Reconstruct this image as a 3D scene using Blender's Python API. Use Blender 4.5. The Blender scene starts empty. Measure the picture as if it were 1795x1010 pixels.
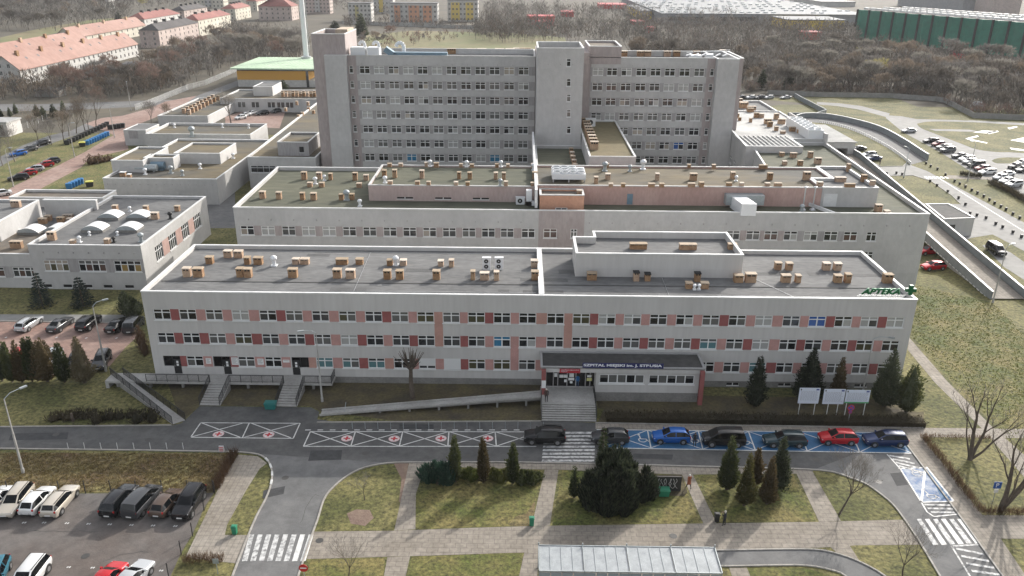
import bpy, math, random
from math import sin, cos, pi, radians as rad
from mathutils import Vector, Matrix
random.seed(7)
S = bpy.context.scene
COL = S.collection
# ------------------------------------------------------------------ camera
F, PITCH, YAW, ROLL, H = 1418.8, .3875, -.0096, .0069, 49.0
fw = Vector((sin(YAW)*cos(PITCH), cos(YAW)*cos(PITCH), -sin(PITCH)))
rt0 = Vector((cos(YAW), -sin(YAW), 0)); up0 = rt0.cross(fw)
RT = rt0*cos(ROLL) + up0*sin(ROLL); UP = up0*cos(ROLL) - rt0*sin(ROLL)
cam = bpy.data.cameras.new('camera'); co = bpy.data.objects.new('camera', cam); COL.objects.link(co)
m = Matrix((RT, UP, -fw)).transposed().to_4x4(); m.translation = Vector((0, 0, H)); co.matrix_world = m
cam.sensor_width = 36; cam.lens = F/1795*36; cam.clip_end = 6000; cam.clip_start = 1
S.camera = co
# ------------------------------------------------------------------ sun and sky
SUN_EL, SUN_DX, SUN_DY = rad(26), 13.2, 17.6          # sun stands behind and to the right
az = math.atan2(SUN_DX, SUN_DY)                     # clockwise from +Y
W = bpy.data.worlds.new('World'); S.world = W; W.use_nodes = True
nt = W.node_tree; nt.nodes.clear()
sky = nt.nodes.new('ShaderNodeTexSky'); sky.sky_type = 'NISHITA'; sky.sun_disc = False
sky.sun_elevation = SUN_EL; sky.sun_rotation = az; sky.air_density = 1.0; sky.dust_density = 3.5; sky.ozone_density = 1
bg = nt.nodes.new('ShaderNodeBackground'); bg.inputs[1].default_value = .15
wo = nt.nodes.new('ShaderNodeOutputWorld'); hs = nt.nodes.new('ShaderNodeHueSaturation'); hs.inputs['Saturation'].default_value = .3; nt.links.new(sky.outputs[0], hs.inputs['Color']); nt.links.new(hs.outputs[0], bg.inputs[0]); nt.links.new(bg.outputs[0], wo.inputs[0])
sl = bpy.data.lights.new('sun', 'SUN'); sl.energy = 2.3; sl.angle = rad(.6); sl.color = (1, .945, .865)
so = bpy.data.objects.new('sun', sl); COL.objects.link(so)
sd = Vector((sin(az)*cos(SUN_EL), cos(az)*cos(SUN_EL), sin(SUN_EL)))
so.rotation_euler = sd.to_track_quat('Z', 'Y').to_euler(); so.location = (60, 200, 120)
S.view_settings.view_transform = 'Standard'; S.view_settings.look = 'None'
S.view_settings.exposure = 0.95; S.view_settings.gamma = 1
S.cycles.max_bounces = 5; S.cycles.diffuse_bounces = 2; S.cycles.glossy_bounces = 2; S.cycles.transparent_max_bounces = 8
S.cycles.volume_bounces = 0
# ------------------------------------------------------------------ survey helpers: sight lines to real planes
def ray(px, py): return fw + RT*((px-897.5)/F) - UP*((py-505)/F)
def G(px, py, z=0.0):
    d = ray(px, py); t = (z-H)/d.z; return Vector((d.x*t, d.y*t, z))
def V(px, py, Y):
    d = ray(px, py); t = Y/d.y; return Vector((d.x*t, Y, H+d.z*t))
# ------------------------------------------------------------------ objects
def tag(o, label=None, cat=None, group=None, kind=None):
    if label: o['label'] = label
    if cat: o['category'] = cat
    if group: o['group'] = group
    if kind: o['kind'] = kind
    return o
def thing(name, label, cat, loc=(0, 0, 0), rz=0, group=None):
    o = bpy.data.objects.new(name, None); COL.objects.link(o); o.location = loc; o.rotation_euler = (0, 0, rz)
    o.empty_display_size = .3
    return tag(o, label, cat, group)
def inst(name, me, parent=None, loc=(0, 0, 0), rz=0, mats=None, scale=None):
    o = bpy.data.objects.new(name, me); COL.objects.link(o)
    if parent: o.parent = parent
    o.location = loc; o.rotation_euler = (0, 0, rz)
    if scale: o.scale = scale
    if mats:
        for i, mm in mats.items(): o.material_slots[i].link = 'OBJECT'; o.material_slots[i].material = mm
    return o
def copy_tree(o, parent=None, loc=None, rz=None, label=None, scale=None):
    c = o.copy(); COL.objects.link(c)
    if parent: c.parent = parent
    if loc is not None: c.location = loc
    if rz is not None: c.rotation_euler = (0, 0, rz)
    if scale is not None: c.scale = (scale, scale, scale) if not hasattr(scale, '__len__') else scale
    if label: c['label'] = label
    for ch in list(KIDS.get(o.name, [])):
        copy_kid(ch, c)
    return c
KIDS = {}
def reg(root):                      # remember the children of a prototype once
    for o in COL.objects:
        pass
def kids_of(o):
    return [x for x in bpy.data.objects if x.parent is o]
def copy_kid(ch, c):
    d = ch.copy(); COL.objects.link(d); d.parent = c
    for g in KIDS.get(ch.name, []): copy_kid(g, d)
def proto(root):
    ks = kids_of(root); KIDS[root.name] = ks
    for k in ks: proto(k)
    return root
class MB:
    def __init__(s): s.v = []; s.f = []; s.m = []
    def add(s, vs, fs, m=0):
        n = len(s.v); s.v += [tuple(v) for v in vs]
        for f in fs: s.f.append(tuple(i+n for i in f)); s.m.append(m)
        return s
    def quad(s, a, b, c, d, m=0): return s.add([a, b, c, d], [(0, 1, 2, 3)], m)
    def poly(s, pts, m=0): return s.add(pts, [tuple(range(len(pts)))], m)
    def box(s, x0, x1, y0, y1, z0, z1, m=0, mt=None, bottom=True):
        vs = [(x0,y0,z0),(x1,y0,z0),(x1,y1,z0),(x0,y1,z0),(x0,y0,z1),(x1,y0,z1),(x1,y1,z1),(x0,y1,z1)]
        s.add(vs, [(0,1,5,4),(1,2,6,5),(2,3,7,6),(3,0,4,7)] + ([(3,2,1,0)] if bottom else []), m)
        n = len(s.v)-8; s.f.append((n+4,n+5,n+6,n+7)); s.m.append(m if mt is None else mt); return s
    def beam(s, p, q, w, h, m=0):            # box along p->q, w across, h high
        p = Vector(p); q = Vector(q); d = (q-p); L = d.length
        if L < 1e-6: return s
        d /= L; side = d.cross(Vector((0, 0, 1)))
        if side.length < 1e-3: side = Vector((1, 0, 0))
        side.normalize(); u = side.cross(d).normalized()
        vs = []
        for e in (p, q):
            for a, b in ((-1,-1),(1,-1),(1,1),(-1,1)): vs.append(e + side*(a*w/2) + u*(b*h/2))
        return s.add(vs, [(0,1,2,3),(7,6,5,4),(0,4,5,1),(1,5,6,2),(2,6,7,3),(3,7,4,0)], m)
    def tube(s, p, q, r0, r1, n=6, m=0, cap=True):
        p = Vector(p); q = Vector(q); d = (q-p)
        if d.length < 1e-6: return s
        d.normalize(); a = d.cross(Vector((0, 0, 1)))
        if a.length < 1e-3: a = Vector((1, 0, 0))
        a.normalize(); b = d.cross(a)
        vs = [p + (a*cos(2*pi*i/n)+b*sin(2*pi*i/n))*r0 for i in range(n)] + [q + (a*cos(2*pi*i/n)+b*sin(2*pi*i/n))*r1 for i in range(n)]
        fs = [(i, (i+1) % n, n+(i+1) % n, n+i) for i in range(n)]
        if cap: fs += [tuple(range(n-1, -1, -1)), tuple(range(n, 2*n))]
        return s.add(vs, fs, m)
    def prism(s, pts, z0, z1, m=0, mt=None, bottom=False):
        n = len(pts); ar = sum(pts[i][0]*pts[(i+1) % n][1]-pts[(i+1) % n][0]*pts[i][1] for i in range(n))
        if ar < 0: pts = pts[::-1]
        s.add([(p[0], p[1], z0) for p in pts]+[(p[0], p[1], z1) for p in pts], [(i, (i+1) % n, n+(i+1) % n, n+i) for i in range(n)], m)
        s.poly([(p[0], p[1], z1) for p in pts], m if mt is None else mt)
        if bottom: s.poly([(p[0], p[1], z0) for p in pts[::-1]], m)
        return s
    def lathe(s, c, prof, n=10, m=0):
        vs = []
        for r, z in prof: vs += [(c[0]+r*cos(2*pi*i/n), c[1]+r*sin(2*pi*i/n), c[2]+z) for i in range(n)]
        fs = [(k*n+i, k*n+(i+1) % n, (k+1)*n+(i+1) % n, (k+1)*n+i) for k in range(len(prof)-1) for i in range(n)]
        return s.add(vs, fs, m)
    def mesh(s, name, mats, smooth=False, org=(0, 0, 0)):
        me = bpy.data.meshes.new(name)
        ox, oy, oz = org
        me.from_pydata([(x-ox, y-oy, z-oz) for x, y, z in s.v], [], s.f)
        for mm in (mats if isinstance(mats, (list, tuple)) else [mats]): me.materials.append(mm)
        me.polygons.foreach_set('material_index', s.m)
        if smooth: me.polygons.foreach_set('use_smooth', [True]*len(s.f))
        me.update(); return me
    def build(s, name, mats, parent=None, org=None, smooth=False):
        if org is None: org = parent_loc(parent) if parent else (0, 0, 0)
        me = s.mesh(name, mats, smooth, org)
        o = bpy.data.objects.new(name, me); COL.objects.link(o)
        if parent: o.parent = parent
        else: o.location = org
        return o
def parent_loc(p):
    l = Vector(p.location)
    while p.parent: p = p.parent; l += p.location
    return tuple(l)
# ------------------------------------------------------------------ materials
def mat(name, col, rough=.8, var=0.0, scale=1.0, col2=None, bump=0, bscale=None, metal=0, spec=None, coat=0, detail=5, streak=0, stretch=None, thr=(.35, .65), extra=None, fine=9, hard=False):
    mt = bpy.data.materials.new(name); mt.use_nodes = True; n = mt.node_tree.nodes; l = mt.node_tree.links
    b = n['Principled BSDF']; b.inputs['Roughness'].default_value = rough; b.inputs['Metallic'].default_value = metal
    if spec is not None: b.inputs['Specular IOR Level'].default_value = spec
    if coat: b.inputs['Coat Weight'].default_value = coat; b.inputs['Coat Roughness'].default_value = .06
    c = (*col, 1)
    if var or col2:
        tc = n.new('ShaderNodeTexCoord'); geo = n.new('ShaderNodeNewGeometry')
        src = geo.outputs['Position']
        if stretch:
            mp = n.new('ShaderNodeMapping'); mp.inputs['Scale'].default_value = stretch; l.new(src, mp.inputs[0]); src = mp.outputs[0]
        ns = n.new('ShaderNodeTexNoise'); ns.inputs['Scale'].default_value = scale; ns.inputs['Detail'].default_value = detail; ns.inputs['Roughness'].default_value = .62
        l.new(src, ns.inputs['Vector'])
        r = n.new('ShaderNodeValToRGB'); l.new(ns.outputs[0], r.inputs[0])
        c2 = (*col2, 1) if col2 else tuple(min(1, x*(1+var)) for x in col)+(1,)
        c1 = c if col2 else tuple(x*(1-var) for x in col)+(1,)
        r.color_ramp.elements[0].color = c1; r.color_ramp.elements[1].color = c2
        r.color_ramp.elements[0].position = thr[0]; r.color_ramp.elements[1].position = thr[1]
        out = r.outputs[0]
        # a second, finer layer
        n2 = n.new('ShaderNodeTexNoise'); n2.inputs['Scale'].default_value = scale*fine; n2.inputs['Detail'].default_value = 7 if hard else 4; l.new(src, n2.inputs['Vector']); f2 = n2.outputs[0]
        if hard: n2.inputs['Roughness'].default_value = .75; r2 = n.new('ShaderNodeValToRGB'); r2.color_ramp.elements[0].position = .34; r2.color_ramp.elements[1].position = .66; l.new(f2, r2.inputs[0]); f2 = r2.outputs[0]
        mx = n.new('ShaderNodeMixRGB'); mx.blend_type = 'OVERLAY'; mx.inputs[0].default_value = extra if extra is not None else .35
        l.new(out, mx.inputs[1]); l.new(f2, mx.inputs[2]); out = mx.outputs[0]
        l.new(out, b.inputs['Base Color'])
        if bump:
            bp = n.new('ShaderNodeBump'); bp.inputs['Strength'].default_value = bump; bp.inputs['Distance'].default_value = .1
            nb = n.new('ShaderNodeTexNoise'); nb.inputs['Scale'].default_value = bscale or scale*4; nb.inputs['Detail'].default_value = 4; l.new(geo.outputs['Position'], nb.inputs['Vector'])
            l.new(nb.outputs[0], bp.inputs['Height']); l.new(bp.outputs[0], b.inputs['Normal'])
    else: b.inputs['Base Color'].default_value = c
    return mt
def joints(mt, sx, sy, dark=.6, width=.05, rot=0, axis='XY', offset=.5, mortar=None, fac=.6):
    """multiply a brick/joint grid over a material's colour"""
    n = mt.node_tree.nodes; l = mt.node_tree.links; b = n['Principled BSDF']
    geo = n.new('ShaderNodeNewGeometry'); mp = n.new('ShaderNodeMapping'); mp.inputs['Rotation'].default_value = (0, 0, rot)
    src = geo.outputs['Position']
    if axis == 'XZ':
        sp = n.new('ShaderNodeSeparateXYZ'); cb = n.new('ShaderNodeCombineXYZ'); ad = n.new('ShaderNodeMath'); ad.operation = 'ADD'
        l.new(src, sp.inputs[0]); l.new(sp.outputs[0], ad.inputs[0]); l.new(sp.outputs[1], ad.inputs[1]); l.new(ad.outputs[0], cb.inputs[0]); l.new(sp.outputs[2], cb.inputs[1]); src = cb.outputs[0]
    l.new(src, mp.inputs[0])
    br = n.new('ShaderNodeTexBrick'); br.offset = offset; br.inputs['Scale'].default_value = 1; br.inputs['Brick Width'].default_value = sx; br.inputs['Row Height'].default_value = sy
    br.inputs['Mortar Size'].default_value = width; br.inputs['Mortar Smooth'].default_value = .3; br.inputs['Bias'].default_value = 0
    br.inputs['Color1'].default_value = (1, 1, 1, 1); br.inputs['Color2'].default_value = (.86, .86, .86, 1); br.inputs['Mortar'].default_value = (dark, dark, dark, 1)
    l.new(mp.outputs[0], br.inputs['Vector'])
    mx = n.new('ShaderNodeMixRGB'); mx.blend_type = 'MULTIPLY'; mx.inputs[0].default_value = fac
    bc = b.inputs['Base Color']
    if bc.links: l.new(bc.links[0].from_socket, mx.inputs[1])
    else: mx.inputs[1].default_value = bc.default_value
    l.new(br.outputs[0], mx.inputs[2]); l.new(mx.outputs[0], bc)
    return mt
def vary(mt, lo=.8, hi=1.2, sat=.25):
    n = mt.node_tree.nodes; l = mt.node_tree.links; bc = n['Principled BSDF'].inputs['Base Color']; oi = n.new('ShaderNodeObjectInfo'); hs_ = n.new('ShaderNodeHueSaturation')
    mr = n.new('ShaderNodeMapRange'); mr.inputs['To Min'].default_value = lo; mr.inputs['To Max'].default_value = hi; l.new(oi.outputs['Random'], mr.inputs['Value']); l.new(mr.outputs[0], hs_.inputs['Value'])
    m2 = n.new('ShaderNodeMapRange'); m2.inputs['To Min'].default_value = 1+sat; m2.inputs['To Max'].default_value = 1-sat; l.new(oi.outputs['Random'], m2.inputs['Value']); l.new(m2.outputs[0], hs_.inputs['Saturation'])
    if bc.links: l.new(bc.links[0].from_socket, hs_.inputs['Color'])
    else: hs_.inputs['Color'].default_value = bc.default_value
    l.new(hs_.outputs[0], bc); return mt
M = {}
M['grass'] = mat('grass', (.075, .078, .022), .95, fine=16, hard=True, scale=.13, col2=(.15, .135, .05), bump=.9, bscale=2.2, detail=9, thr=(.40, .60), extra=.75)
M['grass_green'] = mat('grass_green', (.070, .085, .016), .95, fine=12, hard=True, scale=.2, col2=(.155, .13, .045), bump=1, bscale=1.6, detail=9, thr=(.38, .62), extra=.8)
M['grass_rough'] = mat('grass_rough', (.11, .07, .038), .95, fine=7, hard=True, scale=.3, col2=(.175, .15, .06), bump=1, bscale=1.5, detail=9, extra=.8)
M['field'] = mat('field', (.12, .135, .045), .95, scale=.02, col2=(.18, .145, .075), detail=8)
M['scrub_ground'] = mat('scrub_ground', (.062, .055, .04), .95, scale=.03, col2=(.095, .08, .055), detail=8)
M['soil'] = mat('soil', (.055, .045, .03), .95, scale=.35, col2=(.11, .09, .04), bump=.8, detail=8, extra=.6)
M['mulch'] = mat('mulch', (.15, .10, .08), .95, scale=.8, col2=(.22, .16, .12), bump=.6)
M['asphalt'] = mat('asphalt', (.066, .067, .068), .88, fine=5, hard=True, scale=.16, col2=(.105, .103, .10), detail=8, bump=.15, bscale=8, extra=.25)
M['asphalt_worn'] = mat('asphalt_worn', (.112, .113, .114), .88, fine=5, hard=True, scale=.12, col2=(.15, .148, .145), detail=8, bump=.15, bscale=8, extra=.22)
M['asphalt_lot'] = mat('asphalt_lot', (.105, .086, .076), .9, fine=6, hard=True, scale=.10, col2=(.135, .126, .12), detail=9, bump=.2, bscale=6, extra=.25)
M['concrete_road'] = mat('concrete_road', (.165, .163, .157), .85, scale=.06, col2=(.225, .222, .212), detail=8)
M['pavers'] = joints(mat('pavers', (.225, .197, .163), .9, scale=.25, col2=(.295, .265, .226), detail=6, extra=.5), .5, .5, .5, .035, offset=0)
M['pavers_long'] = joints(mat('pavers_long', (.22, .192, .158), .9, scale=.25, col2=(.29, .258, .218), detail=6, extra=.5), 1.0, .62, .45, .035, offset=.5)
M['pavers_pink'] = joints(mat('pavers_pink', (.25, .155, .125), .9, scale=.12, col2=(.33, .235, .20), detail=7, extra=.5), .6, .3, .6, .04)
M['kerb'] = mat('kerb', (.33, .31, .28), .85, .15, 1.2)
M['paint_white'] = mat('paint_white', (.40, .40, .39), .6, scale=1.8, col2=(.64, .64, .62), thr=(.3, .55), detail=9)
M['paint_worn'] = mat('paint_worn', (.15, .15, .15), .7, scale=2.2, col2=(.55, .55, .54), thr=(.36, .56), detail=9)
M['paint_red'] = mat('paint_red', (.45, .03, .04), .6)
M['paint_pink'] = mat('paint_pink', (.62, .42, .42), .6)
M['paint_blue'] = mat('paint_blue', (.015, .085, .19), .7, scale=1.1, col2=(.03, .13, .27), thr=(.3, .7))
M['paint_blue_worn'] = mat('paint_blue_worn', (.035, .10, .24), .7, scale=.9, col2=(.26, .30, .36), thr=(.40, .62), detail=9)
def sheet(name, pts, z, m, kind='structure', px=True):
    mb = MB(); P = [G(x, y, z) if px else Vector((x, y, z)) for x, y in pts]
    n = len(P); ar = sum(P[i].x*P[(i+1) % n].y-P[(i+1) % n].x*P[i].y for i in range(n))
    if ar < 0: P = P[::-1]
    mb.poly(P, 0); o = mb.build(name, m); tag(o, kind=kind); return o
def smooth_line(pts, k=6):
    """Catmull-Rom through 2D points"""
    out = []; n = len(pts)
    for i in range(n-1):
        p0 = pts[max(0, i-1)]; p1 = pts[i]; p2 = pts[i+1]; p3 = pts[min(n-1, i+2)]
        for j in range(k):
            t = j/k; out.append(tuple(.5*((2*p1[a])+(-p0[a]+p2[a])*t+(2*p0[a]-5*p1[a]+4*p2[a]-p3[a])*t*t+(-p0[a]+3*p1[a]-3*p2[a]+p3[a])*t**3) for a in (0, 1)))
    out.append(tuple(pts[-1])); return out
def stripe(mb, p, q, w, m=0, z=.02):
    p = Vector((p[0], p[1], z)); q = Vector((q[0], q[1], z)); d = (q-p)
    if d.length < 1e-5: return
    d.normalize(); s = Vector((-d.y, d.x, 0))*(w/2)
    mb.quad(p-s, q-s, q+s, p+s, m)
def kerb(pts, w=.16, h=.11, m=None, px=True, name='kerb', mb=None):
    own = mb is None; mb = mb or MB()
    P = [G(x, y, 0) if px else Vector((x, y, 0)) for x, y in pts]
    for a, b in zip(P[:-1], P[1:]):
        d = (b-a)
        if d.length < .01: continue
        d.normalize(); s = Vector((-d.y, d.x, 0))*(w/2); e = d*.02
        a2 = a-e; b2 = b+e
        vs = [a2-s, b2-s, b2+s, a2+s]; vs += [v+Vector((0, 0, h)) for v in vs]
        mb.add(vs, [(0,1,5,4),(1,2,6,5),(2,3,7,6),(3,0,4,7),(4,5,6,7)], 0)
    if own: o = mb.build(name, m or M['kerb']); tag(o, kind='structure')
# ================================================================== GROUND
sheet('ground', [(-1500, -100), (1500, -100), (1500, 1800), (-1500, 1800)], 0, M['grass'], px=False)
# far ground cover
sheet('far_ground', [(-1490, 238), (-60, 238), (40, 262), (95, 300), (1490, 240), (1490, 1790), (-1490, 1790)], .004, M['scrub_ground'], px=False)
sheet('field', [(640, 62), (720, 54), (900, 58), (990, 66), (1000, 90), (760, 96), (640, 96)], .02, M['field'])
sheet('field', [(0, 66), (70, 50), (160, 35), (240, 28), (232, 40), (120, 52), (0, 84)], .02, M['field'])
sheet('lawn_right', [(1310, 172), (1440, 170), (1570, 172), (1640, 200), (1700, 212), (1552, 202), (1500, 190), (1430, 183)], .02, M['grass'])
# ---- foreground asphalt
j_left = [(-420, 790), (0, 787), (250, 790), (415, 793)]
branch_l = smooth_line([(415, 793), (452, 797), (470, 809), (477, 828), (475, 850), (466, 875), (450, 905), (433, 945), (417, 986), (402, 1025), (380, 1080)], 3)
branch_r = smooth_line([(500, 1080), (523, 1010), (543, 949), (557, 911), (568, 876), (584, 855), (610, 834), (640, 820), (680, 812.5), (720, 811)], 3)
bend_in = smooth_line([(1425, 824), (1460, 828), (1490, 838), (1516, 848), (1540, 864), (1564, 884), (1583, 908), (1612, 951), (1650, 1015), (1690, 1080)], 3)
bend_out = [(1800, 1080), (1757, 1010), (1677, 898), (1583, 772), (1575, 757)]
road = j_left + branch_l[1:] + branch_r + [(900, 811), (1060, 814), (1220, 818.5), (1380, 822)] + bend_in + bend_out + [(1618, 750), (1240, 745), (1044, 741), (948, 738), (760, 738), (700, 741), (600, 741), (556, 735), (560, 722), (545, 714), (350, 712), (318, 742), (300, 746), (0, 749), (-420, 752)]
sheet('road', road, .010, M['asphalt'])
sheet('road', branch_l[2:] + branch_r[:-1] + [(690, 812)], .014, M['asphalt_worn'])
sheet('road', [(1425, 824)] + bend_in[1:] + bend_out[:3] + [(1610, 806), (1600, 797), (1500, 795)], .014, M['asphalt_worn'])
kerb(branch_l); kerb(branch_r[:-1]+[(900, 811), (1060, 814), (1220, 818.5), (1380, 822)]+bend_in)
kerb([(-420, 790), (0, 787), (250, 790), (415, 793)]); kerb(bend_out)
kerb([(0, 749), (300, 746)]); kerb([(556, 741), (948, 739)]); kerb([(1044, 742), (1240, 746), (1618, 751)])
# red and white kerb pieces on the junction nose
mb = MB(); nose = branch_l[5:14]
for i in range(0, len(nose)-1, 2): kerb(nose[i:i+2], .2, .135, mb=mb)
tag(mb.build('kerb', M['paint_white']), kind='structure')
# ---- parking lot lower left
sheet('parking_lot', [(-420, 866), (0, 866), (375, 864), (358, 890), (338, 935), (318, 968), (290, 1030), (270, 1090), (-500, 1090)], .010, M['asphalt_lot'])
sheet('rough_grass', [(-420, 792), (413, 795), (376, 863), (-420, 865)], .006, M['grass_rough'])
# ---- pavements
walk_l = [(418, 797), (452, 800), (468, 812), (455, 822), (430, 862), (398, 920), (394, 938), (437, 938), (416, 988), (325, 977), (350, 925), (372, 880), (392, 835)]
sheet('pavement', walk_l, .012, M['pavers'])
sheet('pavement', [(548, 932), (690, 930.5), (838, 925), (945, 922), (1250, 917.5), (1430, 915), (1582, 911), (1613, 955), (1500, 956), (1440, 960), (1345, 962), (1255, 963), (900, 969), (720, 975), (538, 980)], .012, M['pavers_long'])
sheet('pavement', [(717, 811.5), (900, 811.5), (1060, 814.5), (1220, 819), (1380, 822.5), (1425, 824.5), (1425, 830), (1200, 832), (1110, 829), (1000, 824), (900, 822), (744, 817)], .012, M['pavers'])
for pts in ([(717, 812), (745, 817), (729, 866), (728, 928), (691, 930)], [(679, 977), (719, 975), (711, 1010), (700, 1060), (655, 1060), (673, 1010)],
            [(955, 823), (979, 824), (964, 921), (932, 923)], [(919, 969), (945, 968), (942, 1010), (938, 1060), (895, 1060), (910, 1010)],
            [(1195, 831), (1214, 831), (1256, 917), (1233, 918)], [(1395, 828), (1425, 828), (1474, 913), (1436, 915)],
            [(1456, 959), (1489, 956), (1506, 982), (1470, 972)], [(1278, 995), (1309, 995), (1335, 1060), (1300, 1060)]):
    sheet('path', pts, .014, M['pavers_long'])
sheet('pavement', [(1576, 755), (1618, 750), (1795, 752), (1950, 753), (1950, 770), (1795, 768), (1615, 766), (1658, 817), (1679, 847), (1714, 892), (1722, 903), (1960, 905), (1960, 946), (1754, 944), (1794, 1003), (1830, 1070), (1800, 1070), (1757, 1010), (1677, 898), (1583, 772)], .012, M['pavers'])
sheet('path', [(1594, 592), (1591, 613), (1640, 672), (1722, 752), (1795, 836), (1900, 960), (1960, 960), (1795, 797), (1741, 750), (1660, 668)], .016, M['pavers'])
arc_o = smooth_line([(1240, 966), (1345, 964), (1398, 963.5), (1438, 965), (1473, 973), (1510, 987), (1553, 1012), (1590, 1050)], 3)
arc_i = smooth_line([(1540, 1060), (1484, 1012), (1457, 1000), (1412, 992), (1345, 992), (1240, 994)], 3)
sheet('cycle_path', arc_o+arc_i, .018, M['asphalt_worn']); kerb(arc_o, .14); kerb(arc_i, .14)
sheet('pavement', [(948, 966), (1262, 966), (1262, 1060), (940, 1060)], .016, M['pavers'])
sheet('pavement', [(1044, 742), (1240, 746), (1618, 751), (1618, 757), (1240, 754.5), (1044, 752)], .018, M['pavers'])
# lawns with greener turf
for pts in ([(728, 867), (860, 820), (950, 824), (930, 921), (838, 924), (729, 927)], [(985, 824), (1190, 832), (1228, 917), (968, 921)], [(1222, 832), (1390, 830), (1430, 914), (1262, 916)],
            [(722, 976), (915, 970), (905, 1060), (706, 1060)], [(545, 982), (675, 978), (668, 1060), (515, 1060)], [(1310, 996), (1410, 996), (1470, 1012), (1500, 1060), (1335, 1060)],
            [(1600, 590), (1590, 560), (1605, 500), (1740, 530), (1795, 590), (1795, 790), (1700, 705), (1640, 640)]):
    sheet('lawn', pts, .006, M['grass_green'])
sheet('worn_ground', smooth_line([(890, 921), (905, 905), (922, 900), (937, 880), (936, 900), (931, 921), (890, 921)], 4)[:-1], .010, M['grass_rough'])
sheet('worn_ground', [(690, 812), (716, 812), (712, 850), (704, 880), (699, 880), (704, 840)], .010, M['mulch'])
sheet('flower_bed', [(608, 900), (625, 893), (648, 894), (655, 908), (640, 922), (615, 918)], .012, M['mulch'])
sheet('planted_bed', [(1060, 715), (1250, 712), (1620, 722), (1618, 749), (1240, 744), (1048, 740)], .008, M['soil'])
sheet('planted_bed', [(290, 660), (950, 664), (950, 700), (948, 736), (760, 736), (700, 739), (560, 720), (545, 712), (350, 711), (318, 740)], .007, M['soil'])
sheet('planted_bed', [(1044, 690), (1590, 700), (1595, 722), (1048, 716)], .012, M['soil'])
sheet('planted_bed', [(1150, 832), (1195, 832), (1205, 862), (1200, 870), (1143, 868)], .010, M['soil'])
# ---- left pink parking lot and its footpath
sheet('parking_lot', [(-300, 562), (0, 564), (187, 567), (242, 570), (244, 587), (221, 608), (192, 642), (150, 652), (0, 665), (-300, 680)], .010, M['pavers_pink'])
sheet('footpath', [(-300, 549), (0, 551), (240, 552), (242, 569), (187, 566), (0, 563), (-300, 561)], .012, M['concrete_road'])
kerb([(-300, 561.5), (0, 563.5), (187, 566.5), (242, 569.5)])
# ---- left service roads
sheet('road', [(-120, 405), (0, 340), (27, 325), (100, 291), (150, 266), (190, 242), (200, 237), (170, 224), (150, 217), (178, 207), (215, 203), (262, 190), (290, 178), (345, 168), (325, 182), (270, 207), (245, 217), (222, 237), (225, 262), (200, 268), (157, 277), (143, 293), (75, 329), (55, 345), (20, 372), (0, 385), (-120, 450)], .014, M['pavers_pink'])
sheet('road', [(-200, 345), (0, 275), (40, 255), (85, 238), (125, 229), (150, 217), (165, 222), (130, 238), (100, 248), (60, 263), (20, 281), (0, 292), (-200, 365)], .012, M['asphalt_worn'])
sheet('road', [(-400, 182), (70, 183), (190, 179), (330, 174), (420, 140), (460, 120), (470, 125), (430, 146), (340, 180), (265, 186), (190, 190), (90, 194), (-400, 200)], .012, M['asphalt_worn'])
for pts in ([(20, 318), (60, 296), (150, 262), (185, 240), (192, 236), (130, 245), (60, 268), (0, 296), (0, 330)], [(80, 331), (145, 296), (160, 280), (210, 270), (200, 300), (180, 332)]):
    sheet('lawn', pts, .010, M['grass_green'])
sheet('yard', [(395, 205), (425, 195), (500, 196), (490, 225), (395, 220)], .012, M['pavers_pink'])
sheet('yard', [(360, 330), (412, 328), (412, 400), (365, 400)], .012, M['asphalt_worn'])
# ---- right roads
sheet('road', [(1455, 262), (1512, 262), (1556, 282), (1590, 287), (1625, 300), (1700, 340), (1795, 390), (1960, 480), (1960, 520), (1795, 440), (1740, 411), (1703, 417), (1680, 427), (1655, 400), (1600, 360), (1560, 310), (1520, 304), (1470, 300)], .012, M['concrete_road'])
sheet('lawn', [(1550, 309), (1600, 308), (1632, 318), (1668, 343), (1684, 358), (1650, 357), (1615, 356), (1585, 340)], .018, M['grass'])
sheet('lawn', [(1462, 222), (1500, 232), (1543, 254), (1590, 284), (1583, 291), (1545, 292), (1516, 276), (1490, 255)], .018, M['grass'])
lot = [(1555, 199), (1607, 209), (1702, 211), (1795, 216), (2050, 226), (2050, 480), (1795, 346), (1738, 318), (1700, 300), (1650, 268), (1617, 250), (1583, 232), (1553, 207)]
sheet('parking_lot', lot, .012, M['concrete_road'])
sheet('road', [(1432, 179), (1470, 181), (1510, 186), (1560, 199), (1556, 206), (1505, 192), (1468, 186), (1432, 183)], .022, M['concrete_road'])
sheet('lawn', smooth_line([(1607, 217), (1625, 213.5), (1660, 213), (1720, 215), (1800, 220), (2050, 232), (2050, 290), (1800, 269), (1750, 267), (1712, 262), (1685, 252), (1640, 235), (1615, 225), (1607, 217)], 3)[:-1], .022, M['grass'])
sheet('lawn', smooth_line([(1738, 282), (1748, 277.5), (1775, 276), (1830, 280), (1830, 290), (1775, 287), (1748, 286.5), (1738, 282)], 3)[:-1], .022, M['grass'])
sheet('path', [(1628, 226), (1700, 227.5), (1713, 230), (1700, 231), (1640, 229.5)], .028, M['concrete_road'])
sheet('path', [(1660, 307), (1738, 311), (1738, 315), (1660, 313)], .018, M['pavers'])
sheet('path', [(1705, 232), (1722, 229), (1750, 230), (1733, 234)], .03, M['paint_white'])
mk = MB()
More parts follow.
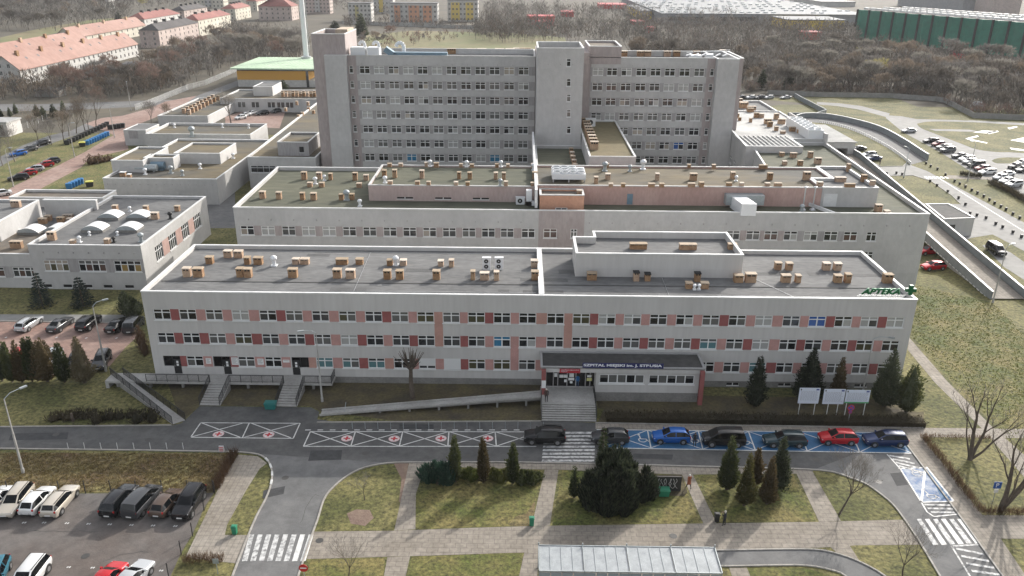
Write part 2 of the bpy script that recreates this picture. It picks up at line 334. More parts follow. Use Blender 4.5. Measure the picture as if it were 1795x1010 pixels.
for pts in ([(1729, 232.5), (1733, 235), (1751, 231), (1748, 229)], [(1766, 224), (1769, 226.5), (1784, 223), (1782, 221.5)], [(1692, 243), (1713, 237.5), (1716, 239.5), (1697, 244.5)], [(1697, 243), (1731, 250), (1730, 251.5), (1696, 244.8)], [(1771, 246), (1810, 238), (1810, 252)], [(1770, 259), (1810, 264), (1810, 266.5), (1773, 262)]):
    mk.poly([G(x, y, .03) for x, y in pts][::-1])
for i in range(6): x = 1619+i*7; mk.poly([G(a, b, .03) for a, b in ((x, 309.5), (x+4, 309.5), (x+10, 313), (x+5.5, 313))][::-1])
p = G(1648, 314); q = G(1800, 409); stripe(mk, p, q, .18, z=.03)
mk.build('road_markings', M['paint_white']); tag(COL.objects[-1] if False else bpy.data.objects['road_markings'], kind='structure')
# ---- near grey road with the dark van, right
sheet('road', [(1722, 430), (1738, 428), (1772, 443), (1810, 470), (1960, 560), (1960, 590), (1810, 500), (1760, 468)], .016, M['concrete_road'])
kerb([(1550, 309), (1600, 308), (1632, 318), (1668, 343), (1684, 358)]); kerb([(1516, 290), (1545, 292.5), (1583, 291.5), (1590, 285)])
# ================================================================== ROAD MARKINGS
mk = MB()      # 0 white 1 red 2 pink 3 blue 4 worn white 5 worn blue
def pline(pts, w=.13, m=0, z=.03): 
    P = [G(x, y) for x, y in pts]
    for a, b in zip(P[:-1], P[1:]): stripe(mk, a, b, w, m, z)
def redcross(px, py):
    c = G(px, py); mk.poly([(c.x+.62*cos(a*pi/8), c.y+.62*sin(a*pi/8), .034) for a in range(16)], 2)
    mk.poly([(c.x+.5*cos(a*pi/8), c.y+.5*sin(a*pi/8), .038) for a in range(16)], 0)
    for w, h in ((.38, .12), (.12, .38)): mk.quad((c.x-w, c.y-h, .042 if w > h else .046), (c.x+w, c.y-h, .042 if w > h else .046), (c.x+w, c.y+h, .042 if w > h else .046), (c.x-w, c.y+h, .042 if w > h else .046), 1)
pline([(335, 766), (352, 741.5), (437, 742), (526, 742.5), (514, 769), (335, 767)]); pline([(437, 742), (425, 767.5)])
pline([(354, 742), (421, 767)]); pline([(425, 742.5), (337, 766)]); pline([(441, 742.5), (510, 768)]); pline([(522, 743), (428, 767)])
redcross(383, 761.5); redcross(471, 762.5)
tops = [(544, 757), (623, 757), (706, 757), (787, 757), (868, 757.5), (948, 757.5)]; bots = [(532, 783), (615, 782.5), (700, 782.5), (785, 782.5), (870, 782.5), (940, 783)]
pline(tops+[]); pline([(532, 783), (940, 783)])
for i, (a, b) in enumerate(zip(tops, bots)):
    if i < 5: pline([a, b])
for i in range(5):
    pline([tops[i], bots[i+1]] if i < 4 else [tops[i], (930, 775)]); pline([tops[i+1], bots[i]] if i < 4 else [(938, 760), bots[i]])
for x, y in ((608, 769), (691, 769.5), (773, 769), (855, 769)): redcross(x, y)
x = 535
while x < 950:
    pline([(x, 754.2), (x+10, 754.2)], .16); x += 21.5
# zebra in front of the stairs
for i in range(9):
    y0 = 757+i*6.1; a = [(955-1.5*i*.4, y0), (1044-.3*i, y0), (1044-.3*i, y0+3.4), (954-1.5*i*.4, y0+3.4)]
    mk.poly([G(u, v, .03) for u, v in a][::-1], 4)
# blue disabled bays
mk.poly([G(x, y, .022) for x, y in ((1047, 754), (1574, 759), (1598, 794), (1060, 785))][::-1], 3)
pline([(1046, 753.5), (1575, 758.8)], .14); pline([(1060, 785.5), (1600, 795)], .14)
ts = [(1135, 754.5), (1224, 756), (1312, 757), (1402, 758), (1492, 758.5)]; bs = [(1141, 785.5), (1232, 788), (1324, 789.5), (1415, 791), (1507, 793)]
ends = [((1050, 755), (1056, 785))]+list(zip(ts, bs))+[((1574, 759.5), (1598, 794))]
for i in range(len(ends)-1):
    (a, b), (c, d) = ends[i], ends[i+1]; pline([c, d]); pline([a, d], .1); pline([c, b], .1)
def wheelchair(px, py, s=1.0, m=0):
    c = G(px, py); n = 14
    for k in range(n):
        a0 = pi*.75+k*pi*1.35/n; a1 = pi*.75+(k+1)*pi*1.35/n
        stripe(mk, (c.x+.42*s*cos(a0), c.y-.2+.42*s*sin(a0)), (c.x+.42*s*cos(a1), c.y-.2+.42*s*sin(a1)), .11, m, .036)
    stripe(mk, (c.x-.25*s, c.y+.6*s), (c.x-.2*s, c.y+.0), .12, m, .04); stripe(mk, (c.x-.2*s, c.y), (c.x+.4*s, c.y-.02), .12, m, .044); stripe(mk, (c.x+.38*s, c.y), (c.x+.62*s, c.y-.5*s), .12, m, .048)
    mk.poly([(c.x-.3*s+.14*cos(a*pi/5), c.y+.82*s+.14*sin(a*pi/5), .036) for a in range(10)], m)
for x, y in ((1126, 770), (1217, 771.5), (1306, 774), (1396, 775), (1487, 776)): wheelchair(x, y)
# right bend: hatched, worn blue bays, zebra
pline([(1555, 797), (1578, 822), (1615, 881), (1625, 898), (1637, 906)], .14); pline([(1615, 881), (1671, 879)]); pline([(1575, 822), (1622, 820)]); pline([(1637, 906), (1678, 902)])
for i in range(4):
    a = (1559+i*5.5, 799+i*6); b = (1595+i*8, 802+i*8); pline([a, (b[0], b[1]+3)], .3, 4)
for i in range(3): pline([(1620+i*6, 885+i*6.5), (1668+i*3, 886+i*6.5)], .25, 4)
mk.poly([G(x, y, .022) for x, y in ((1578, 822), (1622, 820), (1671, 878), (1615, 881))][::-1], 5)
mk.poly([G(x, y, .026) for x, y in ((1624, 820), (1634, 830), (1668, 872), (1650, 876), (1640, 850))][::-1], 3)
pline([(1624, 819), (1671, 878)], .16); pline([(1622, 820), (1615, 881)], .22); wheelchair(1605, 829, 1.0, 4); wheelchair(1631, 868, 1.0, 4)
for i in range(6):
    x = 1607+i*14.2; mk.poly([G(u, v, .03) for u, v in ((x, 910), (x+7.5, 909.5), (x+38+i*.6, 955-.6*i), (x+29+i*.6, 956-.6*i))][::-1], 0 if i % 2 else 4)
pline([(1668, 958), (1715, 955)], .2, 4); pline([(1668, 958), (1700, 1010), (1730, 1060)], .16, 4)
for i in range(6): pline([(1676+i*9, 962+i*13), (1724+i*9.5, 972+i*12)], .28, 4)
# zebra on the branch road
for i in range(8):
    x = 437+i*14.9; mk.poly([G(u, v, .03) for u, v in ((x, 937+.0*i), (x+8.5, 937), (x-3.5-i*.3, 983.5), (x-13-i*.3, 984))][::-1], 4 if i not in (6, 7) else 0)
# lot bay marks
for (x, y) in [(40, 918), (75, 918), (115, 919), (153, 920), (190, 921), (228, 922), (266, 923), (305, 924), (38, 995), (77, 995), (118, 996), (160, 997), (200, 998), (280, 1002)]:
    pline([(x-1, y), (x+2, y-2.5)], .12); pline([(x+3, y), (x+6, y-2.5)], .12)
for (x, y) in [(46, 591.5), (99, 592), (151, 593), (204, 593), (10, 592)]: pline([(x-1.5, y+1), (x+2, y-1)], .2)
M['patch'] = mat('asphalt_patch', (.045, .046, .048), .9, .2, 1.5); M['iron'] = mat('cast_iron', (.05, .048, .045), .6)
for i_, pts in enumerate([[(20, 760), (120, 758), (118, 770), (15, 772)], [(545, 790), (600, 789), (598, 806), (540, 808)], [(700, 744), (760, 744), (760, 752), (700, 752)], [(1110, 795), (1180, 797), (1178, 806), (1108, 804)], [(462, 860), (500, 852), (497, 866), (460, 874)], [(1560, 830), (1580, 828), (1592, 850), (1572, 852)]]):
    sheet('road_patch', pts, .018, M['patch'])
for x, y in ((98, 762), (260, 771), (640, 795), (1220, 803), (500, 838), (1540, 845), (820, 800), (1430, 806), (150, 975), (560, 948), (1180, 940)):
    c_ = G(x, y); mb = MB(); mb.poly([(c_.x+.36*cos(a*pi/8), c_.y+.36*sin(a*pi/8), .024) for a in range(16)]); tag(mb.build('manhole_cover', M['iron']), kind='structure')
cr = MB(); rc_ = random.Random(2)
for (x, y, dx, dy, n) in ((430, 800, 28, -3, 9), (560, 870, -6, 9, 8), (60, 778, 30, 1, 8), (1000, 800, 30, 1, 9), (60, 930, 26, 4, 8), (1620, 930, 8, 12, 6), (640, 748, 40, 0, 7), (180, 985, 18, -6, 7)):
    p_ = G(x, y)
    for i in range(n): x += dx*rc_.uniform(.3, 1); y += dy*rc_.uniform(-.4, 1.3)+rc_.uniform(-1.5, 1.5); q_ = G(x, y); stripe(cr, p_, q_, .05, 0, .019); p_ = q_
tag(cr.build('road_cracks', M['iron']), kind='structure')
mk.build('road_markings', [M['paint_white'], M['paint_red'], M['paint_pink'], M['paint_blue'], M['paint_worn'], M['paint_blue_worn']])
for o in bpy.data.objects:
    if o.name.startswith('road_markings'): tag(o, kind='structure')
# ================================================================== BUILDING MATERIALS
M['plaster'] = mat('plaster', (.49, .473, .455), .9, scale=.25, col2=(.555, .54, .52), stretch=(1, 1, .12), detail=6, extra=.12, thr=(.3, .7))
M['plaster_dark'] = mat('plaster_dark', (.30, .30, .30), .9, scale=.4, col2=(.36, .355, .35), stretch=(1, 1, .15), detail=6, extra=.15, thr=(.3, .7))
M['plaster_old'] = mat('plaster_old', (.45, .44, .428), .93, scale=.16, col2=(.52, .51, .498), stretch=(1, 1, .6), detail=10, extra=.14, bump=.3, bscale=3, thr=(.32, .68))
M['plaster_old_dark'] = mat('plaster_old_dark', (.31, .295, .29), .93, scale=.3, col2=(.37, .355, .35), stretch=(1, 1, .2), detail=8, extra=.3, thr=(.3, .7))
M['plaster_mauve'] = mat('plaster_mauve', (.34, .295, .285), .93, scale=.3, col2=(.40, .345, .33), stretch=(1, 1, .3), detail=8, extra=.25, thr=(.3, .7))
M['plaster_pink'] = mat('plaster_pink', (.42, .275, .24), .9, scale=.3, col2=(.48, .33, .29), stretch=(1, 1, .4), detail=8, extra=.2)
M['plaster_rose'] = mat('plaster_rose', (.41, .315, .29), .93, scale=.3, col2=(.46, .365, .34), stretch=(1, 1, .3), detail=8, extra=.2)
M['plaster_orange'] = mat('plaster_orange', (.46, .245, .16), .9, scale=.3, col2=(.52, .29, .20), detail=8, extra=.2)
M['panel_pink'] = mat('panel_pink', (.45, .25, .225), .85, .08, .8, extra=.15)
M['panel_peach'] = mat('panel_peach', (.44, .25, .205), .85, .08, .8, extra=.15)
M['panel_red'] = mat('panel_red', (.27, .085, .080), .85, .1, .8, extra=.15)
M['plinth'] = mat('plinth', (.17, .165, .155), .95, scale=.6, col2=(.24, .23, .215), detail=8, bump=.4)
M['roof_grey'] = joints(mat('roof_grey', (.112, .113, .114), .92, fine=14, scale=.16, col2=(.172, .172, .170), detail=9, extra=.5, stretch=(.4, 1, 1)), 30, 1.0, .72, .05, offset=.3)
M['roof_olive'] = joints(mat('roof_olive', (.074, .080, .056), .93, scale=.12, col2=(.112, .112, .074), detail=9, extra=.5, stretch=(.35, 1, 1)), 30, 1.0, .78, .05, offset=.3)
M['roof_moss'] = joints(mat('roof_moss', (.085, .082, .072), .93, scale=.1, col2=(.145, .115, .065), detail=9, extra=.5, stretch=(.35, 1, 1), thr=(.42, .62)), 30, 1.0, .78, .05, offset=.3)
M['roof_brown'] = mat('roof_brown', (.10, .095, .09), .93, scale=.09, col2=(.17, .135, .095), detail=9, extra=.5)
M['roof_dark'] = mat('roof_dark', (.055, .055, .055), .93, scale=.15, col2=(.085, .083, .08), detail=9, extra=.5)
M['dome'] = mat('dome_white', (.66, .66, .65), .5)
M['roof_white'] = mat('roof_white', (.27, .27, .265), .8, scale=.15, col2=(.38, .38, .37), detail=9, extra=.3)
M['coping'] = mat('coping', (.58, .58, .57), .5, scale=.4, col2=(.74, .74, .73), extra=.15)
M['coping_dull'] = mat('coping_dull', (.48, .47, .46), .6, scale=.5, col2=(.6, .6, .58), extra=.2)
M['frame'] = mat('frame', (.74, .74, .73), .5)
M['sill'] = mat('sill', (.66, .66, .65), .5)
GL = dict(dark=(.012, .014, .016), soft=(.045, .048, .05), grey=(.12, .12, .115), blind=(.36, .36, .345), teal=(.10, .20, .215), olive=(.075, .07, .04), brown=(.10, .06, .05), blue=(.03, .10, .32), amber=(.30, .20, .07), sky=(.03, .17, .30), cream=(.34, .30, .25))
for k, c in GL.items(): M['glass_'+k] = mat('glass_'+k, c, .12, spec=.6, coat=.3)
M['glass_black'] = mat('glass_black', (.006, .006, .007), .1, spec=.5)
M['brick'] = joints(mat('brick', (.29, .17, .10), .9, scale=1.5, col2=(.43, .29, .18), detail=5, extra=.3), .5, .15, .75, .02, axis='XZ')
M['brick'] = vary(M['brick'], .75, 1.25, .2)
M['brick_cap'] = mat('brick_cap', (.46, .37, .28), .9, .15, 1.5)
M['brick_cap'] = vary(M['brick_cap'], .7, 1.2, .3)
for k_ in ('plaster', 'plaster_old'): joints(M[k_], 3.1, 3.15, .86, .03, axis='XZ', offset=0, fac=.5)
M['dark'] = mat('dark', (.015, .015, .015), .9)
M['metal'] = mat('metal', (.50, .51, .52), .38, metal=.6)
M['metal_white'] = mat('metal_white', (.72, .73, .74), .4, metal=.1)
M['galv'] = mat('galv', (.34, .37, .38), .5, .12, 2, metal=.35)
M['black_metal'] = mat('black_metal', (.02, .02, .021), .5)
M['duct_blue'] = mat('duct_blue', (.16, .24, .30), .5, .12, 1, metal=.2)
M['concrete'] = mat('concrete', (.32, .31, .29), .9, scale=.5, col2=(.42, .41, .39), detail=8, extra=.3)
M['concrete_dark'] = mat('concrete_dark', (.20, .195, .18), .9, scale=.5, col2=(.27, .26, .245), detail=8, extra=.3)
def inset(P, t):
    n = len(P); out = []
    for i in range(n):
        a = Vector(P[i-1][:2]); b = Vector(P[i][:2]); c = Vector(P[(i+1) % n][:2])
        d1 = (b-a).normalized(); d2 = (c-b).normalized(); n1 = Vector((-d1.y, d1.x)); n2 = Vector((-d2.y, d2.x))
        k = n1+n2; k = k/max(.2, k.dot(n1)); out.append((b.x+k.x*t, b.y+k.y*t))
    return out
def wall_face(mb, p, q, z0, z1, opens=(), regions=(), depth=.16, md=0, mr=None):
    """a wall from p to q (outside on the right hand) with real openings and reveals"""
    p = Vector(p[:2]); q = Vector(q[:2]); L = (q-p).length; d = (q-p)/L; nrm = Vector((d.y, -d.x)); mr = md if mr is None else mr
    us = {0, L}; zs = {z0, z1}
    for a, b, c, e in opens: us |= {a, b}; zs |= {c, e}
    for a, b, c, e, _ in regions: us |= {max(0, a), min(L, b)}; zs |= {max(z0, c), min(z1, e)}
    us = sorted(u for u in us if 0 <= u <= L); zs = sorted(z for z in zs if z0 <= z <= z1)
    def pt(u, z, k=0): return (p.x+d.x*u-nrm.x*k, p.y+d.y*u-nrm.y*k, z)
    for j in range(len(zs)-1):
        zc = (zs[j]+zs[j+1])/2
        if zs[j+1]-zs[j] < 1e-6: continue
        run = None
        for i in range(len(us)-1):
            if us[i+1]-us[i] < 1e-6: continue
            uc = (us[i]+us[i+1])/2
            hole = any(a < uc < b and c < zc < e for a, b, c, e in opens)
            mm = md
            for a, b, c, e, k in regions:
                if a < uc < b and c < zc < e: mm = k
            if run and (hole or run[2] != mm): mb.quad(pt(run[0], zs[j]), pt(run[1], zs[j]), pt(run[1], zs[j+1]), pt(run[0], zs[j+1]), run[2]); run = None
            if not hole: run = (run[0], us[i+1], mm) if run else (us[i], us[i+1], mm)
        if run: mb.quad(pt(run[0], zs[j]), pt(run[1], zs[j]), pt(run[1], zs[j+1]), pt(run[0], zs[j+1]), run[2])
    for a, b, c, e in opens:
        mb.quad(pt(a, c), pt(a, c, depth), pt(a, e, depth), pt(a, e), mr); mb.quad(pt(b, c, depth), pt(b, c), pt(b, e), pt(b, e, depth), mr)
        mb.quad(pt(a, e), pt(a, e, depth), pt(b, e, depth), pt(b, e), mr); mb.quad(pt(a, c, depth), pt(a, c), pt(b, c), pt(b, c, depth), mr)
        mb.quad(pt(a, c, depth+.03), pt(b, c, depth+.03), pt(b, e, depth+.03), pt(a, e, depth+.03), mr)
WM = {}
def win_meshes(w, h, cols=2, transom=.68, var=('dark', 'dark', 'dark'), one=False, depth=.12, fr=.085, sill=True):
    key = (round(w, 2), round(h, 2), cols, transom, var, one, sill)
    if key in WM: return WM[key]
    g = MB(); slots = sorted(set(var)); cw = w/cols; ht = h*transom if transom else h
    for i in range(cols):
        x0 = -w/2+i*cw; g.quad((x0, depth, 0), (x0+cw, depth, 0), (x0+cw, depth, ht), (x0, depth, ht), slots.index(var[i % 2]))
        if transom: g.quad((x0, depth, ht), (x0+cw, depth, ht), (x0+cw, depth, h), (x0, depth, h), slots.index(var[2]))
    f = MB() if not one else g; k = 0 if not one else len(slots); y0, y1 = depth-.055, depth+.01
    f.box(-w/2, w/2, y0, y1, 0, fr, k); f.box(-w/2, w/2, y0, y1, h-fr, h, k); f.box(-w/2, -w/2+fr, y0+.002, y1, fr, h-fr, k); f.box(w/2-fr, w/2, y0+.002, y1, fr, h-fr, k)
    for i in range(1, cols): x = -w/2+i*cw; f.box(x-fr*.75, x+fr*.75, y0-.004, y1, fr, h-fr, k)
    if transom: f.box(-w/2+fr, w/2-fr, y0-.008, y1, ht-fr*.6, ht+fr*.6, k)
    s = MB() if not one else g; k2 = 0 if not one else len(slots)+1
    if sill: s.box(-w/2-.06, w/2+.06, -.10, depth, -.13, -.004, k2)
    gm = [M['glass_'+v] for v in slots]
    if one: r = (g.mesh('window', gm+[M['frame'], M['sill']]),)
    else: r = (g.mesh('window', gm), f.mesh('frame', [M['frame']]), s.mesh('sill', [M['sill']]) if sill else None)
    WM[key] = r; return r
def put_window(root, p, ang, w, h, one=False, **kw):
    me = win_meshes(w, h, one=one, **kw); o = inst('window', me[0], root, Vector(p)-Vector(root.location), ang)
    if not one:
        inst('frame', me[1], o)
        if me[2]: inst('sill', me[2], o)
    return o
rw = random.Random(3)
def rvar(weights=(('dark', 6), ('soft', 5), ('grey', 3), ('olive', 1), ('blind', 1))):
    names = [a for a, b in weights]; ws = [b for a, b in weights]
    a = rw.choices(names, ws)[0]; b = a if rw.random() < .6 else rw.choices(names, ws)[0]
    c = 'dark' if rw.random() < .6 and a != 'blind' else a
    return (a, b, c)
def parapet(root, P, zr, zt, t=.26, mroof='roof_grey', mcop='coping', mwall='plaster', over=.05, cop_h=.08, roofname='roof'):
    """flat roof sheet, inner parapet faces and metal coping on a CCW polygon; returns the roof object"""
    I = inset(P, t); n = len(P); r = MB()
    r.poly([(x, y, zr) for x, y in inset(P, t-.02)], 0)
    for i in range(n):
        a, b = I[i], I[(i+1) % n]; r.quad((b[0], b[1], zr-.05), (a[0], a[1], zr-.05), (a[0], a[1], zt), (b[0], b[1], zt), 1)
    ro = r.build(roofname, [M[mroof], M[mwall]], root)
    O = inset(P, -over); J = inset(P, t+.03); c = MB()
    for i in range(n):
        k = (i+1) % n; a, b, e, f = O[i], O[k], J[k], J[i]
        z0, z1 = zt, zt+cop_h
        c.quad((a[0], a[1], z1), (b[0], b[1], z1), (e[0], e[1], z1-.01), (f[0], f[1], z1-.01)); c.quad((a[0], a[1], z0-.06), (b[0], b[1], z0-.06), (b[0], b[1], z1), (a[0], a[1], z1))
        c.quad((e[0], e[1], z0-.06), (f[0], f[1], z0-.06), (f[0], f[1], z1-.01), (e[0], e[1], z1-.01)); c.quad((b[0], b[1], z0-.06), (a[0], a[1], z0-.06), (f[0], f[1], z0-.06), (e[0], e[1], z0-.06))
    c.build('parapet_cap', M[mcop], root)
    return ro
CH = {}
def chimney_mesh(w, d, h, capm='brick_cap', holes=2):
    key = (round(w, 1), round(d, 1), round(h, 1), capm)
    if key in CH: return CH[key]
    mb = MB(); w2, d2 = w/2, d/2; hb = h*.70
    mb.box(-w2, w2, -d2, d2, -.03, hb, 0)
    # upper band with vent openings: dark core, brick piers, cap slab
    mb.box(-w2+.09, w2-.09, -d2+.09, d2-.09, hb, h-.12, 2)
    nh = max(2, int(round(w/.55))); 
    for i in range(nh+1):
        x = -w2+(w-.12)*i/nh; mb.box(x, x+.12, -d2, d2, hb+.001, h-.12, 0)
    mb.box(-w2+.02, w2-.02, d2-.1, d2-.002, hb+.002, h-.121, 0)
    mb.box(-w2-.05, w2+.05, -d2-.06, d2+.06, h-.12, h, 1)
    CH[key] = mb.mesh('chimney', [M['brick'], M[capm], M['dark']]); return CH[key]
def chimney(roof, x, y, z, w=.9, d=.75, h=1.1, capm='brick_cap', rz=0):
    w = max(.4, round(w*10)/10); h = round(h*5)/5
    return inst('chimney', chimney_mesh(w, d, h, capm), roof, Vector((x, y, z))-Vector(parent_loc(roof)), rz)
def chim_px(roof, lst, z, f=None, d=.75, hmul=1.0, capm='brick_cap'):
    for (px, py, wpx, hpx) in lst:
        g = G(px, py, z); dist = (g-co.location).length; sc = F/dist
        chimney(roof, g.x, g.y+d/2, z, wpx/sc-.12, d, hpx/sc*hmul, capm)
# ================================================================== FRONT WING
X0, X1, Y0, Y1, ZR = -44.97, 46.96, 88.36, 105.3, 12.05
fb = thing('hospital_wing', 'long three storey grey wing with pink and dark red panels, nearest the road', 'building', (0, Y0, 0))
wx = [V(p, 557, Y0).x for p in (285, 330, 376, 422, 470, 516, 562, 609, 655, 701, 746, 791, 835, 880, 925, 974, 1019, 1064, 1109, 1154.5, 1200.5, 1246.5, 1293, 1339.5, 1388, 1433.5, 1479.5, 1525, 1571)]
WW = 2.06
rows = [(8.32, 1.40), (5.17, 1.42), (2.05, 1.40)]
c1 = 'DPPPDPPPDPpPDPpPDPPPPDPPPDPD'; c2 = 'DDPDPDPDPDpDPDPPDPDPDPDPDPDD'.replace('x', ''); c2 = 'DDPDPDPDPDPDPDPPDPDPDPDPDPDPD'[:28]
c3 = 'DPDPPpPDpPPDPPPPPPPPPPPDPPPD'
cm = dict(D=2, P=1, p=3)
opens = []; regs = [(0, 100, 0, .85, 4)]
WX = []
for r, (z, h) in enumerate(rows):
    for i, x in enumerate(wx):
        hide = r == 2 and 15 <= i <= 20
        if r == 2 and i in (0, 2, 5): continue
        if not hide: opens.append((x-X0-WW/2, x-X0+WW/2, z, z+h)); WX.append((r, i, x, z, h))
    for i in range(28):
        regs.append((wx[i]-X0+WW/2, wx[i+1]-X0-WW/2, z-.02, z+h+.02, cm[(c1, c2, c3)[r][i]]))
for i, za, zb in ((10, 5.15, 9.74), (13, 2.03, 6.6), (15, 5.15, 9.74)): regs.append((wx[i]-X0+WW/2, wx[i+1]-X0-WW/2, za, zb, 3 if i != 13 else 1))
# doors: L shaped dark openings
doorspec = [(V(303, 640, Y0).x, 1), (V(390, 640, Y0).x, 1), (V(527, 640, Y0).x, -1)]
for x, s in doorspec:
    opens.append((x-X0-1.05, x-X0+1.05, 2.05, 3.47))
    a, b = (x+.1, x+1.05) if s > 0 else (x-1.05, x-.1); opens.append((a-X0, b-X0, .98, 2.05))
bw = []
for px in (1284, 1375, 1509, 1466): 
    x = V(px, 674, Y0).x; opens.append((x-X0-.75, x-X0+.75, .25, .62)); bw.append(x)
mb = MB(); B4 = [(X0, Y0), (X1, Y0), (X1, Y1), (X0, Y1)]
wall_face(mb, B4[0], B4[1], 0, ZR, opens, regs, .16, 0, 0)
for i in (1, 2, 3): wall_face(mb, B4[i], B4[(i+1) % 4], 0, ZR, (), [(0, 100, 0, .85, 4)])
mb.build('wall', [M['plaster'], M['panel_pink'], M['panel_red'], M['panel_peach'], M['plinth']], fb)
spec = {(0, 25): ('blue', 'blue', 'blue'), (0, 23): ('blind', 'blind', 'blind'), (1, 23): ('blind', 'blind', 'blind'), (1, 13): ('sky', 'dark', 'sky'), (2, 6): ('teal', 'teal', 'teal'), (2, 7): ('teal', 'grey', 'grey'), (2, 8): ('teal', 'teal', 'soft'), (0, 7): ('olive', 'grey', 'soft'),
        (1, 21): ('teal', 'teal', 'grey'), (1, 20): ('grey', 'grey', 'grey'), (2, 23): ('teal', 'teal', 'teal'), (1, 9): ('soft', 'soft', 'dark'), (0, 27): ('blind', 'soft', 'blind'), (2, 26): ('grey', 'grey', 'grey')}
for r, i, x, z, h in WX:
    if r == 2 and i in (10, 11):
        s = MB(); zz = z+(.45 if i == 10 else .02); s.box(x-WW/2, x+WW/2, Y0-.03, Y0+.1, zz, z+h+.05, 0)
        for k in range(9): s.box(x-WW/2+.03, x+WW/2-.03, Y0-.045, Y0-.031, zz+.05+k*(z+h-zz)/9, zz+.11+k*(z+h-zz)/9, 0)
        s.build('roller_shutter', M['sill'], fb)
    put_window(fb, (x, Y0, z), 0, WW, h, var=spec.get((r, i)) or rvar())
for x, s in doorspec:
    d = MB(); d.box(x-1.04, x+1.04, Y0+.10, Y0+.14, 2.06, 3.46, 0)
    for k in (-1, 0, 1): d.box(x+k*1.0-.04, x+k*1.0+.04, Y0+.06, Y0+.1, 2.06, 3.46, 1)
    d.box(x-1.04, x+1.04, Y0+.06, Y0+.098, 3.38, 3.46, 1); o = d.build('door_light', [M['glass_black'], M['black_metal']], fb)
    a, b = (x+.1, x+1.05) if s > 0 else (x-1.05, x-.1)
    d = MB(); d.box(a+.01, b-.01, Y0+.08, Y0+.13, .99, 3.0, 0); o = d.build('door', [M['black_metal']], fb)
    hd = MB(); hx = a+.12 if s > 0 else b-.12; hd.box(hx-.02, hx+.02, Y0+.03, Y0+.08, 1.9, 2.2, 0); hd.build('handle', M['metal'], o)
    pp = MB()
    for k in range(2): pp.box((a+b)/2-.12, (a+b)/2+.14, Y0+.066, Y0+.078, 2.45-k*.4, 2.75-k*.4, 0)
    pp.build('notice', M['frame'], o)
for x in bw:
    mb = MB(); mb.box(x-.74, x+.74, Y0+.08, Y0+.12, .26, .61, 0); mb.box(x-.05, x+.05, Y0+.05, Y0+.079, .26, .61, 1); mb.box(x-.78, x+.78, Y0-.06, Y0+.02, .18, .245, 1)
    mb.build('cellar_window', [M['dark'], M['sill']], fb)
ro = parapet(fb, B4, ZR-.55, ZR-.07)
ridge = MB()    # raised strip dividing the roof in two and a bitumen ridge line along it
zc = ZR-.55
mb = MB(); mb.box(2.35, 3.0, Y0+.38, Y1-.38, zc-.02, ZR+.05, 0); mb.build('fire_wall', M['coping'], fb)
mb = MB(); mb.box(X0+.5, 2.3, 92.85, 93.1, zc, zc+.05, 0); mb.box(3.05, X1-.5, 92.85, 93.1, zc, zc+.05, 0); mb.build('roof_seam', M['roof_dark'], ro)
s1 = 340/1795
L = [(142, 350, 72, 80), (248, 352, 90, 82), (352, 230, 70, 62), (522, 172, 72, 60), (620, 174, 80, 60), (702, 234, 55, 70), (803, 236, 82, 64), (635, 352, 62, 82), (708, 356, 72, 84), (1124, 358, 90, 85), (1150, 234, 62, 60), (1234, 234, 82, 60), (1578, 236, 112, 60), (1740, 236, 72, 62), (1535, 362, 78, 86), (1658, 366, 90, 86)]
L2 = [(10, 236, 50, 60), (280, 246, 58, 58), (405, 246, 66, 58), (257, 372, 74, 82), (372, 374, 78, 82), (752, 252, 60, 62), (851, 258, 50, 68), (712, 376, 72, 86), (1050, 378, 44, 88), (1157, 380, 92, 80), (1268, 384, 52, 86), (1620, 262, 70, 68), (1625, 380, 76, 86)]
L3 = [(409, 380, 96, 80)]
L3d = [(820, 388, 58, 82), (925, 388, 60, 80), (1387, 396, 60, 80)]
L3b = [(1310, 460, 70, 54), (1455, 460, 72, 56)]
L4 = [(78, 402, 88, 76), (190, 402, 100, 80), (445, 284, 64, 62), (548, 288, 62, 62), (892, 288, 68, 62), (996, 290, 64, 62), (518, 402, 86, 72), (630, 404, 50, 74), (998, 404, 68, 72), (1090, 406, 54, 80), (1460, 408, 84, 80)]
for lst, ox in ((L, 300), (L2, 630), (L3, 960), (L3b, 960), (L4, 1280)):
    chim_px(ro, [(ox+a*s1, 420+b*s1, c*s1, d*s1*1.0) for a, b, c, d in lst], zc)
chim_px(ro, [(960+a*s1, 420+b*s1, c*s1, d*s1) for a, b, c, d in L3d], zc, capm='dark')
M['felt'] = mat('felt_patch', (.085, .085, .085), .9, .15, .6); rp_ = random.Random(21)
for k_ in range(16):
    mb = MB(); x_ = rp_.uniform(X0+2, X1-4); y_ = rp_.choice((88.9, 90.4, 94.2, 97, 100, 102.5)); mb.box(x_, x_+rp_.uniform(1, 6), y_, y_+rp_.uniform(.8, 1.4), zc+.0, zc+.008+k_*.0007, 0); mb.build('felt_patch', M['felt'], ro)
mb = MB(); a_ = (29.5, 96, zc+.05)
for p_, q_ in (((29.5, 96.2, zc+.04), (33.5, 88.8, zc+.04)), ((-44, 90.0, zc+.04), (2, 90.3, zc+.04)), ((3.2, 90.2, zc+.04), (46, 89.9, zc+.04)), ((-44, 104.2, zc+.04), (2, 104.0, zc+.04)), ((-20, 90.2, zc+.04), (-20.4, 104.1, zc+.04)), ((18, 88.8, zc+.04), (18.1, 95.8, zc+.04))): mb.beam(p_, q_, .035, .035)
mb.build('lightning_wire', M['metal'], ro)
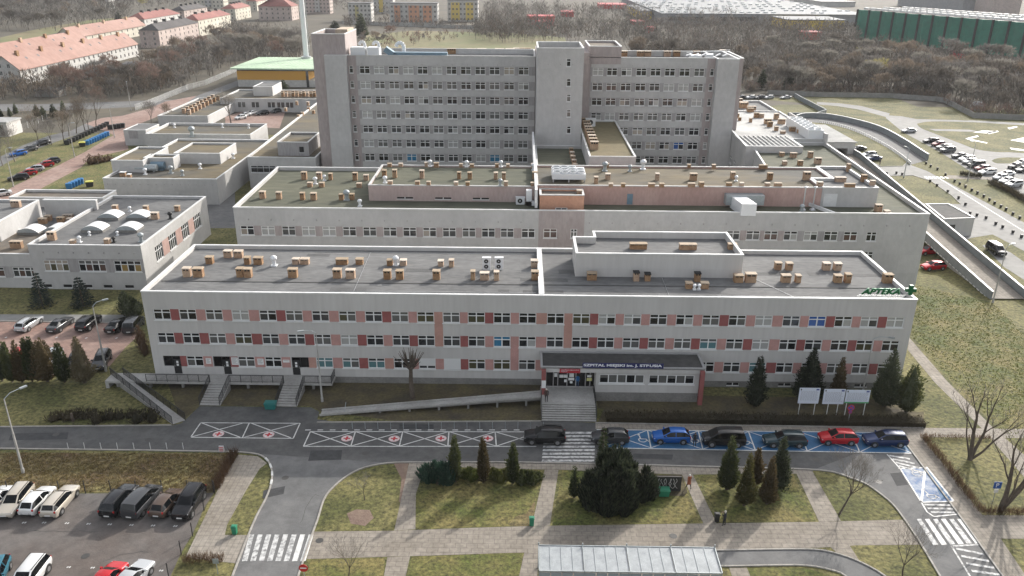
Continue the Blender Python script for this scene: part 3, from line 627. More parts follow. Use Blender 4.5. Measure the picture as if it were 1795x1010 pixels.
# penthouse on the front wing
P4 = [(7.1, 96.0), (28.15, 96.0), (28.15, 105.0), (9.9, 105.0), (9.9, 102.6), (7.1, 102.6)]
mb = MB()
for i in range(6): wall_face(mb, P4[i], P4[(i+1) % 6], zc-.02, 14.65)
mb.build('penthouse', M['plaster'], fb)
r2 = parapet(fb, P4, 13.75, 14.6, roofname='penthouse_roof')
chim_px(r2, [(960+840*s1, 420+93*s1, 165*s1, 56*s1), (960+1300*s1, 420+99*s1, 160*s1, 58*s1), (960+1712*s1, 420+97*s1, 86*s1, 60*s1)], 13.75, hmul=.95)
# notices and signs fixed on the wall between ground floor windows
for px, w, h, z in ((366, .62, .75, 2.45), (412, .8, 1.0, 2.35), (457, .75, .8, 2.4), (502, .8, .35, 2.75)):
    x = V(px, 635, Y0).x; mb = MB(); mb.box(x-w/2, x+w/2, Y0-.05, Y0-.004, z, z+h, 0)
    for k in range(int(h/.12)-1): mb.box(x-w/2+.08, x+w/2-.08-.1*(k % 3), Y0-.053, Y0-.051, z+h-.12-k*.12, z+h-.07-k*.12, 1)
    mb.build('notice_board', [M['frame'], M['plaster_old_dark']], fb)
# ================================================================== ENTRANCE PAVILION
EY = 84.6
eb = thing('entrance_pavilion', 'low flat roofed entrance pavilion with glass doors under the blue name sign', 'building', (12, EY, 0))
ex0, ex1, ez = 2.75, 21.75, 4.72
mb = MB()
wo2 = [(V(a, 664, EY).x, V(b, 664, EY).x) for a, b in ((1051, 1129), (1138, 1217))]
xw0 = 9.15
wall_face(mb, (xw0, EY), (ex1-.4, EY), 0, 4.0, [(a-xw0, b-xw0, 2.4, 3.6) for a, b in wo2], [(0, 50, 0, 1.22, 1)])
wall_face(mb, (ex1-.02, EY), (ex1-.02, Y0+.02), 0, 4.0); wall_face(mb, (xw0, 87.2), (xw0, EY), 0, 4.0)
wall_face(mb, (ex0+.3, Y0), (ex0+.3, 85.6), 0, 4.0)
mb.box(ex0, ex1, EY-.28, Y0-.01, 3.95, 4.45, 0)       # fascia slab
mb.build('wall', [M['plaster'], M['plinth']], eb)
parapet(eb, [(ex0-.12, EY-.42), (ex1+.12, EY-.42), (ex1+.12, Y0-.015), (ex0-.12, Y0-.015)], 4.55, 4.70, t=.22, mroof='roof_dark', mcop='plaster_dark', mwall='plaster_dark', over=.03, cop_h=.05)
mb = MB(); mb.box(ex1-.45, ex1+.05, EY-.75, EY-.29, 0, 4.44, 0); mb.build('end_pier', M['panel_red'], eb)
mb = MB(); mb.box(ex1-.42, ex1-.02, EY-.72, EY-.3, 0.0, .6, 0); 
mb = MB(); mb.box(ex0-.02, ex0+.48, EY-.75, EY-.30, 1.15, 4.44, 0); mb.build('end_pier', M['panel_red'], eb)
mb = MB(); mb.box(ex0+.0, ex0+.5, EY-.78, EY-.755, 2.1, 3.1, 0); mb.build('notice_board', M['frame'], eb)
for a, b in wo2:
    n = 5; w = (b-a)/n; g = MB(); f = MB(); cols = [['dark', 'soft', 'grey', 'dark', 'grey'], ['dark', 'grey', 'dark', 'grey', 'dark']][a > 15]
    for k in range(n):
        x = a+k*w; g.quad((x, EY+.12, 2.4), (x+w, EY+.12, 2.4), (x+w, EY+.12, 3.1 if k % 2 == 0 else 3.6), (x, EY+.12, 3.1 if k % 2 == 0 else 3.6), 0 if cols[k] == 'dark' else 1)
        if k % 2 == 0: g.quad((x, EY+.12, 3.1), (x+w, EY+.12, 3.1), (x+w, EY+.12, 3.6), (x, EY+.12, 3.6), 1)
    for k in range(n+1): f.box(a+k*w-.06, a+k*w+.06, EY+.05, EY+.13, 2.41, 3.59)
    f.box(a-.06, b+.06, EY+.055, EY+.131, 3.5, 3.6); f.box(a-.06, b+.06, EY+.055, EY+.131, 2.40, 2.5); f.box(a-.1, b+.1, EY-.1, EY+.1, 2.28, 2.395)
    o = g.build('window', [M['glass_dark'], M['glass_grey']], eb); f.build('frame', M['frame'], o)
# glazed entrance screen
dx0, dx1, dy = ex0+.55, xw0-.02, 85.55
mb = MB(); mb.box(dx0, dx1, dy+.3, dy+.35, 1.2, 3.95, 0); 
sc = mb.build('glass_screen', M['glass_black'], eb)
mb = MB()
xs = [dx0, dx0+.9, dx0+1.45, dx0+2.55, dx0+3.6, dx0+4.75, dx0+5.3, dx1]
for x in xs: mb.box(x-.05, x+.05, dy+.18, dy+.29, 1.2, 3.95, 0)
mb.box(dx0, dx1, dy+.19, dy+.28, 3.2, 3.3, 0); mb.box(dx0, dx1, dy+.19, dy+.28, 1.2, 1.32, 0); mb.build('frame', M['plaster_old_dark'], sc)
mb = MB()
for x, z, w, h in ((dx0+1.0, 2.6, .35, .5), (dx0+1.62, 2.5, .5, .4), (dx0+2.15, 2.5, .45, .4), (dx0+2.2, 1.9, .3, .35), (dx0+2.8, 2.6, .55, .5), (dx0+2.7, 2.15, .7, .35), (dx0+2.9, 1.75, .3, .3), (dx0+4.95, 2.6, .5, .3)): mb.box(x, x+w, dy+.15, dy+.17, z, z+h, 0)
mb.build('notice', M['frame'], sc)
mb = MB(); mb.box(dx0+4.9, dx0+5.5, dy+.15, dy+.17, 2.1, 2.5, 0); mb.build('notice', mat('yellow_paper', (.62, .60, .25), .8), sc)
def lettering(name, body, size, loc, rot, m, parent=None, ext=.02, align='LEFT', shear=0, bold=0):
    cu = bpy.data.curves.new(name, 'FONT'); cu.body = body; cu.size = size; cu.extrude = ext; cu.align_x = align; cu.shear = shear; cu.offset = bold
    t = bpy.data.objects.new(name, cu); COL.objects.link(t); dg = bpy.context.evaluated_depsgraph_get()
    me = bpy.data.meshes.new_from_object(t.evaluated_get(dg)); bpy.data.objects.remove(t); me.name = name
    me.materials.clear(); me.materials.append(m)
    for p in me.polygons: p.material_index = 0
    o = bpy.data.objects.new(name, me); COL.objects.link(o); o.location = loc; o.rotation_euler = rot
    if parent: o.parent = parent
    return o
def fit_width(o, w, h=None):
    xs = [v.co.x for v in o.data.vertices]; ys = [v.co.y for v in o.data.vertices]
    sx = w/(max(xs)-min(xs)); sy = (h/(max(ys)-min(ys))) if h else sx
    mx = min(xs); my = min(ys)
    for v in o.data.vertices: v.co.x = (v.co.x-mx)*sx; v.co.y = (v.co.y-my)*sy
    return o
navy = mat('sign_navy', (.012, .016, .09), .5); white_l = mat('sign_white', (.75, .76, .80), .5)
SY = EY-.62
sa = V(1021, 645, SY); sb = V(1163, 645, SY); sz0 = 4.78
st = thing('name_sign', 'long dark blue sign with white letters on the entrance pavilion roof edge', 'sign', ((sa.x+sb.x)/2, SY, sz0))
mb = MB(); mb.box(sa.x, sb.x, SY, SY+.08, sz0-.02, sz0+.62, 0); mb.build('board', navy, st)
t = lettering('lettering', 'SZPITAL MIEJSKI im. J. STRUSIA', .6, (sa.x-st.location.x+.12, -.012, .16), (pi/2, 0, 0), white_l, st, .008, bold=.022); fit_width(t, sb.x-sa.x-.3, .43); t.location.z = .09
mb = MB()
for k in range(6): x = sa.x+.3+k*(sb.x-sa.x-.6)/5; mb.beam((x, SY+.1, sz0+.5), (x, SY+.75, sz0-.12), .05, .05)
mb.build('brace', M['metal_white'], st)
redm = mat('sign_red', (.38, .02, .03), .5)
rx0, rx1 = V(981, 650, EY-.33).x, V(1017, 650, EY-.33).x
st = thing('entrance_sign', 'small red sign with white writing above the entrance doors', 'sign', (rx0, EY-.33, 3.98))
mb = MB(); mb.box(rx0, rx1, EY-.36, EY-.29, 3.92, 4.46, 0); mb.build('board', redm, st)
t = lettering('lettering', 'CENTRUM MEDYCZNE\nWEJSCIE', .16, (.15, -.035, .3), (pi/2, 0, 0), white_l, st, .004)
fit_width(t, rx1-rx0-.3, .36); t.location = (.15, -.035, .03)
# pharmacy letters on the roof edge
gr = mat('sign_green', (.0, .11, .035), .45); grl = mat('sign_green_light', (.35, .62, .42), .5)
AY = Y0+.25; ax0, ax1 = V(1509, 518, AY).x, V(1579, 506, AY).x
st = thing('pharmacy_sign', 'green lettering and green cross standing on the right roof corner of the front wing', 'sign', (ax0, AY, ZR+.03))
t = lettering('lettering', 'APTEKA', 1.0, (0, 0, .42), (pi/2, 0, 0), gr, st, .06, shear=.25, bold=.03); fit_width(t, ax1-ax0, .68)
t2 = lettering('letter_edge', 'APTEKA', 1.0, (.05, .08, .46), (pi/2, 0, 0), grl, st, .05, shear=.25, bold=.05); fit_width(t2, ax1-ax0+.05, .72)
mb = MB(); mb.box(ax0-.2, ax1+.8, AY+.1, AY+.14, ZR+.32, ZR+.36); mb.box(ax0-.2, ax1+.8, AY+.5, AY+.54, ZR+.03, ZR+.07)
for k in range(9): x = ax0-.1+k*(ax1-ax0+.6)/8; mb.beam((x, AY+.12, ZR+.35), (x+.35, AY+.5, ZR+.05), .04, .04); mb.beam((x, AY+.12, ZR+.02), (x, AY+.12, ZR+.4), .04, .04)
mb.build('rack', M['metal_white'], st)
cx = V(1597, 512, AY-.1).x-.05; mb = MB(); z0 = ZR+.5
for a, b in ((1.5, .5), (.5, 1.5)): mb.box(cx-a/2*.8, cx+a/2*.8, AY-.25-.001*a, AY+.15+.001*a, z0+.6-b/2*.8, z0+.6+b/2*.8)
mb.build('cross', gr, st)
# ================================================================== STAIRS, GALLERY AND RAMPS
def railing(mb, pts, h=1.0, step=1.2, bars=.14, m=0, solid=False):
    for a, b in zip(pts[:-1], pts[1:]):
        a = Vector(a); b = Vector(b); L = (b-a).length; n = max(1, int(L/step)); up = Vector((0, 0, h))
        mb.beam(a+up, b+up, .06, .06, m); mb.beam(a+up*.12, b+up*.12, .035, .035, m)
        for i in range(n+1): p = a.lerp(b, i/n); mb.beam(p, p+up, .05, .05, m)
        k = max(1, int(L/bars))
        for i in range(k): p = a.lerp(b, (i+.5)/k); mb.beam(p+up*.12, p+up, .022, .022, m)
def stair(name, label, x0, x1, ytop, ybot, z, n, rail_m, depth=1.6):
    t = thing(name, label, 'stairs', ((x0+x1)/2, ybot, 0)); mb = MB(); run = (ytop-ybot)/n
    for i in range(n):
        y = ybot+i*run; h = z*(i+1)/n
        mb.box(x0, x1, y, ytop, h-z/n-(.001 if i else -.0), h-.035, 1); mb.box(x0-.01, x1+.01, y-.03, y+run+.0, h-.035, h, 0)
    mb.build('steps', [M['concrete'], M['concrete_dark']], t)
    r = MB()
    for x in (x0+.05, x1-.05): railing(r, [(x, ybot, .1), (x, ytop, z+.05)])
    r.build('railing', M[rail_m], t); return t
GZ = 1.0
stair('entrance_stairs', 'concrete steps with black railings up to the second dark door, left flight', -37.45, -35.0, 86.25, 82.45, GZ, 9, 'black_metal')
stair('entrance_stairs', 'concrete steps with black railings beside the green grit bin, right flight', -28.45, -25.95, 86.25, 82.4, GZ, 9, 'black_metal')
ga = thing('gallery_walkway', 'raised concrete walkway along the left end of the grey wing', 'walkway', (-36, 87, 0))
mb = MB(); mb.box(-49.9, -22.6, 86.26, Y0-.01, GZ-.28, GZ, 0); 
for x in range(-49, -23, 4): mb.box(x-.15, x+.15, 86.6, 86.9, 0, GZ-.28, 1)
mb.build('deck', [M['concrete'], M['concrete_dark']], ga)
mb = MB(); railing(mb, [(-45.2, 86.3, GZ), (-37.5, 86.3, GZ)]); railing(mb, [(-34.95, 86.3, GZ), (-28.5, 86.3, GZ)]); railing(mb, [(-25.9, 86.3, GZ), (-22.65, 86.3, GZ), (-22.65, 88.2, GZ)]); mb.build('railing', M['black_metal'], ga)
mats_ = MB()
ra = thing('access_ramp', 'long sloping concrete ramp with black railings leading down to the left end of the road', 'ramp', (-44, 83, 0))
a0, a1, b0, b1 = Vector((-50.3, 87.9, 1)), Vector((-48.7, 87.9, 1)), Vector((-38.9, 78.2, .05)), Vector((-37.8, 79.1, .05))
mb = MB(); dn = Vector((0, 0, -1)); 
mb.quad(a0, b0, b1, a1, 0)
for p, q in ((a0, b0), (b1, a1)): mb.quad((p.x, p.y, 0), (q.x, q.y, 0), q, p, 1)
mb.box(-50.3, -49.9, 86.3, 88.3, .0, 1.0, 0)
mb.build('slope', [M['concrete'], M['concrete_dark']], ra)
mb = MB(); railing(mb, [a0, b0], 1.0, 1.5, .12); railing(mb, [a1, b1], 1.0, 1.5, .12); mb.build('railing', M['black_metal'], ra)
ra = thing('access_ramp', 'long low concrete ramp rising to the right up to the main entrance landing', 'ramp', (-10, 82, 0))
mb = MB(); A = Vector((-22.8, 80.35, .05)); B = Vector((-22.8, 81.5, .05)); C = Vector((2.66, 84.5, 1.15)); D = Vector((2.66, 83.3, 1.15))
mb.quad(A, D, C, B, 0); mb.quad((A.x, A.y, 0), (D.x, D.y, .9), D, A, 1); mb.quad((C.x, C.y, 0), (B.x, B.y, 0), B, C, 1)
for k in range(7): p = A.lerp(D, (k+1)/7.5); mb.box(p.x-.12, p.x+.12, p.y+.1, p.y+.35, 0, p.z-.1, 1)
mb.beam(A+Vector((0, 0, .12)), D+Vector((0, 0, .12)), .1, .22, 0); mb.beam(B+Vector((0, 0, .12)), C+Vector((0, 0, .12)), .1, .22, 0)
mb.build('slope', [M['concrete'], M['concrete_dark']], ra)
mb = MB(); mb.beam(A.lerp(D, .11)+Vector((0, 0, .1)), B.lerp(C, .11)+Vector((0, 0, .9)), .05, .05); mb.build('barrier', M['galv'], ra)
ms = thing('main_steps', 'wide concrete steps and landing in front of the main entrance doors', 'stairs', (5.7, 80, 0))
mb = MB(); n = 8; x0, x1 = 2.7, 8.95
for i in range(n):
    y = 79.85+i*.27; h = 1.2*(i+1)/n; mb.box(x0, x1, y, 82.0, h-.15 if i else 0, h-.035, 1); mb.box(x0, x1, y-.03, y+.27, h-.035, h, 0)
mb.box(x0, x1, 81.98, 85.9, 0, 1.2, 0); mb.build('steps', [M['concrete'], M['concrete_dark']], ms)
mb = MB(); railing(mb, [(x1+.02, 79.9, .1), (x1+.02, 82, 1.2), (x1+.02, 84.5, 1.2)], 1, 1.2, .2); railing(mb, [(x0+.02, 79.9, .1), (x0+.02, 82, 1.2), (x0+.02, 83.2, 1.2)], 1, 1.2, 3); mb.build('railing', M['black_metal'], ms)
# ================================================================== GENERIC BLOCKS
def block(parent, P, z0, zt, drop=.5, mwall='plaster_old', mroof='roof_moss', mcop='coping', opens={}, regions={}, extra_m=(), name='wall', rname='roof', depth=.14):
    mb = MB(); n = len(P)
    for i in range(n): wall_face(mb, P[i], P[(i+1) % n], z0, zt-.04, opens.get(i, ()), regions.get(i, ()), depth)
    mb.build(name, [M[mwall]]+[M[k] for k in extra_m], parent)
    return parapet(parent, P, zt-drop, zt-.07, mroof=mroof, mwall=mwall, mcop=mcop, roofname=rname)
def pxbox(x0, x1, yt, yb, yk, z0=0, ref=None):
    """front face read off its lower edge, its height off the upper edge, its depth off the back edge"""
    a = G(x0, yb, z0) if ref is None else G(ref, yb, z0); Yf = a.y
    L = V(x0, yt, Yf); R = V(x1, yt, Yf); zt = (L.z+R.z)/2; Yk = G((x0+x1)/2, yk, zt).y
    return L.x, R.x, Yf, Yk, zt
def rect(x0, x1, y0, y1): return [(x0, y0), (x1, y0), (x1, y1), (x0, y1)]
def drains(root, x0, x1, y, z, n):
    mb = MB()
    for i in range(n): x = x0+(x1-x0)*(i+.5)/n; mb.box(x-.07, x+.07, y-.12, y+.02, z-.12, z+.12)
    mb.build('roof_outlets', M['plaster_old_dark'], root)
# ================================================================== MIDDLE WING
MY, MZ = 120.2, 12.96
mbd = thing('hospital_wing', 'middle grey wing with olive roof and pinkish upper storeys', 'building', (5, MY, 0))
PM = [(-44.45, MY), (63, MY), (64.9, 172.2), (48.8, 172.2), (45.6, 146.2), (21.2, 146.2), (21.2, 167), (3.0, 167), (3.0, 146.4), (-44.9, 146.4)]
mx = [V(p, 404, MY).x for p in (433.5, 470, 506, 541, 577, 612.5, 648, 683.5, 718, 753, 787.5, 822, 856, 889, 926, 964.5, 1006, 1286, 1321, 1352.5, 1387, 1422.5, 1458, 1492.5, 1529.5)]
op = []; rg = []; mw = []
for i, x in enumerate(mx):
    w = {16: 1.0, 24: 1.55}.get(i, 2.1); op.append((x+44.45-w/2, x+44.45+w/2, 8.45, 9.95)); mw.append((x, w, 8.45))
op.append((mx[-1]+44.45-.8, mx[-1]+44.45+.8, 5.2, 6.7)); mw.append((mx[-1], 1.55, 5.2))
for i in range(14): rg.append((mx[i]+44.45+1.05, mx[i+1]+44.45-1.05, 8.4, 10.0, 1))
for i in range(17, 20): rg.append((mx[i]+44.45+1.05, mx[i+1]+44.45-1.05, 8.4, 10.0, 1))
for i in range(20, 23): rg.append((mx[i]+44.45+1.05, mx[i+1]+44.45-1.05, 8.4, 10.0, 2))
rg.append((2.9+44.45, 10+44.45, 5, 12.9, 1))
ro = block(mbd, PM, 0, MZ+.03, .65, 'plaster_old', 'roof_olive', opens={0: op}, regions={0: rg}, extra_m=('plaster_mauve', 'plaster_old_dark'))
bundle = (('dark', 3), ('soft', 4), ('grey', 4), ('brown', 2), ('blind', 2), ('cream', 1))
for x, w, z in mw: put_window(mbd, (x, MY, z), 0, w, 1.5, True, var=rvar(bundle), cols=2)
drains(mbd, -44, 62, MY, 11.0, 30)
mb = MB(); mb.box(-44.9, 1, MY+.38, MY+.9, MZ-.66, MZ-.62, 0)
# upper storeys
zr = MZ-.62
UL = rect(-24.5, 2.6, 126.7, 140.4); UR = [(10.0, 125.6), (48.0, 125.6), (48.0, 132.5), (50.3, 136.5), (50.3, 139), (2.6, 139), (2.6, 125.6)]
UR = [(2.6, 125.6), (48.0, 125.6), (48.0, 131.6), (51.6, 131.6), (51.6, 139), (2.6, 139)]
UG = [(48.05, 125.6), (56.9, 125.6), (56.9, 139.8), (51.65, 139.8), (51.65, 131.55), (48.05, 131.55)]
rul = block(mbd, UL, zr, 15.0, .35, 'plaster_rose', 'roof_olive', 'coping_dull', name='upper_wall', rname='upper_roof', opens={0: [(x+24.5-1.3, x+24.5+1.3, 12.72, 13.0) for x in (V(710, 349, 126.7).x, V(777, 351, 126.7).x, V(843, 352, 126.7).x)]})
rur = block(mbd, UR, zr, 15.55, .35, 'plaster_pink', 'roof_moss', 'coping_dull', name='upper_wall', rname='upper_roof')
rug = block(mbd, UG, zr, 15.6, .5, 'plaster_old', 'roof_grey', 'coping', name='upper_wall', rname='upper_roof')
rc = block(mbd, rect(3.05, 9.95, 121.75, 125.55), zr, 15.0, .4, 'plaster_orange', 'roof_brown', 'coping_dull', name='upper_wall', rname='upper_roof')
for px in (710, 777, 843):
    x = V(px, 350, 126.7).x; mb = MB(); mb.box(x-1.29, x+1.29, 126.78, 126.83, 12.73, 12.99, 0); mb.box(x-.07, x+.07, 126.7, 126.779, 12.73, 12.99, 1); mb.box(x-1.4, x+1.4, 126.6, 126.72, 12.6, 12.70, 1); mb.build('strip_window', [M['dark'], M['sill']], mbd)
x = V(984, 363, 121.75).x; mb = MB(); mb.box(x-.95, x+.95, 121.68, 121.74, 12.62, 12.92, 1); mb.box(x-.8, x-.06, 121.65, 121.679, 12.68, 12.86, 0); mb.box(x+.06, x+.8, 121.65, 121.679, 12.68, 12.86, 0); mb.build('strip_window', [M['dark'], M['sill']], mbd)
mb = MB(); mb.box(2.3, 2.7, 121.7, 166.9, MZ-.1, 15.75); mb.build('fire_wall', M['coping'], mbd)
x = V(1104, 350, 125.6).x; mb = MB(); mb.box(x-.45, x+.45, 125.53, 125.59, 12.45, 14.2); mb.build('door', M['duct_blue'], mbd)
x0 = V(1443, 346, 125.6).x; mb = MB(); mb.box(x0+.1, x0+2.2, 125.53, 125.59, 12.45, 14.5); mb.build('metal_door', M['coping'], mbd)
mb = MB(); mb.beam((48.5, MY+.35, MZ-.2), (46.3, 125.6, MZ-.2), .3, .5); mb.build('low_wall', M['coping'], mbd)
s5 = 280/1795; s6 = 300/1795; s8 = 340/1795
ch = [(852, 228, 62, 75), (1020, 222, 62, 70), (1148, 232, 45, 72), (1425, 236, 60, 75), (1548, 236, 58, 58), (915, 310, 56, 44), (1048, 312, 60, 42), (1468, 318, 60, 45), (383, 440, 66, 72), (567, 448, 62, 68), (832, 455, 55, 72), (958, 458, 65, 72), (1270, 458, 52, 66), (1388, 455, 55, 60)]
chim_px(ro, [(400+a*s5, 280+b*s5, c*s5, d*s5*1.1) for a, b, c, d in ch], zr)
ch = [(80, 186, 50, 72), (190, 194, 52, 78), (475, 200, 50, 78), (865, 206, 42, 70), (978, 208, 50, 72), (1250, 210, 46, 70), (1335, 212, 46, 70), (1660, 205, 60, 66)]
chim_px(rul, [(660+a*s6, 280+b*s6, c*s6, d*s6*1.05) for a, b, c, d in ch], 14.65)
ch = [(135, 76, 50, 40), (252, 76, 50, 40), (520, 78, 36, 42), (625, 82, 56, 42), (885, 80, 40, 36), (1000, 84, 48, 40), (1262, 82, 44, 38), (1378, 84, 44, 36), (1640, 90, 40, 50)]
chim_px(rul, [(660+a*s6, 280+b*s6, c*s6, d*s6) for a, b, c, d in ch], 15.0, d=.6)
ch = [(140, 262, 50, 40), (428, 266, 50, 40), (545, 270, 45, 38), (833, 272, 46, 40), (955, 274, 46, 42), (1357, 280, 44, 46), (1635, 280, 40, 40)]
chim_px(rul, [(660+a*s6, 280+b*s6, c*s6, d*s6) for a, b, c, d in ch], 15.0, d=.6)
ch = [(628, 258, 45, 80), (752, 212, 58, 68), (1270, 222, 46, 80), (1650, 222, 76, 76)]
chim_px(rur, [(940+a*s6, 280+b*s6, c*s6, d*s6) for a, b, c, d in ch], 15.2)
ch = [(783, 290, 44, 46), (912, 290, 44, 46), (1210, 290, 70, 46), (1318, 290, 55, 40), (1630, 288, 78, 46), (1735, 290, 55, 50)]
chim_px(rur, [(940+a*s6, 280+b*s6, c*s6, d*s6*.9) for a, b, c, d in ch], 15.5, d=.6)
ch = [(735, 80, 60, 36), (1605, 88, 38, 38)]
chim_px(rur, [(940+a*s6, 280+b*s6, c*s6, d*s6) for a, b, c, d in ch], 15.5, d=.6)
ch = [(342, 236, 46, 60), (686, 244, 50, 66), (1026, 246, 62, 68)]
chim_px(rur, [(1220+a*s8, 270+b*s8, c*s8, d*s8) for a, b, c, d in ch], 15.2)
ch = [(166, 142, 36, 42), (624, 136, 76, 36), (50, 300, 44, 38), (308, 302, 52, 42), (424, 302, 42, 42), (664, 304, 44, 42), (762, 304, 66, 36), (1148, 306, 56, 46)]
chim_px(rur, [(1220+a*s8, 270+b*s8, c*s8, d*s8*.9) for a, b, c, d in ch], 15.5, d=.6)
ch = [(1340, 262, 96, 46), (1556, 262, 46, 60), (1412, 168, 30, 64)]
chim_px(rug, [(1220+a*s8, 270+b*s8, c*s8, d*s8) for a, b, c, d in ch], 15.1)
chim_px(rug, [(1220+a*s8, 270+b*s8, c*s8, d*s8) for a, b, c, d in [(1425, 310, 90, 30), (1635, 292, 50, 40)]], 15.6, d=.5)
chim_px(ro, [(1220+1690*s8, 270+540*s8, 58*s8, 62*s8), (1220+1772*s8, 270+562*s8, 52*s8, 34*s8)], zr)
chim_px(rc, [(940+453*s6, 280+362*s6, 60*s6, 46*s6)], 14.6)
# ================================================================== LINK BLOCK AND HIGH RISE
TY, TZ = 181.7, 29.2
M['roof_ochre'] = mat('roof_ochre', (.12, .105, .055), .93, scale=.1, col2=(.17, .135, .07), detail=8, extra=.3)
lk = thing('link_block', 'low connecting block with ochre roof and brick chimney row before the tower', 'building', (16, 146, 0))
rl = block(lk, rect(12.6, 21.1, 146.25, TY-.02), 10, 15.5, .3, 'plaster_old', 'roof_ochre', 'coping')
for k in range(9): chimney(rl, 14.0, 153.2+k*3.0, 15.2, 1.5, 1.0, 1.5)
ch_gap = []
for k in range(5): chimney(ro, 10.2, 148.5+k*3.4, zr, .8, .7, 1.2)
tz1 = [(120.3, 130), (145, 156.3), (170.7, 182.8), (197.2, 208.6), (221.4, 232.5), (247.2, 258.2), (270.3, 280.6)]
zrow = [25.25-3.23*k for k in range(8)]; WH = 1.62
lx = [V(p, 125, TY).x for p in (639.3, 664.5, 690, 715.5, 740.8, 766, 791.5, 816.5, 841.8, 867, 892.5, 918)]
rx = [V(p, 126, TY).x for p in (1048.3, 1073, 1098.3, 1124.3, 1149.3, 1174.5, 1200.3, 1226)]
tcol = (('dark', 5), ('soft', 5), ('grey', 4), ('blind', 3), ('cream', 1))
hr = thing('high_rise_wing', 'tall grey hospital block left of the blind stair tower, twelve windows wide', 'building', (-16, TY, 0))
tx0, tx1 = V(604, 98, TY).x, 3.0
op = []; rg = []; TB = V(900, 81, TZ+.2).y if False else TY+13.5
xa = V(608, 100, TY).x; xb = V(624, 100, TY).x; sx = V(615.8, 123, TY).x
for z in zrow:
    rg.append((lx[0]-1.7-tx0, 100, z-.15, z+WH+.1, 1))
    for x in lx: op.append((x-tx0-1.12, x-tx0+1.12, z, z+WH))
    op.append((sx-tx0-.42, sx-tx0+.42, z+.1, z+WH))
rg.insert(0, (0, xb-tx0, 0, 40, 2))
rh = block(hr, rect(tx0, tx1, TY, TY+15), 0, TZ, 1.2, 'plaster_old', 'roof_grey', 'coping_dull', opens={0: op}, regions={0: rg}, extra_m=('plaster_old_dark', 'plaster_mauve'))
sp = {(3, 6): ('sky', 'sky', 'sky'), (9, 6): ('sky', 'sky', 'sky'), (8, 6): ('blind', 'blind', 'blind'), (2, 6): ('grey', 'grey', 'grey')}
sill_mb = None
for k, z in enumerate(zrow):
    for i, x in enumerate(lx):
        if k == 7: continue
        put_window(hr, (x, TY, z), 0, 2.24, WH, True, var=sp.get((i, k)) or rvar(tcol))
    if k < 7: put_window(hr, (sx, TY, z+.1), 0, .84, WH-.1, True, var=rvar(tcol), cols=1)
drains(hr, tx0+2, tx1, TY, TZ-1.9, 12)
# west stair block and blank pier
fl = V(567.5, 96, TY-1.2).x; fr2 = V(606, 96, TY-1.2).x
mb = MB(); mb.box(fl, fr2, TY-1.2, TY+1.5, 0, TZ-.1, 0); mb.box(fl-.02, fr2+.02, TY-1.22, TY+1.5, TZ-.1, TZ+.02, 1); mb.build('blank_pier', [M['plaster_old'], M['coping_dull']], hr)
tz = V(570, 59, TY).z
tl, tr = V(545, 59, TY).x, V(604, 59, TY).x
PS = rect(tl, tr, TY+.0, TY+13)
PS = [(tl, TY-.05), (fl-.0, TY-.05), (fl+.0, TY+.0), (tr, TY+.0), (tr, TY+13), (tl, TY+13)]
PS = rect(tl, tr-.02, TY+.03, TY+13)
r = block(hr, PS, 0, tz, 1.0, 'plaster_mauve', 'roof_brown', 'coping', name='stair_wall', rname='stair_roof')
mb = MB(); mb.box(tl+4.2, tr-.4, TY+5, TY+12, tz-1, tz+.5); mb.build('roof_hut', M['brick_cap'], hr)
# tower
tw = thing('stair_tower', 'blind grey tower with one column of slit windows in the high rise middle', 'building', (8, 167, 0))
w0, w1 = V(942, 90, 167).x, V(1024, 90, 167).x; wz = V(980, 84, 167).z
sl_ = [V(997, y, 167) for y in (110, 145, 172, 199, 228)]
op = [(v.x-w0-.42, v.x-w0+.42, v.z-.75, v.z+.75) for v in sl_]
rt = block(tw, rect(w0, w1, 167.03, 180), 9, wz, 2.4, 'plaster_old', 'roof_dark', 'coping', opens={0: op})
for i, v in enumerate(sl_):
    put_window(tw, (v.x, 167.03, v.z-.75), 0, .84, 1.5, True, var=('dark',)*3 if i in (0, 1, 4) else ('grey',)*3, cols=1)
mb = MB(); mb.box(w0+.0, w1+2.2, 180.02, TY+12, 9, TZ+1.0, 0); mb.build('core_wall', M['plaster_mauve'], tw)
drains(tw, w0+1, w1-1, 167.03, wz-3.2, 3)
# east wing
he = thing('high_rise_wing', 'tall grey hospital block right of the blind stair tower, eight windows wide', 'building', (30, TY, 0))
e0 = w1+1.4; e0 = V(1030, 100, TY).x; e1 = V(1262, 102, TY).x; ez1 = V(1170, 101, TY).z
pl, pr = V(1241, 104, TY).x, V(1259, 104, TY).x
op = []; rg = [(0, V(1037, 104, TY).x-e0, 0, 50, 2), (pl-e0, 100, 0, 50, 2)]
s2x = V(1248.3, 126, TY).x; kx = V(1028.5, 126, TY).x
for z in zrow:
    rg.append((rx[0]-1.7-e0, pl-e0, z-.15, z+WH+.1, 1))
    for i, x in enumerate(rx): op.append((x-e0-1.12, x-e0+1.12, z, z+WH))
    op.append((s2x-e0-.42, s2x-e0+.42, z+.1, z+WH))
rg = rg[:2]+rg[2:]
re_ = block(he, rect(e0, e1+5.2, TY+.02, TY+14), 0, ez1, 1.2, 'plaster_old', 'roof_grey', 'coping', opens={0: op}, regions={0: rg}, extra_m=('plaster_old_dark', 'plaster_mauve'))
se = {(6, 5): ('blue', 'dark', 'blue'), (5, 5): ('dark', 'cream', 'dark'), (2, 2): ('cream', 'grey', 'grey'), (5, 1): ('blind', 'blind', 'blind'), (6, 1): ('blind', 'blind', 'blind'), (0, 0): ('blind', 'blind', 'blind'), (2, 0): ('dark', 'blind', 'blind'), (1, 1): ('brown', 'brown', 'grey')}
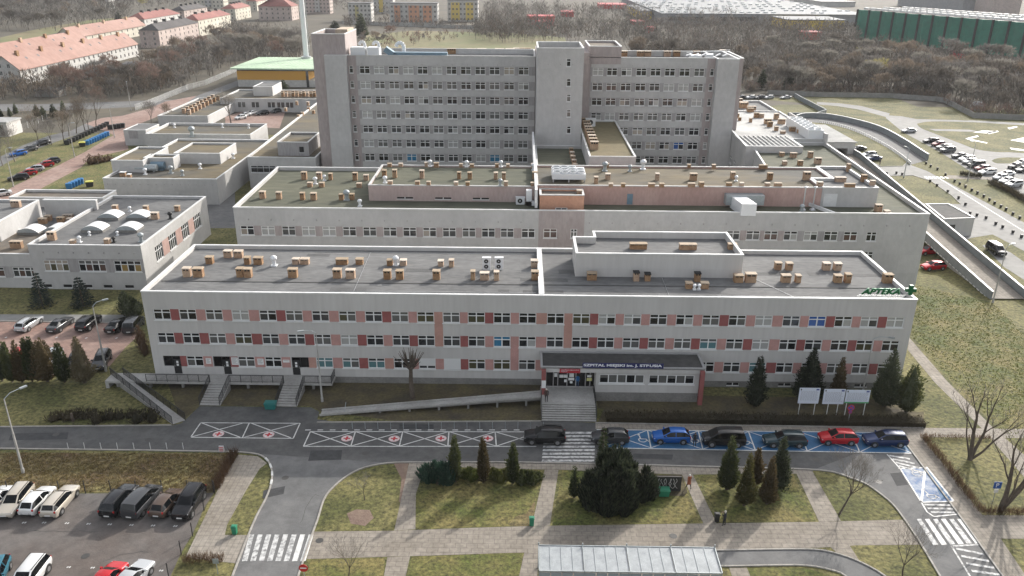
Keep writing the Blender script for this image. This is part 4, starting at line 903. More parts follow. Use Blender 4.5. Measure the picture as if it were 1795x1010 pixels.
for k, z in enumerate(zrow[:7]):
    for i, x in enumerate(rx):
        if (k == 4 and i < 2) or (k == 5 and i < 3 and i < 2) or (k == 6 and i < 2): continue
        put_window(he, (x, TY+.02, z), 0, 2.24, WH, True, var=se.get((i, k)) or rvar(tcol))
    put_window(he, (s2x, TY+.02, z+.1), 0, .84, WH-.1, True, var=rvar(tcol), cols=1)
drains(he, rx[2], e1, TY+.02, ez1-1.8, 8)
p0, p1 = V(1259, 103, TY-2).x, V(1297, 103, TY-2).x
rp = block(he, rect(p0, p1, TY-2, TY+14.02), 0, ez1+.03, 1.2, 'plaster_old', 'roof_grey', 'coping', name='end_wall', rname='end_roof')
u0, u1 = V(1033, 82, TY).x, V(1090, 82, TY).x
block(he, rect(u0, u1, TY-.03, TY+13), ez1-1.5, V(1060, 81, TY).z, .5, 'plaster_mauve', 'roof_brown', 'coping', name='raised_wall', rname='raised_roof')
for a, b in ((778, 397), (893, 397), (945, 397), (1083, 397), (1150, 397), (1290, 397), (1475, 388)):
    g = G(900+a/4, b/4+.2, ez1-1.1); chimney(re_, g.x, g.y+1.2, ez1-1.15, 1.5, 1.1, 1.3)
for a in (1360, 1500, 1575, 1700, 1775): g = G(450+a/4, 96, TZ-1.1); chimney(rh, g.x, g.y+3, TZ-1.2, 2.0, 1.2, 1.3)
for a in (905, 915, 925): g = G(a, 95, TZ-1.1); chimney(rh, g.x, g.y+3, TZ-1.2, 1.4, 1.2, 1.3)
# air handling on the left high rise roof
def goose(parent_mb, x, y, z, s=1.0):
    mb = parent_mb; mb.tube((x, y, z), (x, y, z+1.6*s), .35*s, .35*s, 10)
    for k in range(6): a0 = k*pi/6; a1 = (k+1)*pi/6; mb.tube((x-.7*s+.7*s*cos(a0), y, z+1.6*s+.7*s*sin(a0)), (x-.7*s+.7*s*cos(a1), y, z+1.6*s+.7*s*sin(a1)), .35*s, .35*s, 10, cap=False)
zt_ = TZ-1.2
for n_, (px, w, lab) in enumerate(((628, 3.2, 'largest'), (655, 2.6, 'middle'))):
    g = V(px, 97, TY+2); t = thing('ventilation_unit', f'{"left" if n_ == 0 else "right"} one of two white ventilation boxes on the high rise roof', 'ventilation unit', (g.x, TY+3, zt_))
    mb = MB(); mb.box(g.x-w/2, g.x+w/2, TY+1.5, TY+4.5, zt_, zt_+2.6, 0); mb.build('housing', M['metal_white'], t)
    mb = MB(); goose(mb, g.x+w/2-.2, TY+3, zt_+1.6, .9); mb.build('duct', M['metal_white'], t, smooth=False)
t = thing('ventilation_duct', 'long blue grey duct lying along the front edge of the left high rise roof', 'duct', (-20, TY+1, zt_))
d0, d1 = V(675, 95, TY+.9).x, V(784, 95, TY+.9).x
mb = MB(); mb.box(d0+2, d1, TY+.6, TY+2.2, zt_, TZ+.55); mb.beam((d0+2, TY+1.4, TZ-.2), (d0, TY+1.4, TZ+1.2), 1.6, 1.2); mb.build('duct', M['duct_blue'], t)
mb = MB(); goose(mb, V(708, 90, TY+5).x, TY+5, TZ-.6, 1.2); mb.build('bent_pipe', M['metal_white'], t)
# ================================================================== LEFT ANNEXES
an = thing('annex', 'single storey annex with four white barrel skylights left of the front wing', 'building', (-67, 117.6, 0))
ax0_, ax1_, ay0, ay1, az = -76.2, -58.6, 117.6, 145.5, 7.45
cols_w = [(V(a, 470, ay0).x, V(b, 470, ay0).x) for a, b in ((78, 121), (139, 186), (201, 248))]
wz0, wz1 = V(160, 476, ay0).z, V(160, 457, ay0).z
sidew = [(4.5, 7.3), (9.8, 12.8), (15.3, 18.4), (20.8, 24.0)]
ra_ = block(an, rect(ax0_, ax1_, ay0, ay1), 0, az, .5, 'plaster_old', 'roof_grey', 'coping', opens={0: [(a-ax0_, b-ax0_, wz0, wz1) for a, b in cols_w]+[(x, x+1.4, .3, .8) for x in (1, 4.2, 7.4, 10.6, 14)], 1: [(a, b, 3.0, 5.6) for a, b in sidew]},
            regions={0: [(2.4, 40, wz0-.15, wz1+.3, 1)], 1: [(sidew[i][1], sidew[i+1][0], 3.0, 5.6, 2) for i in range(3)]}, extra_m=('plaster_old_dark', 'plaster_pink'))
for i, (a, b) in enumerate(cols_w): put_window(an, ((a+b)/2, ay0, wz0), 0, b-a, wz1-wz0, cols=4, transom=.66, var=[('cream', 'olive', 'cream'), ('dark', 'brown', 'grey'), ('dark', 'amber', 'dark')][i])
for x in (1, 4.2, 7.4, 10.6, 14):
    mb = MB(); mb.box(ax0_+x+.04, ax0_+x+1.36, ay0+.08, ay0+.1, .32, .79); mb.box(ax0_+x-.05, ax0_+x+1.45, ay0-.06, ay0+.05, .2, .295, 1); mb.build('cellar_window', [M['dark'], M['sill']], an)
for a, b in sidew: put_window(an, (ax1_, ay0+(a+b)/2, 3.0), pi/2, b-a, 2.6, cols=4, var=('soft', 'dark', 'dark'))
drains(an, ax0_+1, ax1_, ay0, az-1.3, 7)
def sky_dome(parent, x, y, z, w, d, h=.75):
    mb = MB(); n = 10; mb.box(x-w/2, x+w/2, y-d/2, y+d/2, z, z+.45, 1)
    pts = [(-w/2+w*i/n, .45+h*math.sin(pi*i/n)**.8) for i in range(n+1)]
    for i in range(n):
        a, b = pts[i], pts[i+1]; mb.quad((x+a[0], y-d/2, z+a[1]), (x+b[0], y-d/2, z+b[1]), (x+b[0], y+d/2, z+b[1]), (x+a[0], y+d/2, z+a[1]), 0)
    mb.poly([(x+a, y-d/2-.01, z+b) for a, b in pts], 2); mb.poly([(x+a, y+d/2+.01, z+b) for a, b in pts[::-1]], 2)
    mb.build('skylight', [M['dome'], M['plinth'], M['galv']], parent)
for px, py in ((158, 392), (212, 392), (183, 412), (237, 412)): pass
for px, py in ((190, 386), (240, 386), (162, 408), (222, 408)): g = G(px, py, az-.5); sky_dome(ra_, g.x, g.y+1.2, az-.5, 3.6, 2.7)
for px, py, w, h in ((201, 370, 8, 9), (255, 371, 8, 9), (310, 371, 8, 10), (271, 385, 12, 11), (90, 422, 13, 14), (126, 428, 8, 6), (187, 428, 9, 7)): chim_px(ra_, [(px, py, w, h)], az-.5)
lo = thing('annex', 'lower flat annex with mossy roof at the left edge of the picture', 'building', (-88, 118, 0))
lz = 5.75; la = [(V(a, 474, 118).x, V(b, 474, 118).x) for a, b in ((-40, 7), (22, 64))]
wl = block(lo, [(-112, 118), (ax0_-.03, 118), (ax0_-.03, 130), (-112, 130)], 0, lz, .35, 'plaster_old', 'roof_brown', 'coping', opens={0: [(a+112, b+112, 1.85, 3.45) for a, b in la]}, regions={0: [(0, 60, 1.7, 3.6, 1)]}, extra_m=('plaster_old_dark',))
for a, b in la: put_window(lo, ((a+b)/2, 118, 1.85), 0, b-a, 1.6, cols=4, var=('soft', 'brown', 'soft'))
chim_px(wl, [(28, 436, 18, 12)], lz-.35)
z_ = lz-.05; Yb = G(75, 377, z_).y
mb = MB(); P_ = rect(-100, ax0_-.04, 130.02, 146.5)
r_ = block(lo, P_, 0, lz+.0, .35, 'plaster_old', 'roof_grey', 'coping', name='yard_wall', rname='yard_roof')
for px, py in ((50, 412), (95, 410)): g = G(px, py, lz-.35); sky_dome(r_, g.x, g.y+1.2, lz-.35, 3.6, 2.7)
chim_px(r_, [(74, 393, 12, 9), (84, 388, 10, 8), (106, 393, 11, 11), (119, 386, 15, 9), (124, 393, 12, 8)], lz-.35)
hi = thing('annex', 'taller annex with white side wall at the far left edge of the picture', 'building', (-95, 140, 0))
xe = G(2, 420, lz).x; yw = G(2, 420, lz).y; zh = V(2, 390, yw).z; yb2 = G(78, 350, zh).y; xe2 = G(78, 350, zh).x
Q = [(-125, yw), (xe, yw), (xe2-1, yb2), (-125, yb2)]
rq = block(hi, Q, 0, zh, .4, 'plaster_old', 'roof_grey', 'coping')
chim_px(rq, [(27, 364, 14, 10)], zh-.4)
yf = G(120, 379, lz).y; zc_ = V(120, 350.5, yf).z; r3 = block(hi, [(V(77, 360, yf).x, yf), (V(169, 360, yf).x, yf), (V(169, 360, yf).x, yf+.6), (V(77, 360, yf).x, yf+.6)], 0, zc_, .1, 'plaster_old', 'coping', 'coping', name='screen_wall', rname='screen_top')
bk = thing('annex', 'flat annex roof with dark parapet behind the annex skylights', 'building', (-80, 155, 0))
zk = 7.3; Pk = [G(40, 337, zk), G(205, 333, zk), G(195, 347, zk), G(170, 365, zk), G(60, 352, zk)]
yk0 = G(190, 347, zk).y; yk1 = G(120, 332.5, zk).y; xk0 = G(42, 333, zk).x; xk1 = G(204, 333, zk).x
block(bk, rect(xk0, xk1, yk0, yk1), 0, zk, .5, 'plaster_old', 'roof_brown', 'coping')
def annex_b(label, args, z0=0, mroof='roof_moss', drop=.5, mwall='plaster_old', nd=0, opens=None, mcop='coping', regs=None):
    x0, x1, y0, y1, zt = pxbox(*args, z0=z0)
    t = thing('annex', label, 'building', ((x0+x1)/2, y0, z0))
    r = block(t, rect(x0, x1, y0, y1), z0, zt, drop, mwall, mroof, mcop, opens=opens(x0, x1, y0, y1, zt) if opens else {}, regions=regs or {}, extra_m=('plaster_old_dark',))
    if nd: drains(t, x0, x1, y0, zt-1.3, nd)
    return t, r, (x0, x1, y0, y1, zt)
B1t, B1r, bb = annex_b('wide low grey annex with steel tanks on its roof, behind the left annexes', (180, 379, 313, 357, 243), nd=14)
zb = bb[4]-.5
for args, lab in (((194, 250, 281, 302, 257), 0), ((251, 303, 276.5, 297, 270), 1), ((304, 385, 268.5, 287, 250), 2)):
    x0, x1, y0, y1, zt = pxbox(*args, z0=zb); block(B1t, rect(x0+.02*lab, x1, y0, y1), zb, zt, .4, 'plaster_old', 'roof_moss', 'coping', name='upper_wall', rname='upper_roof')
chim_px(B1r, [(215, 310, 10, 7), (226, 312, 6, 6)], zb, capm='frame')
C1t, C1r, cb = annex_b('grey annex block with a round steel vent on its mossy roof, behind the tank annex', (255, 438.5, 235, 268, 215.7), nd=12, drop=.7)
C0t, C0r, _ = annex_b('pale windowless annex end with a dark louvre beside the paved yard', (216, 255, 228, 255, 217), drop=.15, mroof='roof_grey')
x_ = V(234, 236, _[2]).x; mb = MB(); mb.box(x_-1.3, x_+1.3, _[2]-.05, _[2]+.02, V(234, 243, _[2]).z, V(234, 229, _[2]).z); mb.build('louvre', M['plaster_old_dark'], C0t)
D1t, D1r, db = annex_b('annex with a double row of small brick chimneys on its roof', (276, 363.5, 203, 220, 171.5), mroof='roof_moss')
for k in range(9):
    for j in range(2):
        g = G(323+k*6.3+j*9, 199-k*3.1+j*1.5, db[4]-.5); chimney(D1r, g.x, g.y, db[4]-.5, 1.0, .8, 1.5)
E1t, E1r, eb_ = annex_b('long low annex closing the yard with the parked cars', (385, 570, 173, 196, 157), mroof='roof_moss', mwall='plaster_old')
for px in (424, 448, 476, 492.5, 508): 
    x = V(px, 186, eb_[2]).x; mb = MB(); mb.box(x-1.2, x+1.2, eb_[2]-.06, eb_[2]+.02, 1.6, 3.3, 0); mb.box(x-.08, x+.08, eb_[2]-.09, eb_[2]-.061, 1.6, 3.3, 1); mb.build('window', [M['glass_soft'], M['frame']], E1t)
x0, x1, y0, y1, zt = pxbox(443, 477, 152, 168, 143.5, z0=eb_[4]-.5); block(E1t, rect(x0, x1, y0, y1), eb_[4]-.5, zt, .2, 'plaster', 'roof_grey', 'coping', name='hut_wall', rname='hut_roof')
for k in range(11): 
    for j in range(2): g = G(496+k*6.2, 166.5+j*3.2+.3*(k % 3), eb_[4]-.5); chimney(E1r, g.x, g.y, eb_[4]-.5, .9, .8, 1.4)
fz = 7.2; g1, g2, g3, g4 = G(433, 275, fz), G(600, 277, fz), G(600, 170, fz), G(530, 172.5, fz)
F1t = thing('annex', 'long mossy roofed annex running back beside the left foot of the high rise', 'building', (g1.x, g1.y, 0))
yE = eb_[2]-.1
PF = [(g1.x, g1.y), (tl-.6, g1.y), (tl-.6, yE), (g1.x-2.3, yE)]
fo = [V(p, 293, g1.y).x-g1.x for p in (445, 456, 466.5, 477)]
F1r = block(F1t, PF, 0, fz, .5, 'plaster_old', 'roof_moss', 'coping', opens={0: [(u-.75, u+.75, 3.6, 5.2) for u in fo]})
for u in fo: put_window(F1t, (g1.x+u, g1.y, 3.6), 0, 1.5, 1.6, True, var=('dark', 'dark', 'soft'), cols=1)
for a, b in ((1520, 255), (1610, 205), (1700, 210), (1655, 290), (1622, 312), (1705, 250), (1745, 275)): chim_px(F1r, [(170+a/4.6, 140+b/4.6, 4.5, 6)], fz-.5)
x0, x1, y0, y1, zt = pxbox(485.5, 540, 249, 273, 231.5, z0=fz-.5); block(F1t, rect(x0, x1, y0, y1), fz-.5, zt, .5, 'plaster_old_dark', 'roof_moss', 'coping', name='upper_wall', rname='upper_roof')
mb = MB(); a = V(529, 265, y0).x; mb.box(a-.5, a+.5, y0-.06, y0+.02, fz+.3, fz+1.6, 0); mb.box(a-.6, a+.6, y0-.12, y0, fz+.18, fz+.28, 1); mb.build('window', [M['dark'], M['sill']], F1t)
# ================================================================== RIGHT WING
zR0 = MZ
rw_ = thing('hospital_wing', 'pale right wing with white roof and brick chimneys behind the middle wing', 'building', (55, 172, 0))
hx0, hx1, hy0, hy1, hz = pxbox(1330, 1421, 256.6, 268, 237.5, z0=zR0-.6)
PR = [(46.0, hy0), (hx1, hy0), (hx1, 195), (64.9, 195), (64.9, 208), (49.8, 208), (48.6, 190)]
yN = hy0
PR = [(45.95, yN), (57.6, yN), (57.6, 172.25), (64.9, 172.25), (64.9, 206), (48.4, 206)]
opL = [(u, u+2.2, z, z+1.7) for u in (4, 8.5, 13, 17.5, 22, 26.5, 31, 36, 41) for z in (3.2, 6.8)]
rr = block(rw_, PR, 0, hz, .25, 'plaster_old', 'roof_white', 'coping', opens={5: opL})
d5 = (Vector(PR[0])-Vector(PR[5])).normalized(); an5 = math.atan2(d5.y, d5.x)
for a, b, c, e in opL:
    u = (a+b)/2; put_window(rw_, (PR[5][0]+d5.x*u, PR[5][1]+d5.y*u, c), an5, b-a, e-c, True, var=rvar())
mb = MB()   # ribbed metal roof over the front hall
g0 = G(1330, 256.6, hz); n = 11
for i in range(n+1): x = 46.4+(57.2-46.4)*i/n; mb.box(x-.05, x+.05, yN+.5, hy1, hz-.25, hz+.0)
mb.build('roof_rib', M['coping_dull'], rr)
for px, py, w, h in ((1303, 190, 12, 9), (1316, 197, 11, 7), (1292, 207, 8, 7), (1297, 212, 5, 6), (1316, 215, 5, 7), (1326, 207, 8, 8), (1335, 207, 8, 7), (1346, 218, 12, 8), (1350, 223, 9, 8), (1361, 210, 8, 9), (1370, 218, 12, 9), (1361, 230, 7, 8), (1373, 235, 8, 5), (1390, 231, 11, 8), (1402, 234, 8, 6)):
    chim_px(rr, [(px, py, w, h)], hz-.25)
chim_px(ro, [(1371, 274.5, 8, 7), (1391, 277, 11, 8), (1421, 277, 8, 9), (1376, 290, 8, 7), (1403, 291, 9, 9), (1434, 288, 11, 10)], zR0-.62)
pw = thing('hospital_wing', 'flat grey roofed far end of the right wing with three red brick chimneys', 'building', (55, 212, 0))
x0, x1, y0, y1, zt = 48.4, V(1366, 195, 212).x, 206.1, G(1330, 176.5, 12.5).y, 12.5
pr_ = block(pw, rect(x0, x1, y0, y1), 0, zt, .5, 'plaster_old', 'roof_grey', 'coping')
for px, py in ((1303, 189), (1316, 197), (1293, 183)): g = G(px, py, zt-.5); chimney(pr_, g.x, g.y, zt-.5, 2.2, 1.2, 1.5)
# cooling units and white garage
cu = thing('cooling_unit', 'white box with rows of round roof fans beside the white garage roof', 'cooling unit', (64, 176, hz-.25))
x0, x1, y0, y1 = 61.2, 64.4, 172.6, 188; zc0 = hz-.25
mb = MB(); mb.box(x0, x1, y0, y1, zc0, zc0+2.0, 0); mb.build('housing', M['metal_white'], cu)
for i in range(2):
    for j in range(7):
        mb = MB(); c_ = (x0+.85+i*1.5, y0+1.1+j*2.1, zc0+2.0); mb.lathe(c_, [(.68, 0), (.68, .28), (.6, .28), (.58, .05), (0, .05)], 12, 0); mb.lathe(c_, [(.57, .08), (.15, .14), (0, .16)], 8, 1); mb.build('fan', [M['metal_white'], M['dark']], cu)
mb = MB(); mb.box(x1+.05, x1+.45, 171, 197, 11, hz+1.2); mb.build('screen_wall', M['plaster'], cu)
gt = thing('garage', 'white roofed ambulance garage with open dark bay, right of the right wing', 'building', (70, 190, 0))
gz = 9.0; ga_, gb_, gc_, gd_ = G(1448, 249, gz), G(1494, 246, gz), G(1457, 219, gz), G(1430, 218, gz)
x0, x1, y0, y1 = 66.2, gb_.x, ga_.y, gc_.y
mb = MB(); mb.box(x0, x1, y0, y1, gz-1.5, gz-.1, 0); mb.box(x0, x0+3.8, y0+.01, y1, 0, gz-1.5, 0); mb.box(x1-1.6, x1, y0+.01, y1, 0, gz-1.5, 0); mb.box(x0+3.8, x1-1.6, y0+4, y1-.01, 0, gz-1.5, 1); mb.build('wall', [M['plaster'], M['plaster_old_dark']], gt)
mb = MB(); mb.box(x0-.1, x1+.3, y0-.3, y1, gz-.1, gz+.05); 
for i in range(14): y = y0+(y1-y0)*i/14; mb.box(x0-.1, x1+.3, y, y+.06, gz+.05, gz+.1)
mb.build('roof', M['roof_white'], gt)
# small grey garage by the right car park
g0, g1_ = G(1655, 416), G(1703, 417); hzz = 3.6
sg = thing('garage', 'small flat roofed grey garage beside the ramp bridge', 'building', (g0.x, g0.y, 0))
a = G(1655, 372, hzz); b = G(1709, 383, hzz); c = G(1672, 359, hzz); d = G(1620, 358, hzz)
PG = [(a.x, a.y), (b.x, b.y), (c.x+.5, c.y), (d.x, d.y)]
PG = [tuple(G(1655, 384, hzz).xy), tuple(G(1709, 382, hzz).xy), tuple(G(1663, 357, hzz).xy), tuple(G(1622, 357.5, hzz).xy)]
block(sg, PG, 0, hzz+.05, .12, 'plaster', 'roof_dark', 'coping_dull')
a = Vector(PG[0]); d = (Vector(PG[1])-a).normalized(); mb = MB()
p = a+d*1.2; q = a+d*2.6; nn = Vector((d.y, -d.x))*.04
mb.quad((p.x+nn.x, p.y+nn.y, 1.5), (q.x+nn.x, q.y+nn.y, 1.5), (q.x+nn.x, q.y+nn.y, 2.4), (p.x+nn.x, p.y+nn.y, 2.4)); mb.build('window', M['glass_soft'], sg)
# ================================================================== RAMP BRIDGE
br = thing('ramp_bridge', 'elevated concrete ambulance ramp with grey parapets passing the right end of the middle wing', 'bridge', (80, 130, 0))
# left edge and right edge of the roadway (pixel, height)
Lp = [((1741, 524), .15), ((1680, 462), 1.7), ((1628, 412), 3.0), ((1560, 352), 4.3), ((1500, 300), 5.2), ((1450, 258), 5.9), ((1425, 240), 6.0)]
Rp = [((1800, 527), .15), ((1727, 456), 1.7), ((1662, 402), 3.0), ((1585, 338), 4.3), ((1520, 290), 5.2), ((1468, 252), 5.9), ((1445, 236), 6.0)]
Lw = [G(*p, z) for p, z in Lp]; Rw = []
base = G(1741, 524, .15); dirv = (G(1628, 412, 3.0)-base); dirv.z = 0; dirv.normalize(); nv = Vector((dirv.y, -dirv.x, 0))
Lw = []; 
for s in (0, 14, 28, 42, 56, 70, 84, 98): Lw.append(base+dirv*s+Vector((0, 0, min(6.2, .2+s*.085)-base.z)))
Rw = [p+nv*4.9 for p in Lw]
mb = MB()
for i in range(len(Lw)-1):
    mb.quad(Lw[i], Rw[i], Rw[i+1], Lw[i+1], 0)
    for W_ in (Lw, Rw): mb.quad(W_[i]-Vector((0, 0, .9)), W_[i+1]-Vector((0, 0, .9)), W_[i+1], W_[i], 1)
    mb.quad(Lw[i]-Vector((0, 0, .9)), Lw[i+1]-Vector((0, 0, .9)), Rw[i+1]-Vector((0, 0, .9)), Rw[i]-Vector((0, 0, .9)), 1)
mb.build('deck', [M['pavers'], M['concrete']], br)
M['parapet'] = mat('parapet', (.17, .185, .19), .7, scale=.8, col2=(.22, .235, .24), detail=5, extra=.2)
for W_, sg_, z0 in ((Lw, -1, 0), (Rw, 1, 0)):
    off = nv*(sg_*.3); mb = MB()
    for i in range(len(W_)-1):
        a = W_[i]+off; b = W_[i+1]+off; mb.beam(a+Vector((0, 0, .35)), b+Vector((0, 0, .35)), .12, 1.6, 0); mb.beam(a+Vector((0, 0, 1.18)), b+Vector((0, 0, 1.18)), .3, .1, 1)
        # dashed white lower trim
        L = (b-a).length; k = int(L/1.1)
        for j in range(k): p = a.lerp(b, j/k)+nv*(sg_*.12)*(1 if sg_ < 0 else -1); q = a.lerp(b, (j+.62)/k)+nv*(sg_*.12)*(1 if sg_ < 0 else -1); mb.beam(p+Vector((0, 0, -.38)), q+Vector((0, 0, -.38)), .06, .14, 1)
    mb.build('parapet', [M['parapet'], M['coping']], br)
mb = MB()
for i in range(1, 3):
    a, b = Lw[i-1], Lw[i]
a = Lw[0]; b = base+dirv*16; c = b+nv*4.9; d = a+nv*4.9
zb_ = 1.0
mb.add([(a.x, a.y, 0), (b.x, b.y, 0), (b.x, b.y, .7), (a.x, a.y, .05)], [(0, 1, 2, 3)], 0)
mb.add([(b.x, b.y, 0), (c.x, c.y, 0), (c.x, c.y, .7), (b.x, b.y, .7)], [(0, 1, 2, 3)], 0); mb.add([(c.x, c.y, 0), (d.x, d.y, 0), (d.x, d.y, .05), (c.x, c.y, .7)], [(0, 1, 2, 3)], 0)
for s in (28, 42, 56, 70, 84): p = base+dirv*s+nv*.5; q = base+dirv*s+nv*4.4; mb.beam((p.x, p.y, 1.2), (q.x, q.y, 1.2), .8, 2.4, 0)
mb.build('abutment', M['concrete'], br)
# curved ramp road behind
outer = smooth_line([(1395, 211), (1410, 207), (1450, 208), (1500, 218), (1545, 232), (1585, 254), (1612, 272), (1626, 281)], 4)
inner = smooth_line([(1405, 217), (1420, 214.5), (1455, 218), (1500, 231), (1545, 253), (1575, 272), (1590, 284), (1596, 289)], 4)
crd = thing('curved_ramp', 'curved ramp road with a tall grey retaining parapet on its outer side', 'ramp', tuple(G(1500, 222)))
mb = MB(); n = len(outer); zz = [.02+2.2*max(0, 1-(i/(n-1)))**1.0*.0 for i in range(n)]
for i in range(n-1): mb.quad(G(*inner[i], .03), G(*inner[i+1], .03), G(*outer[i+1], .03), G(*outer[i], .03), 0)
mb.build('roadway', M['asphalt_worn'], crd)
mb = MB()
for i in range(n-1): a = G(*outer[i]); b = G(*outer[i+1]); h = 1.6; mb.beam(a+Vector((0, 0, h/2)), b+Vector((0, 0, h/2)), .3, h, 0); mb.beam(a+Vector((0, 0, h+.04)), b+Vector((0, 0, h+.04)), .4, .08, 1)
mb.build('parapet', [M['parapet'], M['coping']], crd)
mb = MB()
for i in range(6, n-1):
    a = G(*inner[i]); b = G(*inner[i+1]); mb.beam(a+Vector((0, 0, .75)), b+Vector((0, 0, .75)), .12, .08, 0)
    for k in range(3): p = a.lerp(b, k/3); mb.beam(p, p+Vector((0, 0, .75)), .12, .12, 0)
mb.build('guard_rail', M['coping'], crd)
# retaining fence beyond
def wall_line(name, label, cat, pts, h, w, m, cap=None, px=True):
    P = [G(x, y) for x, y in pts] if px else [Vector((x, y, 0)) for x, y in pts]
    t = MB()
    for a, b in zip(P[:-1], P[1:]):
        t.beam(a+Vector((0, 0, h/2)), b+Vector((0, 0, h/2)), w, h, 0)
        if cap: t.beam(a+Vector((0, 0, h+.04)), b+Vector((0, 0, h+.04)), w+.1, .08, 1)
    o = t.build(name, [M[m]]+([M[cap]] if cap else []), org=tuple(P[0])); tag(o, label, cat); return o
wall_line('retaining_wall', 'dark grey zigzag wall round the small lawn behind the right wing', 'wall', [(1393, 171), (1405, 178), (1447, 200), (1430, 206), (1380, 206)], 1.6, .4, 'parapet')
wall_line('fence', 'long grey fence between the right lawns and the bare wood', 'fence', [(1345, 166), (1440, 170), (1560, 172), (1640, 178), (1655, 180), (1706, 207), (1795, 211), (1900, 215)], 1.8, .12, 'concrete_dark')
# ================================================================== CARS
def carpaint(name, c, met=.2, rough=.25): return mat('paint_'+name, c, rough, metal=met, coat=.9 if sum(c) > .5 else .3, spec=.5 if sum(c) > .5 else .3)
CP = {k: carpaint(k, c) for k, c in dict(black=(.012, .012, .014), white=(.72, .72, .71), silver=(.40, .41, .42), grey=(.13, .135, .14), darkgrey=(.05, .052, .056), red=(.42, .012, .018), maroon=(.16, .015, .02), blue=(.01, .10, .38), navy=(.015, .03, .09), beige=(.50, .45, .38), brown=(.10, .07, .055), teal=(.022, .045, .055), cyan=(.03, .13, .18)).items()}
M['car_glass'] = mat('car_glass', (.004, .005, .006), .1, spec=.35)
M['tyre'] = mat('tyre', (.012, .012, .012), .9); M['rim'] = mat('rim', (.35, .35, .36), .35, metal=.7)
M['lamp_clear'] = mat('lamp_clear', (.60, .62, .64), .15); M['lamp_red'] = mat('lamp_red', (.35, .01, .01), .25); M['plate'] = mat('plate', (.68, .68, .66), .5); M['trim'] = mat('trim', (.02, .02, .02), .6)
# stations: x, z low, z waist (shoulder), z top, half width waist, half width top, kind of the piece that follows (0 paint only, 1 side glass, 2 all glass)
def stations(kind):
    if kind == 'hatch': return 4.1, 1.74, [(2.03, .34, .58, .60, .62, .55, 0), (1.95, .22, .68, .74, .78, .66, 0), (1.35, .20, .82, .90, .86, .70, 0), (.95, .20, .90, .97, .87, .70, 2), (.20, .20, .93, 1.40, .87, .60, 1), (-.35, .20, .94, 1.46, .87, .60, 1), (-.42, .20, .94, 1.46, .87, .60, 1), (-1.25, .20, .96, 1.42, .86, .58, 1), (-1.52, .20, .97, 1.38, .85, .57, 2), (-1.92, .24, .95, 1.0, .82, .62, 0), (-2.03, .36, .66, .80, .74, .6, 0)]
    if kind == 'estate': return 4.6, 1.78, [(2.30, .34, .58, .60, .62, .55, 0), (2.2, .22, .68, .74, .80, .68, 0), (1.5, .20, .80, .88, .88, .72, 0), (1.0, .20, .88, .96, .89, .72, 2), (.25, .20, .92, 1.38, .89, .61, 1), (-.3, .20, .93, 1.45, .89, .61, 1), (-1.2, .20, .95, 1.44, .88, .60, 1), (-1.9, .20, .96, 1.40, .87, .59, 2), (-2.18, .24, .95, 1.0, .84, .66, 0), (-2.30, .36, .66, .82, .76, .6, 0)]
    if kind == 'sedan': return 4.6, 1.78, [(2.30, .34, .58, .60, .62, .55, 0), (2.2, .22, .68, .74, .80, .68, 0), (1.5, .20, .80, .88, .88, .72, 0), (.95, .20, .88, .95, .89, .72, 2), (.15, .20, .92, 1.36, .89, .60, 1), (-.35, .20, .93, 1.42, .89, .60, 1), (-1.0, .20, .94, 1.38, .88, .58, 2), (-1.65, .22, .96, 1.03, .87, .66, 0), (-2.2, .26, .93, .98, .83, .66, 0), (-2.30, .36, .66, .82, .76, .6, 0)]
    if kind == 'suv': return 4.55, 1.84, [(2.27, .40, .70, .74, .66, .60, 0), (2.18, .28, .84, .92, .84, .74, 0), (1.55, .26, .98, 1.05, .91, .76, 0), (1.1, .26, 1.04, 1.10, .92, .76, 2), (.40, .26, 1.06, 1.58, .92, .68, 1), (-.2, .26, 1.07, 1.66, .92, .68, 1), (-1.2, .26, 1.08, 1.65, .91, .67, 1), (-1.85, .28, 1.08, 1.60, .90, .66, 2), (-2.15, .32, 1.06, 1.14, .87, .74, 0), (-2.27, .44, .78, .92, .8, .7, 0)]
    return 4.6, 1.86, [(2.30, .38, .66, .70, .66, .60, 0), (2.2, .26, .84, .95, .84, .74, 0), (1.6, .24, .98, 1.10, .91, .76, 2), (.75, .24, 1.04, 1.66, .92, .70, 1), (.1, .24, 1.06, 1.78, .92, .72, 1), (-1.2, .24, 1.06, 1.80, .92, .73, 1), (-2.0, .24, 1.06, 1.76, .92, .72, 2), (-2.22, .30, 1.04, 1.3, .90, .78, 0), (-2.30, .42, .80, 1.0, .84, .76, 0)]   # van
